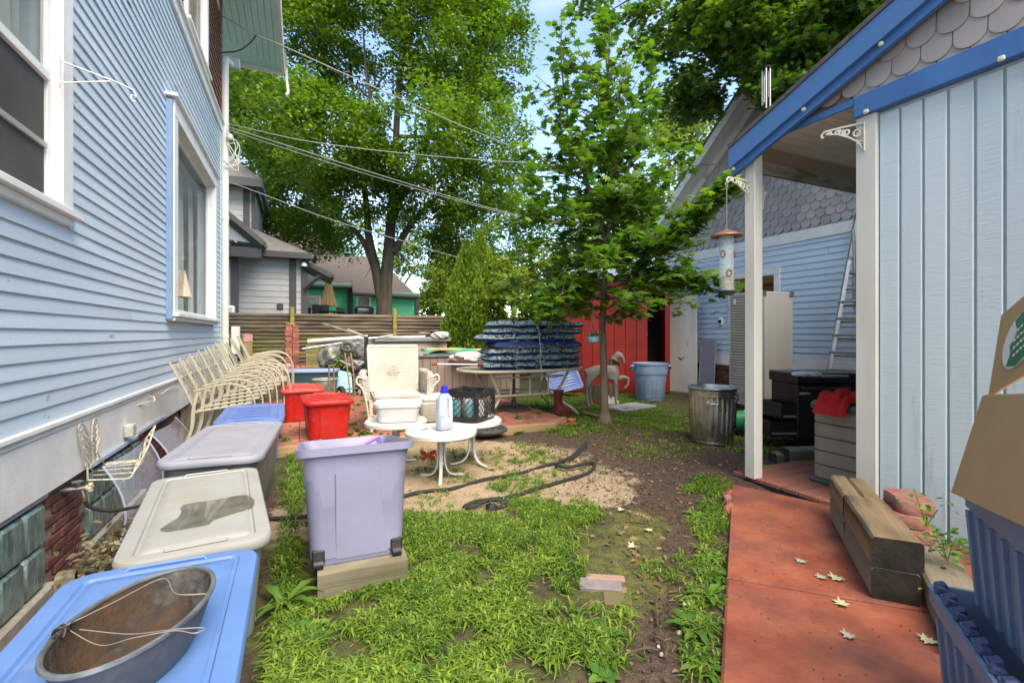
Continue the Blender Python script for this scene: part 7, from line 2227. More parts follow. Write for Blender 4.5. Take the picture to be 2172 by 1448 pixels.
M_SLAT = mat('brown_grey_slat', (.33, .305, .265), (.28, .26, .225), rough=.4, scale=3, vary=.05)
for i in range(nsl): inst('shutter_slat', slme, M_SLAT, cab, (0, 0, .1 + i * hsl))
m = MB(); m.bx(-.012, -.003, ya + (yb - ya) * .12, ya + (yb - ya) * .15, .95, 1.08, .003); m.build('pull', M_DARK, cab)
m = MB(); m.bx(-.006, -.003, yb - .14, yb - .09, zc - .16, zc - .08, .001); m.build('sticker', M_WHITE, cab)
for xx in (.06, w1_ - .06):
    for yy in (ya + .06, yb - .06):
        m = MB(); m.cyl((xx - .02, yy, .04), (xx + .02, yy, .04), .04, seg=12); m.box((xx, yy, .075), (.05, .05, .035)); m.build('caster', M_BLACKP, cab)
for xx in (.03, w1_ - .04):
    m = MB(); m.box((xx, (ya if sg2 > 0 else yb), zc - .03), (.07, .012, .07), None, .003); m.build('corner_bracket', mat('steel_bracket', (.38, .38, .38), rough=.3, metal=.9), cab)
pa_, pb2 = at_x(1480, 815, 7.2), at_x(1513, 815, 7.2)
lp = thing('leaning_panel', 'violet grey plastic panel leaning on the garage wall behind the trash can', 'panel', (7.2, (pa_.y + pb2.y) / 2, 0))
wl_ = abs(pa_.y - pb2.y)
m = MB(); m.box((.05, 0, .55), (.03, wl_, 1.05), Matrix.Rotation(.07, 3, 'Y'), .012); m.build('sheet', plastic('violet_grey_plastic', (.26, .26, .34)), lp)
m = MB(); m.tube([(.0, wl_ / 2 - .02, .1), (.07, wl_ / 2 - .02, 1.0)], .014, 6); m.build('edge_fold', MATS['violet_grey_plastic'], lp)
c = at_z(1566, 918)
bk = thing('plastic_bucket', 'white bucket with green label lying behind the galvanised trash can', 'bucket', (c.x, c.y, GZ_(c.x, c.y) + .15), -.35)
m = MB(); m.lathe([(.125, -.18), (.14, .17), (.15, .172), (.15, .19), (.138, .192), (.12, -.16)], 28); Rb_ = Matrix.Rotation(PI / 2, 3, 'Y'); m.v = [Rb_ @ v for v in m.v]; m.build('pail', mat('white_pail', (.66, .66, .63), rough=.4), bk, smooth=40)
m = MB(); m.lathe([(.129, -.13), (.1365, .06)], 28, cap0=False, cap1=False); m.v = [Rb_ @ (v * 1.006) for v in m.v]; m.build('green_label', mat('green_label', (.01, .28, .12), rough=.4), bk, smooth=40)
m = MB(); m.tube([(.16, .15 * math.cos(a), .15 * math.sin(a) * .9) for a in np.linspace(-.6, 2.2, 12)], .004, 5); m.build('bail', M_THIN, bk)
# aluminium ladder
la, lb = at_d(1757, 798, 6.3), at_d(1813, 486, 6.75)
lv = (lb - la)
bot = la - lv * (la.z / lv.z); top_ = lb + lv * .12
M_ALU = mat('aluminium', (.36, .36, .35), (.26, .26, .25), rough=.4, metal=.7, scale=10)
lad = thing('extension_ladder', 'aluminium extension ladder leaning on the garage wall beside the shed corner', 'ladder', (bot.x, bot.y, 0))
sv = Vector((.06, -.40, 0))
for s, o_ in (('a', Vector((0, 0, 0))), ('b', sv), ('c', Vector((-.06, -.03, 0))), ('d', sv + Vector((-.06, .03, 0)))):
    m = MB(); m.tube([bot + o_, top_ + o_ - (lv * .35 if s in 'cd' else Vector((0, 0, 0)))], .034, 4, flat=.55); m.build('rail', M_ALU, lad, world=True)
nr = 13
for i in range(1, nr):
    q = bot.lerp(top_, i / nr)
    m = MB(); m.tube([q, q + sv], .016, 8); m.build('rung', M_ALU, lad, world=True)
    if i < 8:
        q2 = q + Vector((-.06, 0, .05)); m = MB(); m.tube([q2, q2 + sv], .016, 8); m.build('rung', M_ALU, lad, world=True)
m = MB(); q = bot.lerp(top_, .80); m.tube(smooth_path([q + Vector((-.08, -.08, .3)), q + Vector((-.09, -.10, -.2)), q + Vector((-.09, -.10, -.75)), q + Vector((-.09, -.16, -.9)), q + Vector((-.07, -.3, -.92))], 5), .02, 6); m.build('stand_off', M_ALU, lad, world=True)

# ================================================================== tool chest, storage box, towel under the porch
q = at_z(1745, 950, .0)
tch = thing('tool_chest', 'black steel tool chest with open drawers standing beyond the porch', 'tool chest', (q.x + .1, q.y + .22, .02), -YAW)
zt8 = .77
M_CH = mat('black_powder_coat', (.010, .010, .011), (.016, .016, .017), rough=.35, scale=5)
m = MB(); m.bx(-.27, .36, -.25, .25, .06, zt8 - .12, .01); m.build('cabinet', M_CH, tch)
m = MB(); m.bx(-.29, .38, -.27, .27, zt8 - .12, zt8 - .005, .012); m.build('top_tray', M_CH, tch)
m = MB(); m.tube(smooth_path([(-.24, -.27, zt8 - .15), (-.24, -.32, zt8 - .15), (-.2, -.33, zt8 - .155), (.18, -.33, zt8 - .155), (.22, -.32, zt8 - .15), (.22, -.27, zt8 - .15)], 4), .014, 8); m.build('push_handle', mat('dark_chrome', (.12, .12, .12), rough=.3, metal=.7), tch)
m = MB(); m.bx(-.25, -.14, -.2545, -.2515, zt8 - .23, zt8 - .205); m.build('name_plate', mat('white_name_plate', (.6, .6, .58), (.15, .1, .1), rough=.5, scale=70, lo=.5, hi=.55), tch)
for i, (z, ext) in enumerate(((.10, .27), (.28, .15))):
    m = MB()
    x0_, x1_ = -.27 - ext, -.26
    m.bx(x0_, x1_, -.23, -.222, z, z + .15); m.bx(x0_, x1_, .222, .23, z, z + .15); m.bx(x0_ - .015, x0_, -.24, .24, z - .005, z + .16, .004); m.bx(x0_, x1_, -.222, .222, z, z + .01)
    d_ = m.build('drawer', M_CH, tch)
    m = MB(); m.bx(x0_ + .01, x1_, -.236, -.2305, z + .02, z + .042); m.build('slide', mat('bright_slide', (.7, .7, .7), rough=.25, metal=.8), d_)
for xx in (-.2, .3):
    for yy in (-.2, .2):
        m = MB(); m.cyl((xx - .015, yy, .03), (xx + .015, yy, .03), .03, seg=10); m.box((xx, yy, .06), (.05, .05, .02)); m.build('caster', M_BLACKP, tch)
sack('white plastic bag lying on top of the black tool chest', 1712, 788, 4.75, .13, .12, .05, mat('white_thin_plastic', (.62, .63, .68), rough=.3), 'plastic_bag', 'bag', 0, 9)
m = MB(); q2 = at_d(1755, 796, 4.9); m.box(q2, (.3, .22, .02), rotz(-.2), .003); tag(m.build('clear_tray', mat('clear_grey_tray', (.35, .36, .38), rough=.15, spec=.7)), 'flat clear grey tray on top of the black tool chest', 'tray')
timber('short mossy timber on the ground in front of the tool chest', (at_z(1712, 985).x, at_z(1712, 985).y + .05, .075), -.30, (.34, .13, .14))
timber('lower timber half buried in front of the tool chest', (at_z(1712, 990).x + .1, at_z(1712, 990).y + .16, .04), -.32, (.5, .12, .1))
sbx = thing('resin_storage_box', 'tan resin storage box with dark green lid under the porch', 'storage box', (4.02, 2.2, .047), .0)
Wb, Lb = .70, .44
zl = .60
M_RES = mat('tan_grey_resin', (.29, .26, .21), (.25, .225, .185), rough=.6, scale=4, bump=.1, bscale=60)
M_DGRN = mat('dark_green_resin', (.045, .075, .065), (.06, .09, .08), rough=.55, scale=5)
for i in range(5):
    z0 = .035 + i * .107
    m = MB(); e = .008
    m.loft([rrect(Wb - .03, Lb - .03, .06, 4, z0), rrect(Wb, Lb, .07, 4, z0 + e), rrect(Wb, Lb, .07, 4, z0 + .100), rrect(Wb - .03, Lb - .03, .06, 4, z0 + .106)]); m.build('side_board', M_RES, sbx, smooth=40)
m = MB(); m.loft([rrect(Wb + .04, Lb + .04, .07, 4, 0), rrect(Wb + .05, Lb + .05, .08, 4, .02), rrect(Wb, Lb, .07, 4, .036)]); m.build('base', M_DGRN, sbx)
m = MB(); m.loft([rrect(Wb + .04, Lb + .04, .08, 4, zl - .03), rrect(Wb + .05, Lb + .05, .09, 4, zl - .02), rrect(Wb + .05, Lb + .05, .09, 4, zl + .01), rrect(Wb + .02, Lb + .02, .09, 4, zl + .025), rrect(Wb - .2, Lb - .2, .06, 4, zl + .03)]); m.build('lid', M_DGRN, sbx, smooth=50)
tl = thing('red_towel', 'bright red towel heaped on the dark green lid of the storage box', 'towel', (3.80, 2.22, .047 + zl + .03), -.1)
m = MB()
def tw_(u, v):
    x, y = (u - .5) * .42, (v - .5) * .25
    e = max(0, 1 - (2 * u - 1) ** 4) ** .5 * max(0, 1 - (2 * v - 1) ** 4) ** .5
    z = .012 + .095 * e * (.62 + .22 * math.sin(u * 8 + v * 14) + .16 * math.sin(v * 24 - u * 5))
    if u < .14: z -= (.14 - u) * .7
    return Vector((x, y, z))
m.sheet(tw_, 40, 34); m.build('folds', mat('red_towel_terry', (.52, .012, .014), (.42, .008, .01), rough=.95, scale=40, bump=.6, bscale=240), tl, smooth=70)
m = MB(); m.tube([tw_(.10, v) + Vector((0, 0, .003)) for v in np.linspace(.05, .95, 14)], .005, 5); m.build('hem', MATS['red_towel_terry'], tl)
for i in range(6):
    o = MB().lathe([(.02, 0), (.11, .006), (.13, .014), (.127, .018), (.02, .008)], 22).build('black_tray', M_BLACKP)
    o.location = (4.2 + rng.uniform(-.01, .01), 2.2, .047 + zl + .026 + i * .017)
    tag(o, 'black ribbed tray stacked behind the red towel, %s of six' % (['lowest', 'second', 'third', 'fourth', 'fifth', 'topmost'][i]), 'tray', 'stack of black trays')
pole('thin white rod leaning in the corner beside the storage box', Vector((3.42, 1.93, .05)), Vector((3.50, 1.95, .42)), .012, M_PVC, 'white_rod', 'rod')

# ================================================================== bird feeder, chimes, antenna
fpv = Vector((SX - .30, PY, 2.38))
fd = thing('bird_feeder', 'copper topped tube bird feeder hanging from the porch post bracket', 'bird feeder', fpv)
dfd = fpv.x * SA + fpv.y * CA
zf = lambda py: CAM_H + (HY - py) * dfd / F - fpv.z
M_COP = mat('weathered_copper', (.36, .17, .10), (.24, .13, .09), rough=.5, metal=.5, scale=20)
m = MB(); m.lathe([(.008, zf(484)), (.03, zf(489)), (.115, zf(499)), (.118, zf(502)), (.05, zf(500))], 28); m.build('roof', M_COP, fd, smooth=50)
m = MB(); m.lathe([(.054, zf(500)), (.054, zf(620))], 26, cap0=False, cap1=False); m.build('tube', mat('clear_feeder_tube', (.62, .72, .68), rough=.08, spec=.8, alpha=.33), fd)
m = MB(); m.lathe([(.046, zf(616)), (.049, zf(600)), (.048, zf(588)), (.03, zf(585))], 20); m.build('seed', mat('bird_seed', (.38, .24, .10), (.10, .08, .06), rough=.9, scale=60, lo=.45, hi=.6, bump=.8, bscale=150), fd)
m = MB(); m.lathe([(.056, zf(625)), (.058, zf(617)), (.05, zf(616))], 22); m.build('base', M_DARK, fd)
for a, py in ((-2.1, 580), (.3, 580), (-2.9, 540), (-.6, 540)):
    m = MB(); o_ = Vector((math.cos(a), math.sin(a), 0)) * .056; t_ = Vector((-math.sin(a), math.cos(a), 0))
    m.tube([o_ + t_ * .017 * math.cos(b) + Vector((0, 0, zf(py) + .026 * math.sin(b))) for b in np.linspace(0, 2 * PI, 14)], .006, 6); m.build('feeding_port', M_COP, fd)
m = MB(); m.tube([(0, 0, .0), (0, 0, zf(484))], .004, 6); m.tube([(.014 * math.cos(a), 0, -.02 + .018 * math.sin(a)) for a in np.linspace(0, 6.2, 12)], .003, 5); m.build('hanger', M_THIN, fd)
wcp = at_d(1625, 145, 5.6)
wch = thing('wind_chime', 'silver tube wind chime hanging among the leaves before the garage gable', 'wind chime', wcp)
m = MB(); m.lathe([(.055, -.01), (.055, .01)], 18); m.tube([(0, 0, .01), (0, 0, .30)], .003, 4); m.build('cap', M_DARK, wch)
for k in range(5):
    a = k * 2 * PI / 5
    m = MB(); m.cyl((.042 * math.cos(a), .042 * math.sin(a), -.02), (.042 * math.cos(a), .042 * math.sin(a), -.34 - .05 * k), .011, seg=8); m.build('chime_tube', M_ALU, wch)
an = at_d(1603, 140, 8.6)
ant = thing('roof_antenna', 'pale metal television antenna above the garage roof among the leaves', 'antenna', an)
m = MB(); m.cyl((0, 0, -.6), (0, 0, .55), .018, seg=6); m.build('mast', M_ALU, ant)
m = MB()
for k in range(6): m.cyl((-.35 + k * .14, -.22, .5 + .03 * (k % 2)), (-.35 + k * .14, .22, .55), .008, seg=5)
m.cyl((-.4, 0, .52), (.4, 0, .52), .012, seg=5); m.build('boom', M_ALU, ant)

# ================================================================== timbers, pavers, bins, cardboard box on the right
M_RTIM = mat('brown_landscape_timber', (.26, .175, .095), (.13, .088, .05), rough=.85, scale=12, stretch=(.12, 1, 1), bump=.6, bscale=30, bstretch=(.05, 1.5, 1.5), stain=(.05, .04, .03), stain_scale=9, stain_lo=.50, stain_hi=.66, coords='obj')
t0 = at_z(1843, 1262, .05); t1 = at_z(1762, 1010, .32)
tdir = Vector((t1.x - t0.x, t1.y - t0.y, 0)); tl_ = tdir.length; tdir.normalize()
tn = Vector((tdir.y, -tdir.x, 0))
if tn.x < 0: tn = -tn
ta = math.atan2(tdir.y, tdir.x)
def tpos(s, off, z): q = t0 + tdir * s + tn * off; return (q.x, q.y, z)
timber('grey lower timber lying along the red path edge under the brown one', tpos(.26, .09, .118), ta, (.56, .175, .135), M_GTIM)
timber('brown upper timber nearest the camera on the red path edge', tpos(.27, .095, .254), ta, (.58, .185, .135), M_RTIM)
timber('weathered timber at the far end of the red path edge, below', tpos(.76, .09, .118), ta, (.42, .175, .135), M_GTIM)
timber('pale short timber at the far end of the red path edge, on top left', tpos(.765, .045, .254), ta, (.40, .088, .133), M_RTIM)
timber('pale short timber at the far end of the red path edge, on top right', tpos(.765, .137, .252), ta, (.40, .088, .131), M_RTIM)
q = at_z(1985, 1215, .16)
timber('long grey timber beside the shed wall behind the bins', (q.x + .1, q.y + .02, .105), ta - .12, (1.15, .17, .11), M_GTIM)
pvp = at_z(1933, 1135, .17)
M_PAV = mat('red_scalloped_concrete', (.27, .095, .07), (.36, .16, .125), rough=.9, scale=14, bump=.6, bscale=50, coords='obj')
def paver(loc, rz, label):
    m = MB(); n = 34
    ring = []
    for k in range(n):
        a = 2 * PI * k / n
        x, y = .125 * math.copysign(abs(math.cos(a)) ** .55, math.cos(a)), .075 * math.copysign(abs(math.sin(a)) ** .55, math.sin(a))
        if y > 0: y += .018 * abs(math.sin(3 * PI * (x / .25 + .5)))
        ring.append((x, y))
    m.loft([[Vector((x * .97, y * .97, 0)) for x, y in ring], [Vector((x, y, .008)) for x, y in ring], [Vector((x, y, .055)) for x, y in ring], [Vector((x * .96, y * .95, .064)) for x, y in ring]])
    o = m.build('edging_paver', M_PAV, None, smooth=40); o.location = loc; o.rotation_euler = (rng.uniform(-.02, .02), rng.uniform(-.02, .02), rz)
    return tag(o, label, 'paver', 'red scalloped pavers')
paver((pvp.x + .02, pvp.y + .02, .165), ta + .2, 'red scalloped paver at the bottom of the little pile by the shed wall')
paver((pvp.x + .01, pvp.y + .03, .231), ta - .1, 'red scalloped paver in the middle of the little pile by the shed wall')
paver((pvp.x + .03, pvp.y + .02, .297), ta + .1, 'red scalloped paver on top of the little pile by the shed wall')
paver((pvp.x + .14, pvp.y + .20, .16), ta + .2, 'red scalloped paver tucked behind the little pile by the shed wall')
u_ = Vector((.79, .62, 0)).normalized(); nn_ = Vector((-u_.y, u_.x, 0))
C_ = at_z(1958, 1236, .40)
M_BIN = plastic('denim_blue_plastic', (.16, .25, .41), .4)
def bin_(label, corner, z0, H, L=.60, Wd=.40):
    c = corner - u_ * L / 2 - nn_ * Wd / 2
    t = thing('lidded_crate', label, 'crate', (c.x, c.y, z0), math.atan2(u_.y, u_.x), 'blue stacking crates')
    m = MB()
    R = lambda k, z, r=.03: rrect(L * k - .03, Wd * k - .03, r, 3, z)
    m.loft([R(.86, 0), R(.87, .01), R(.95, H * .78), R(.985, H * .80), R(.985, H - .05), R(1.04, H - .045), R(1.045, H), R(1.0, H + .001), R(.95, H - .05), R(.86, .02)]); b = m.build('body', M_BIN, t, smooth=35)
    for k in range(7):
        x = -L * .38 + k * L * .127
        for s in (-1, 1):
            m = MB(); yb_, yt_ = s * (Wd * .87 / 2 - .012), s * (Wd * .95 / 2 - .010)
            m.tube([(x * .92, yb_, .02), (x, yt_, H * .78)], .008, 5); m.build('rib', M_BIN, b)
    for s in (-1, 1):
        m = MB(); m.box((s * (L * .52), 0, H - .075), (.025, .16, .07), None, .008); m.build('grip', M_BIN, t)
    m = MB()
    for k in range(15):
        x = -L / 2 + .03 + k * (L - .06) / 14
        m.box((x, Wd / 2 - .03 + (.004 if k % 2 else -.006), H + .008), (.026, .03, .022), Matrix.Rotation(.35 if k % 2 else -.35, 3, 'X'), .005)
    m.build('hinge_teeth', plastic('dark_denim_plastic', (.07, .09, .20)), t)
    for s in (-1, 1):
        m = MB(); m.box((0, s * (Wd / 2 - .02 + .0), H - .02), (L - .04, .012, .05), Matrix.Rotation(s * .3, 3, 'X'), .003); m.build('lid_flap', M_BIN, t)
    return t
bin_('denim blue lidded crate at the bottom of the stack at the right edge', C_, .052, .355)
C2 = C_ - u_ * .05 - nn_ * .055
bin_('denim blue lidded crate on top of the stack under the cardboard box', C2, .405, .36, .58, .38)
A_ = at_d(2021, 1045, 1.33); e1_ = Vector((-.79, -.62, .13)).normalized()
Bp = at_d(2075, 842, 1.36)
e3_ = (Bp - A_); hbx = e3_.length; e3_ = (e3_ - e1_ * e3_.dot(e1_)).normalized(); e2_ = e1_.cross(e3_)
if e2_.dot(Vector((1, 0, 0))) < 0: e2_ = -e2_
M_CARD = mat('brown_cardboard', (.50, .31, .155), (.44, .265, .13), rough=.8, scale=3, bump=.1, bscale=80, stain=(.36, .29, .22), stain_scale=2.5, stain_lo=.6, stain_hi=.8)
M_CARD2 = mat('pale_inner_cardboard', (.62, .44, .28), rough=.8)
box = thing('cardboard_box', 'brown cardboard box with a round green sticker on its raised flap', 'cardboard box', A_)
th = .004
def panel(name, o, a, b, m_, par=None):
    n = a.cross(b).normalized() * th
    m = MB(); m.loft([[o, o + a, o + a + b, o + b], [o + n, o + a + n, o + a + b + n, o + b + n]]); return m.build(name, m_, par or box, world=True, smooth=20)
Lx, Dx = .46, .32
panel('front_side', A_, e1_ * Lx, e3_ * hbx, M_CARD)
panel('back_side', A_ + e2_ * Dx, e1_ * Lx, e3_ * hbx, M_CARD)
panel('left_side', A_ + e1_ * .005, e2_ * Dx, e3_ * hbx, M_CARD)
panel('right_side', A_ + e1_ * Lx, e2_ * Dx, e3_ * hbx, M_CARD)
panel('bottom', A_ + e3_ * .004, e1_ * Lx, e2_ * Dx, M_CARD)
T0 = A_ + e3_ * hbx
panel('front_flap', T0, e1_ * Lx, (e2_ * .95 + e3_ * .25).normalized() * .15, M_CARD2)
fb = T0 + e2_ * Dx * .35
fu = (at_d(2122, 664, 1.38) - T0); fl = fu.length
fa = (e1_ * .93 - e2_ * .0 + e3_ * .30).normalized()
fu = (fu - fa * fu.dot(fa)).normalized()
flp = panel('back_flap', T0 + e2_ * .012, fa * Lx, fu * .265, M_CARD)
fn_ = fa.cross(fu).normalized()
if fn_.dot(Vector((0, 0, CAM_H)) - T0) < 0: fn_ = -fn_
sc0 = T0 + e2_ * .012 + fa * .135 + fu * .125 + fn_ * .006
def disc(r0, a0, a1, off, name, m_):
    m = MB(); pts = [sc0 + fn_ * off] if a1 - a0 < 6.2 else []
    pts += [sc0 + fn_ * off + (fa * math.cos(a) + fu * math.sin(a)) * r0 for a in np.linspace(a0, a1, 30)]
    m.add(pts, [tuple(range(len(pts)))]); m.build(name, m_, flp, world=True, smooth=0)
disc(.085, 0, 2 * PI * .999, .0, 'sticker', mat('white_sticker', (.74, .72, .68), rough=.4))
m = MB(); gpts = [(-.035, .07), (.0, .082), (.06, .06), (.084, 0), (.06, -.06), (0, -.083), (-.05, -.065), (-.035, -.03), (-.045, -.005), (-.015, .02), (-.02, .04)]
m.add([sc0 + fn_ * .0015 + fa * x + fu * y for x, y in gpts], [tuple(range(len(gpts)))]); m.build('green_print', mat('dark_green_print', (.012, .14, .07), (.02, .2, .08), rough=.4, scale=30), flp, world=True, smooth=0)
m = MB()
for i in range(4):
    for k in range(5 + i % 2):
        x, y = -.028 + k * .016 + i * .004, .022 - i * .024
        q0 = sc0 + fn_ * .0028 + fa * x + fu * (y + k * .003)
        m.loft([[q0, q0 + fa * .011, q0 + fa * .011 + fu * .007, q0 + fu * .008]] + [[v + fn_ * .0004 for v in (q0, q0 + fa * .011, q0 + fa * .011 + fu * .007, q0 + fu * .008)]])
m.build('sticker_lettering', mat('white_print', (.75, .76, .72), rough=.5), flp, world=True, smooth=0)
m = MB()
for x, y in ((.02, .058), (.035, .062), (.028, .048)): m.add([sc0 + fn_ * .003 + (fa * (x + .008 * math.cos(a)) + fu * (y + .008 * math.sin(a))) for a in np.linspace(0, 6, 12)], [tuple(range(12))])
m.build('red_print', mat('red_print', (.45, .03, .04), rough=.5), flp, world=True, smooth=0)
# two sunk stepping bricks in the grass
for (px, py), sz, lab, m_ in (((1273, 1243), (.20, .095, .05), 'violet grey paver sunk flush in the grass', mat('violet_paver', (.17, .145, .155), (.23, .20, .20), rough=.9, scale=20)), ((1283, 1229), (.19, .05, .05), 'thin pinkish paver edge behind the violet grey one', mat('pink_paver', (.33, .20, .15), rough=.9)), ((1310, 1272), (.13, .10, .04), 'mossy brown paver half buried in the grass', mat('mossy_paver', (.15, .11, .06), (.11, .12, .04), rough=.95, scale=14))):
    p = gp(px, py)
    o = MB().box((0, 0, 0), sz, None, .006).build('sunk_paver', m_, None); o.location = (p.x, p.y, GZ_(p.x, p.y) - .008); o.rotation_euler = (0, 0, -.55); tag(o, lab, 'paver', 'pavers sunk in the grass')
# ================================================================== grass, weeds, litter
M_GRASS = mat('crabgrass_blade', (.085, .185, .024), (.165, .275, .04), rough=.55, scale=3.5, island=.5, transl=.35, spec=.3)
M_WEED = leafmat('weed_leaf', (.07, .18, .03), (.12, .25, .04), .3, .25)
def blocked(X, Y):
    """inside things that stand on the ground"""
    o = (X > -.66) & (X < -.1) & (Y > .8) & (Y < 6)
    o |= (X > .0) & (X < .5) & (Y > 2.28) & (Y < 3.2)
    o |= (X > -.6) & (X < 3.2) & (Y > 5.1) & (Y < 9)
    o |= X < HX + .05
    # path side
    s = (X - PE0.x) * (dpe.y) - (Y - PE0.y) * (dpe.x)
    s0 = (3.3 - PE0.x) * dpe.y - (0 - PE0.y) * dpe.x
    o |= (np.sign(s) == np.sign(s0)) & (Y < PE0.y + .1)
    o |= (X > 3.28) & (Y > 1.8) & (Y < 2.82) & (X < 5.2)
    o |= (X > 7.3)
    return o
#  (cx, cy, rx, ry, density, blade length) in photo pixels on the ground
GR = [(870, 1170, 300, 70, 1.0, .075), (900, 1290, 380, 110, 1.0, .085), (760, 1400, 330, 120, 1.0, .09), (1080, 1390, 240, 110, .8, .085), (1150, 1100, 120, 38, .95, .07), (1080, 1140, 150, 50, 1., .075),
      (600, 1330, 70, 150, .8, .09), (600, 1030, 50, 70, .9, .08), (605, 980, 30, 40, .9, .08), (1505, 1110, 42, 46, .75, .075), (1500, 1040, 50, 26, .6, .08), (1512, 1200, 30, 80, .7, .08), (1495, 1350, 42, 120, .75, .085),
      (1420, 1220, 50, 40, .25, .06), (1330, 890, 110, 22, .85, .07), (1430, 900, 70, 18, .8, .07), (1220, 905, 80, 22, .6, .07), (1240, 860, 130, 22, .9, .08), (1110, 965, 80, 20, .25, .06), (1100, 1030, 60, 20, .30, .07), (940, 970, 60, 18, .25, .06),
      (760, 850, 70, 55, 1., .10), (1060, 1000, 200, 35, .08, .06), (1650, 900, 70, 24, .9, .08), (1600, 940, 60, 20, .4, .07), (1390, 940, 120, 40, .12, .06), (1020, 1060, 170, 30, .06, .05)]
n = 800000
X = rng.uniform(-1.4, 6.8, n); Yg = rng.uniform(.55, 9.0, n)
keepw = 1 / (1 + .08 * (X ** 2 + Yg ** 2))        # fewer blades far away
px, py, dd = project(np.stack([X, Yg, np.zeros(n)], 1))
den = np.zeros(n); bl_ = np.full(n, .07)
for cx_, cy_, rx, ry, dn, ln in GR:
    q = ((px - cx_) / rx) ** 2 + ((py - cy_) / ry) ** 2
    w = np.clip(1.5 - q, 0, 1) * dn
    bl_ = np.where(w > den, ln, bl_); den = np.maximum(den, w)
clump = vnoise(X, Yg, 7, 3) * .6 + vnoise(X, Yg, 17, 4) * .4
den *= np.clip((clump - .30) * 3.2, 0, 1)
ok = (rng.uniform(0, 1, n) < den * keepw * .95) & ~blocked(X, Yg) & (((px - 1282) / 62) ** 2 + ((py - 1250) / 34) ** 2 > 1) & (py > 780) & (px > 300) & (px < 1800) & (py < 1520)
X, Yg, bl_ = X[ok], Yg[ok], bl_[ok]
n = len(X)
print('grass tufts', n)
nb = 4
X = np.repeat(X, nb); Yg = np.repeat(Yg, nb); bl_ = np.repeat(bl_, nb)
N_ = len(X)
az = rng.uniform(0, 2 * PI, N_)
ln = bl_ * rng.uniform(.25, .95, N_)
lean = rng.uniform(.5, 1.5, N_)
base = np.stack([X + rng.normal(0, .006, N_), Yg + rng.normal(0, .006, N_), gz(X, Yg) - .004], 1)
dirh = np.stack([np.cos(az), np.sin(az), np.zeros(N_)], 1)
side = np.stack([-np.sin(az), np.cos(az), np.zeros(N_)], 1)
w = (.0032 * rng.uniform(.5, 1.7, N_))[:, None]
p1 = base + dirh * (ln * .35 * lean)[:, None] + UP * (ln * .55)[:, None]
p2 = base + dirh * (ln * .95 * lean)[:, None] + UP * (ln * .62 * (1.25 - .55 * lean))[:, None]
V = np.stack([base - side * w * .6, base + side * w * .6, p1 - side * w, p1 + side * w, p2], 1)
o = (np.arange(N_) * 5)[:, None]
Tq = np.concatenate([o + np.array([[0, 1, 3]]), o + np.array([[0, 3, 2]]), o + np.array([[2, 3, 4]])])
np_mesh('grass', V.reshape(-1, 3), Tq, M_GRASS, None, smooth=False, label='short bright green crabgrass spreading over the yard', cat='grass', kind='stuff')
# gravel and soil crumbs, wood chips
def crumbs(name, label, ells, n, s0, s1, m_, cat='gravel', zc=None):
    X = rng.uniform(-1.4, 6.5, n * 12); Y = rng.uniform(.6, 7.5, n * 12)
    px, py, _ = project(np.stack([X, Y, np.zeros(len(X))], 1))
    w = blob(px, py, ells)
    ok = (rng.uniform(0, 1, len(X)) < w) & (~blocked(X, Y) if zc is None else blocked(X, Y) & (X > .6) & (X < 3.25) & (Y < 2.5))
    X, Y = X[ok][:n], Y[ok][:n]
    k = len(X)
    tv = np.array([[1, 0, 0], [-1, 0, 0], [0, 1, 0], [0, -1, 0], [0, 0, .7], [0, 0, -.5]], float)
    tf = np.array([[0, 2, 4], [2, 1, 4], [1, 3, 4], [3, 0, 4], [2, 0, 5], [1, 2, 5], [3, 1, 5], [0, 3, 5]])
    R = rand_rot(k, .5)
    sc_ = rng.uniform(s0, s1, (k, 1, 1)) * (tv[None] * rng.uniform(.6, 1.4, (k, 6, 1)))
    V = (R @ sc_.transpose(0, 2, 1)).transpose(0, 2, 1) + np.stack([X, Y, gz(X, Y) + .003 if zc is None else np.full(k, zc)], 1)[:, None]
    T = (tf[None] + (np.arange(k) * 6)[:, None, None]).reshape(-1, 3)
    np_mesh(name, V.reshape(-1, 3), T, m_, None, label=label, cat=cat, kind='stuff')
crumbs('gravel', 'fine tan gravel scattered over the sandy strip', SAND, 7000, .002, .006, mat('tan_grit', (.44, .34, .24), (.30, .22, .145), rough=.9, scale=30, island=.4))
crumbs('soil_crumbs', 'dark soil crumbs and bits of bark on bare ground', [(1400, 1050, 190, 140), (1450, 1300, 130, 160), (1350, 960, 200, 60), (1250, 1400, 150, 90), (600, 1200, 90, 200)], 6000, .002, .008, mat('bark_crumb', (.085, .055, .038), (.045, .03, .02), rough=.95, scale=30, island=.45), 'soil')
crumbs('pebbles', 'small round pebbles on the soil beside the grey totes', [(590, 1080, 60, 110), (575, 1010, 40, 60), (1450, 1360, 60, 80)], 420, .006, .02, mat('grey_pebble', (.34, .29, .25), (.45, .40, .35), rough=.8, scale=20, island=.4), 'pebbles')
crumbs('path_grit', 'fine grit and crumbs of soil on the red path', [(1700, 1250, 260, 260)], 900, .001, .0042, MATS['bark_crumb'], 'grit', .0515)
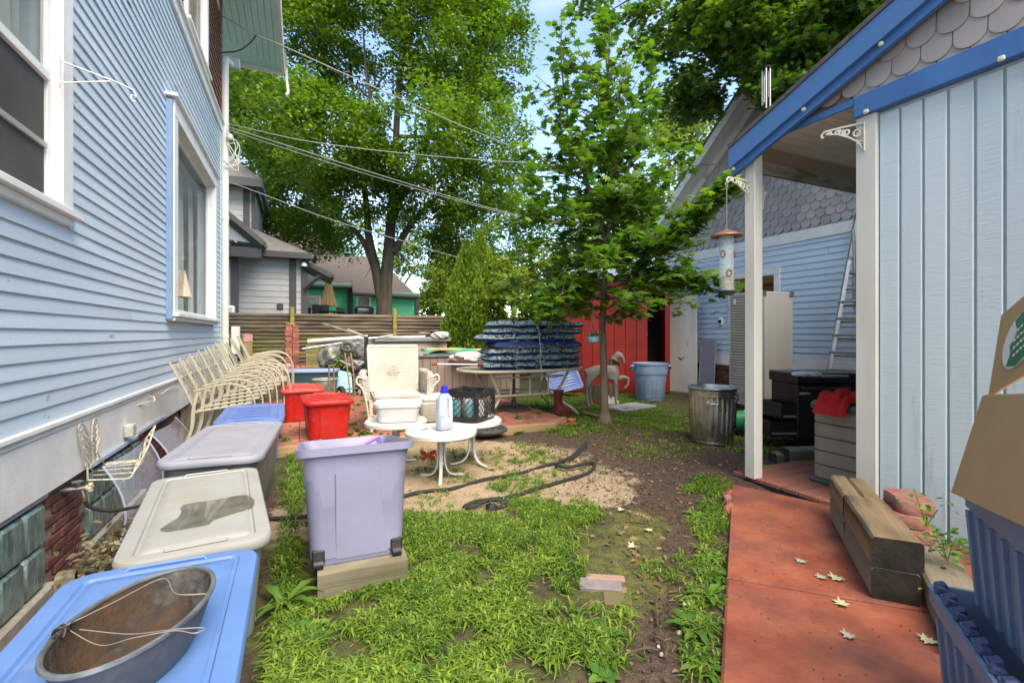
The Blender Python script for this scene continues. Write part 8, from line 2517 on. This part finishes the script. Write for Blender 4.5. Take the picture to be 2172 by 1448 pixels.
# low clover between the blades, straw
k = rng.integers(0, len(X), 9000)
C = np.stack([X[k] + rng.normal(0, .03, 9000), Yg[k] + rng.normal(0, .03, 9000), gz(X[k], Yg[k]) + rng.uniform(.008, .035, 9000)], 1)
leaves('clover', C, rng.uniform(.010, .024, 9000), leafmat('clover_leaf', (.08, .18, .03), (.14, .25, .045), .3, .4), None, 'fold', .4, label='small rounded clover leaves low among the grass', cat='clover', kind='stuff')
k = rng.integers(0, N_, 2600)
leaves('dry_straw', base[k] + rng.normal(0, .05, (2600, 3)) * np.array([1, 1, 0]) + UP * .012, rng.uniform(.03, .07, 2600), mat('straw', (.34, .27, .14), (.24, .17, .09), rough=.8, scale=20, island=.3), None, 'straw', .25, label='dry straw scraps lying in the grass', cat='straw', kind='stuff')
# fallen leaves: brown litter as one mass, pale maple leaves as things
def litter(name, label, ells, n, size, m_):
    X = rng.uniform(-1.5, 6.5, n * 14); Y = rng.uniform(.6, 8, n * 14)
    px, py, _ = project(np.stack([X, Y, np.zeros(len(X))], 1))
    ok = (rng.uniform(0, 1, len(X)) < blob(px, py, ells)) & ~blocked(X, Y)
    X, Y = X[ok][:n], Y[ok][:n]
    leaves(name, np.stack([X, Y, gz(X, Y) + .008], 1), rng.uniform(size * .6, size * 1.3, len(X)), m_, None, 'fold', .35, label=label, cat='leaves', kind='stuff')
litter('leaf_litter', 'dry brown leaf scraps lying over the soil', [(1400, 1040, 200, 160), (1440, 1330, 140, 150), (1300, 960, 260, 60), (700, 1420, 200, 60), (1200, 1420, 200, 60), (590, 1250, 60, 200), (1500, 930, 160, 60)], 900, .035, leafmat('dry_brown_leaf', (.17, .11, .065), (.27, .19, .12), .1, .4))
Xl = rng.uniform(HX + .06, -.75, 1500); Yl = rng.uniform(2.4, 7.2, 1500)
leaves('wall_leaf_litter', np.stack([Xl, Yl, gz(Xl, Yl) + .012], 1), rng.uniform(.03, .07, 1500), leafmat('curled_brown_leaf', (.16, .09, .05), (.26, .17, .10), .1, .4), None, 'fold', .7, label='brown leaves drifted against the house foundation', cat='leaves', kind='stuff')
M_PLEAF = leafmat('pale_fallen_leaf', (.42, .44, .26), (.50, .50, .34), .1, .15)
fl_ = [(1698, 1190, .05, 'small grey fallen leaf on the red path beside the timbers'), (1742, 1225, .05, 'curled grey fallen leaf on the red path near the joint'), (1775, 1228, .065, 'pale green fallen leaf on the red path at the joint'), (1785, 1282, .06, 'pale green fallen leaf below the joint of the red path'),
       (1800, 1350, .05, 'small brown fallen leaf lower on the red path'), (1970, 1360, .06, 'pale fallen leaf on the red path against the blue crate'), (1342, 1165, .06, 'white fallen leaf on the mossy ground right of the grass'), (1318, 1085, .055, 'pale fallen leaf on the soil beyond the mossy patch'),
       (1375, 1128, .05, 'torn pale leaf scrap on the dirt between grass and path'), (1455, 1290, .05, 'pale curled leaf beside the path weeds'), (1005, 1405, .05, 'white leaf scrap in the near grass'), (690, 1010, .05, 'light leaf beside the lavender tote')]
tv, tf = LEAF['maple']
for px_, py_, s_, lab in fl_:
    p = at_z(px_, py_, .052) if px_ > 1560 else gp(px_, py_)
    m = MB(); R = rotz(rng.uniform(0, 6)); k1, k2 = rng.uniform(-2.2, 2.2), rng.uniform(.5, 2.5)
    m.add([R @ Vector((v[0] * 1.1 * s_, v[1] * 1.1 * s_, s_ * (.06 + .5 * k2 * v[0] ** 2 + .3 * k1 * v[1] * v[0]))) for v in tv], [tuple(f) for f in tf])
    m2 = [v + Vector((0, 0, -.0008)) for v in m.v]
    o = m.build('fallen_leaf', M_PLEAF if 'grey' not in lab and 'brown' not in lab else mat('grey_fallen_leaf', (.30, .27, .22), (.38, .35, .28), rough=.8, scale=30), None, smooth=60)
    o.location = (p.x, p.y, (.053 if px_ > 1560 else GZ_(p.x, p.y) + .012)); tag(o, lab, 'leaf', 'pale fallen leaves')
# twigs
for (a, b, lab) in (((1395, 1330), (1400, 1270), 'thin curved twig standing out on the soil near the grass'), ((1320, 1395), (1395, 1385), 'brown twig lying at the edge of the near grass'), ((1335, 1110), (1420, 1130), 'dark twig across the bare soil right of the mossy patch'), ((1410, 1400), (1380, 1350), 'short brown twig beside the path weeds'), ((560, 1330), (620, 1350), 'thin twig beside the grey green tote')):
    p0, p1_ = gp(*a), gp(*b)
    m = MB(); m.tube(smooth_path([p0 + Vector((0, 0, .012)), (p0 + p1_) / 2 + Vector((rng.uniform(-.04, .04), rng.uniform(-.04, .04), .03)), p1_ + Vector((0, 0, .012))], 4), .0045, 5)
    tag(m.build('twig', M_BARK), lab, 'twig', 'fallen twigs')
# weeds with broad toothed leaves
def weed(px_, py_, n, ln_, label, up=.6, wide=.35, z=None, spread=1.0, name='weed_plant', loc=None):
    p = loc or gp(px_, py_)
    zz = GZ_(p.x, p.y) if z is None else z
    t = thing(name, label, 'weed', (p.x, p.y, zz), 0, 'weeds in the yard')
    m = MB()
    for k in range(n):
        a = k * 2.4 + rng.uniform(-.3, .3)
        L = ln_ * rng.uniform(.6, 1.15); u2 = up * rng.uniform(.6, 1.3)
        d_ = Vector((math.cos(a), math.sin(a), 0)); s_ = Vector((-d_.y, d_.x, 0))
        prev = None
        pts = []
        ns_ = 6
        for i in range(ns_ + 1):
            q = i / ns_
            c = d_ * L * q * spread + Vector((0, 0, L * (u2 * q - .75 * u2 * q * q) + .006))
            wv_ = L * wide * .5 * math.sin(PI * min(1, q * .9 + .08)) * (1.15 if i % 2 else .75)
            pts.append((c - s_ * wv_ + Vector((0, 0, wv_ * .3)), c, c + s_ * wv_ + Vector((0, 0, wv_ * .3))))
        vs2 = [v for tr in pts for v in tr]
        m.add(vs2, [f for i in range(ns_) for f in ((i * 3, i * 3 + 1, i * 3 + 4, i * 3 + 3), (i * 3 + 1, i * 3 + 2, i * 3 + 5, i * 3 + 4))])
    m.build('leaves', M_WEED, t, smooth=60)
    m = MB(); m.tube([(0, 0, -.01), (0, 0, .012)], .006, 5); m.build('stem', M_WEED, t)
wl = ['against the path edge, nearest the camera', 'second along the path edge', 'third along the path edge', 'fourth along the path edge', 'near the middle of the path edge', 'beyond the middle of the path edge', 'close to the far corner of the path']
for (q, n2, l2), lab in zip((((1490, 1420), 12, .10), ((1475, 1340), 12, .11), ((1500, 1270), 11, .10), ((1515, 1225), 10, .10), ((1505, 1190), 9, .09), ((1480, 1100), 9, .10), ((1500, 1075), 8, .09)), wl):
    weed(*q, n2, l2, 'toothed green weed ' + lab, .7, .34)
weed(1275, 1355, 8, .10, 'round leafed weed at the right border of the near grass', .6, .6)
weed(1285, 1440, 7, .07, 'round leafed weed at the bottom middle of the yard', .5, .7)
weed(1000, 1435, 8, .06, 'round leafed plantain at the bottom of the grass', .5, .7)
weed(870, 1430, 8, .06, 'round leafed plantain left of the mossy bare spot', .5, .7)
weed(600, 1290, 9, .17, 'tall bladed weed beside the light grey tote', 1.0, .22)
weed(640, 1350, 9, .12, 'round leafed weed before the timber block', .6, .5)
weed(935, 1000, 6, .07, 'dark green weed under the nearest white table', .7, .5)
weed(1215, 905, 9, .12, 'bushy weed at the right end of the patio edging', .9, .35)
weed(1090, 1020, 12, .10, 'grass tuft on the sand between the two hoses', 1.2, .12)
weed(1640, 1000, 8, .11, 'broad leafed weed behind the foot of the porch post', .7, .6)
weed(1375, 848, 9, .12, 'leafy weed at the foot of the blue barrel', .8, .4)
weed(1100, 920, 8, .12, 'weed growing through the patio edging below the table', 1.0, .35)
# sprigs of vine at the timbers
for (pq, lab, n2) in ((at_z(2010, 1175, .22), 'leafy sprig growing between the pavers and the blue crates', 70), (at_z(1968, 1262, .06), 'yellow green sprig at the foot of the brown timber', 34), (at_z(1965, 1100, .42), 'trailing sprig over the top red paver', 26)):
    t = thing('vine_sprig', lab, 'plant', pq, 0, 'sprigs by the timbers')
    P = rng.normal(0, 1, (n2, 3)) * np.array([.05, .05, .035]) + np.array(pq) + np.array([0, 0, .05])
    leaves('leaves', P, rng.uniform(.025, .045, n2), M_WEED, t, 'fold', .5)
    m = MB()
    for k in range(4): m.tube([(0, 0, -.03), tuple(rng.normal(0, .03, 3) + np.array([0, 0, .05]))], .0025, 4)
    m.build('stems', M_WEED, t)
# grass weeds between the patio bricks
Xp = rng.uniform(-.3, 3.1, 60); Yp_ = np.round(rng.uniform(5.25, 8.3, 60) / .2) * .2 + .02
nn2 = len(Xp)
bX = np.repeat(Xp, 16); bY = np.repeat(Yp_, 16); k = len(bX)
C = np.stack([bX + rng.normal(0, .03, k), bY + rng.normal(0, .02, k), PZ + rng.uniform(0, .03, k)], 1)
leaves('joint_weeds', C, rng.uniform(.03, .07, k), M_WEED, None, 'fold', .8, label='tiny weeds sprouting in the joints of the brick patio', cat='weeds', kind='stuff')
# vine on the fence behind the chairs
vp = at_d(500, 728, 12.2)
vn = thing('fence_vine', 'green vine climbing the fence beside the downspout', 'vine', (vp.x, vp.y, 0))
P = rng.normal(0, 1, (260, 3)) * np.array([.30, .12, .22]) + np.array(vp)
leaves('leaves', P, rng.uniform(.06, .12, 260), ML_LIGHT, vn, 'fold', .6)
m = MB()
for k in range(5): m.tube(smooth_path([(0, 0, 0), (.05 * k - .1, 0, .6), (rng.uniform(-.3, .3), 0, vp.z)], 4), .008, 5)
m.build('stem', M_BARK, vn)
yp = at_d(716, 772, 9.7)
yv = thing('young_shrub', 'pale yellow green sapling in front of the bin bags', 'shrub', (yp.x, yp.y, 0))
P = rng.normal(0, 1, (60, 3)) * np.array([.14, .1, .10]) + np.array(yp)
leaves('leaves', P, rng.uniform(.07, .13, 60), leafmat('yellow_green_leaf', (.22, .32, .05), (.3, .4, .08), .4), yv, 'fold', .4)
m = MB(); m.tube([(0, 0, 0), (.02, 0, yp.z)], .008, 5); m.build('stem', M_BARK, yv)
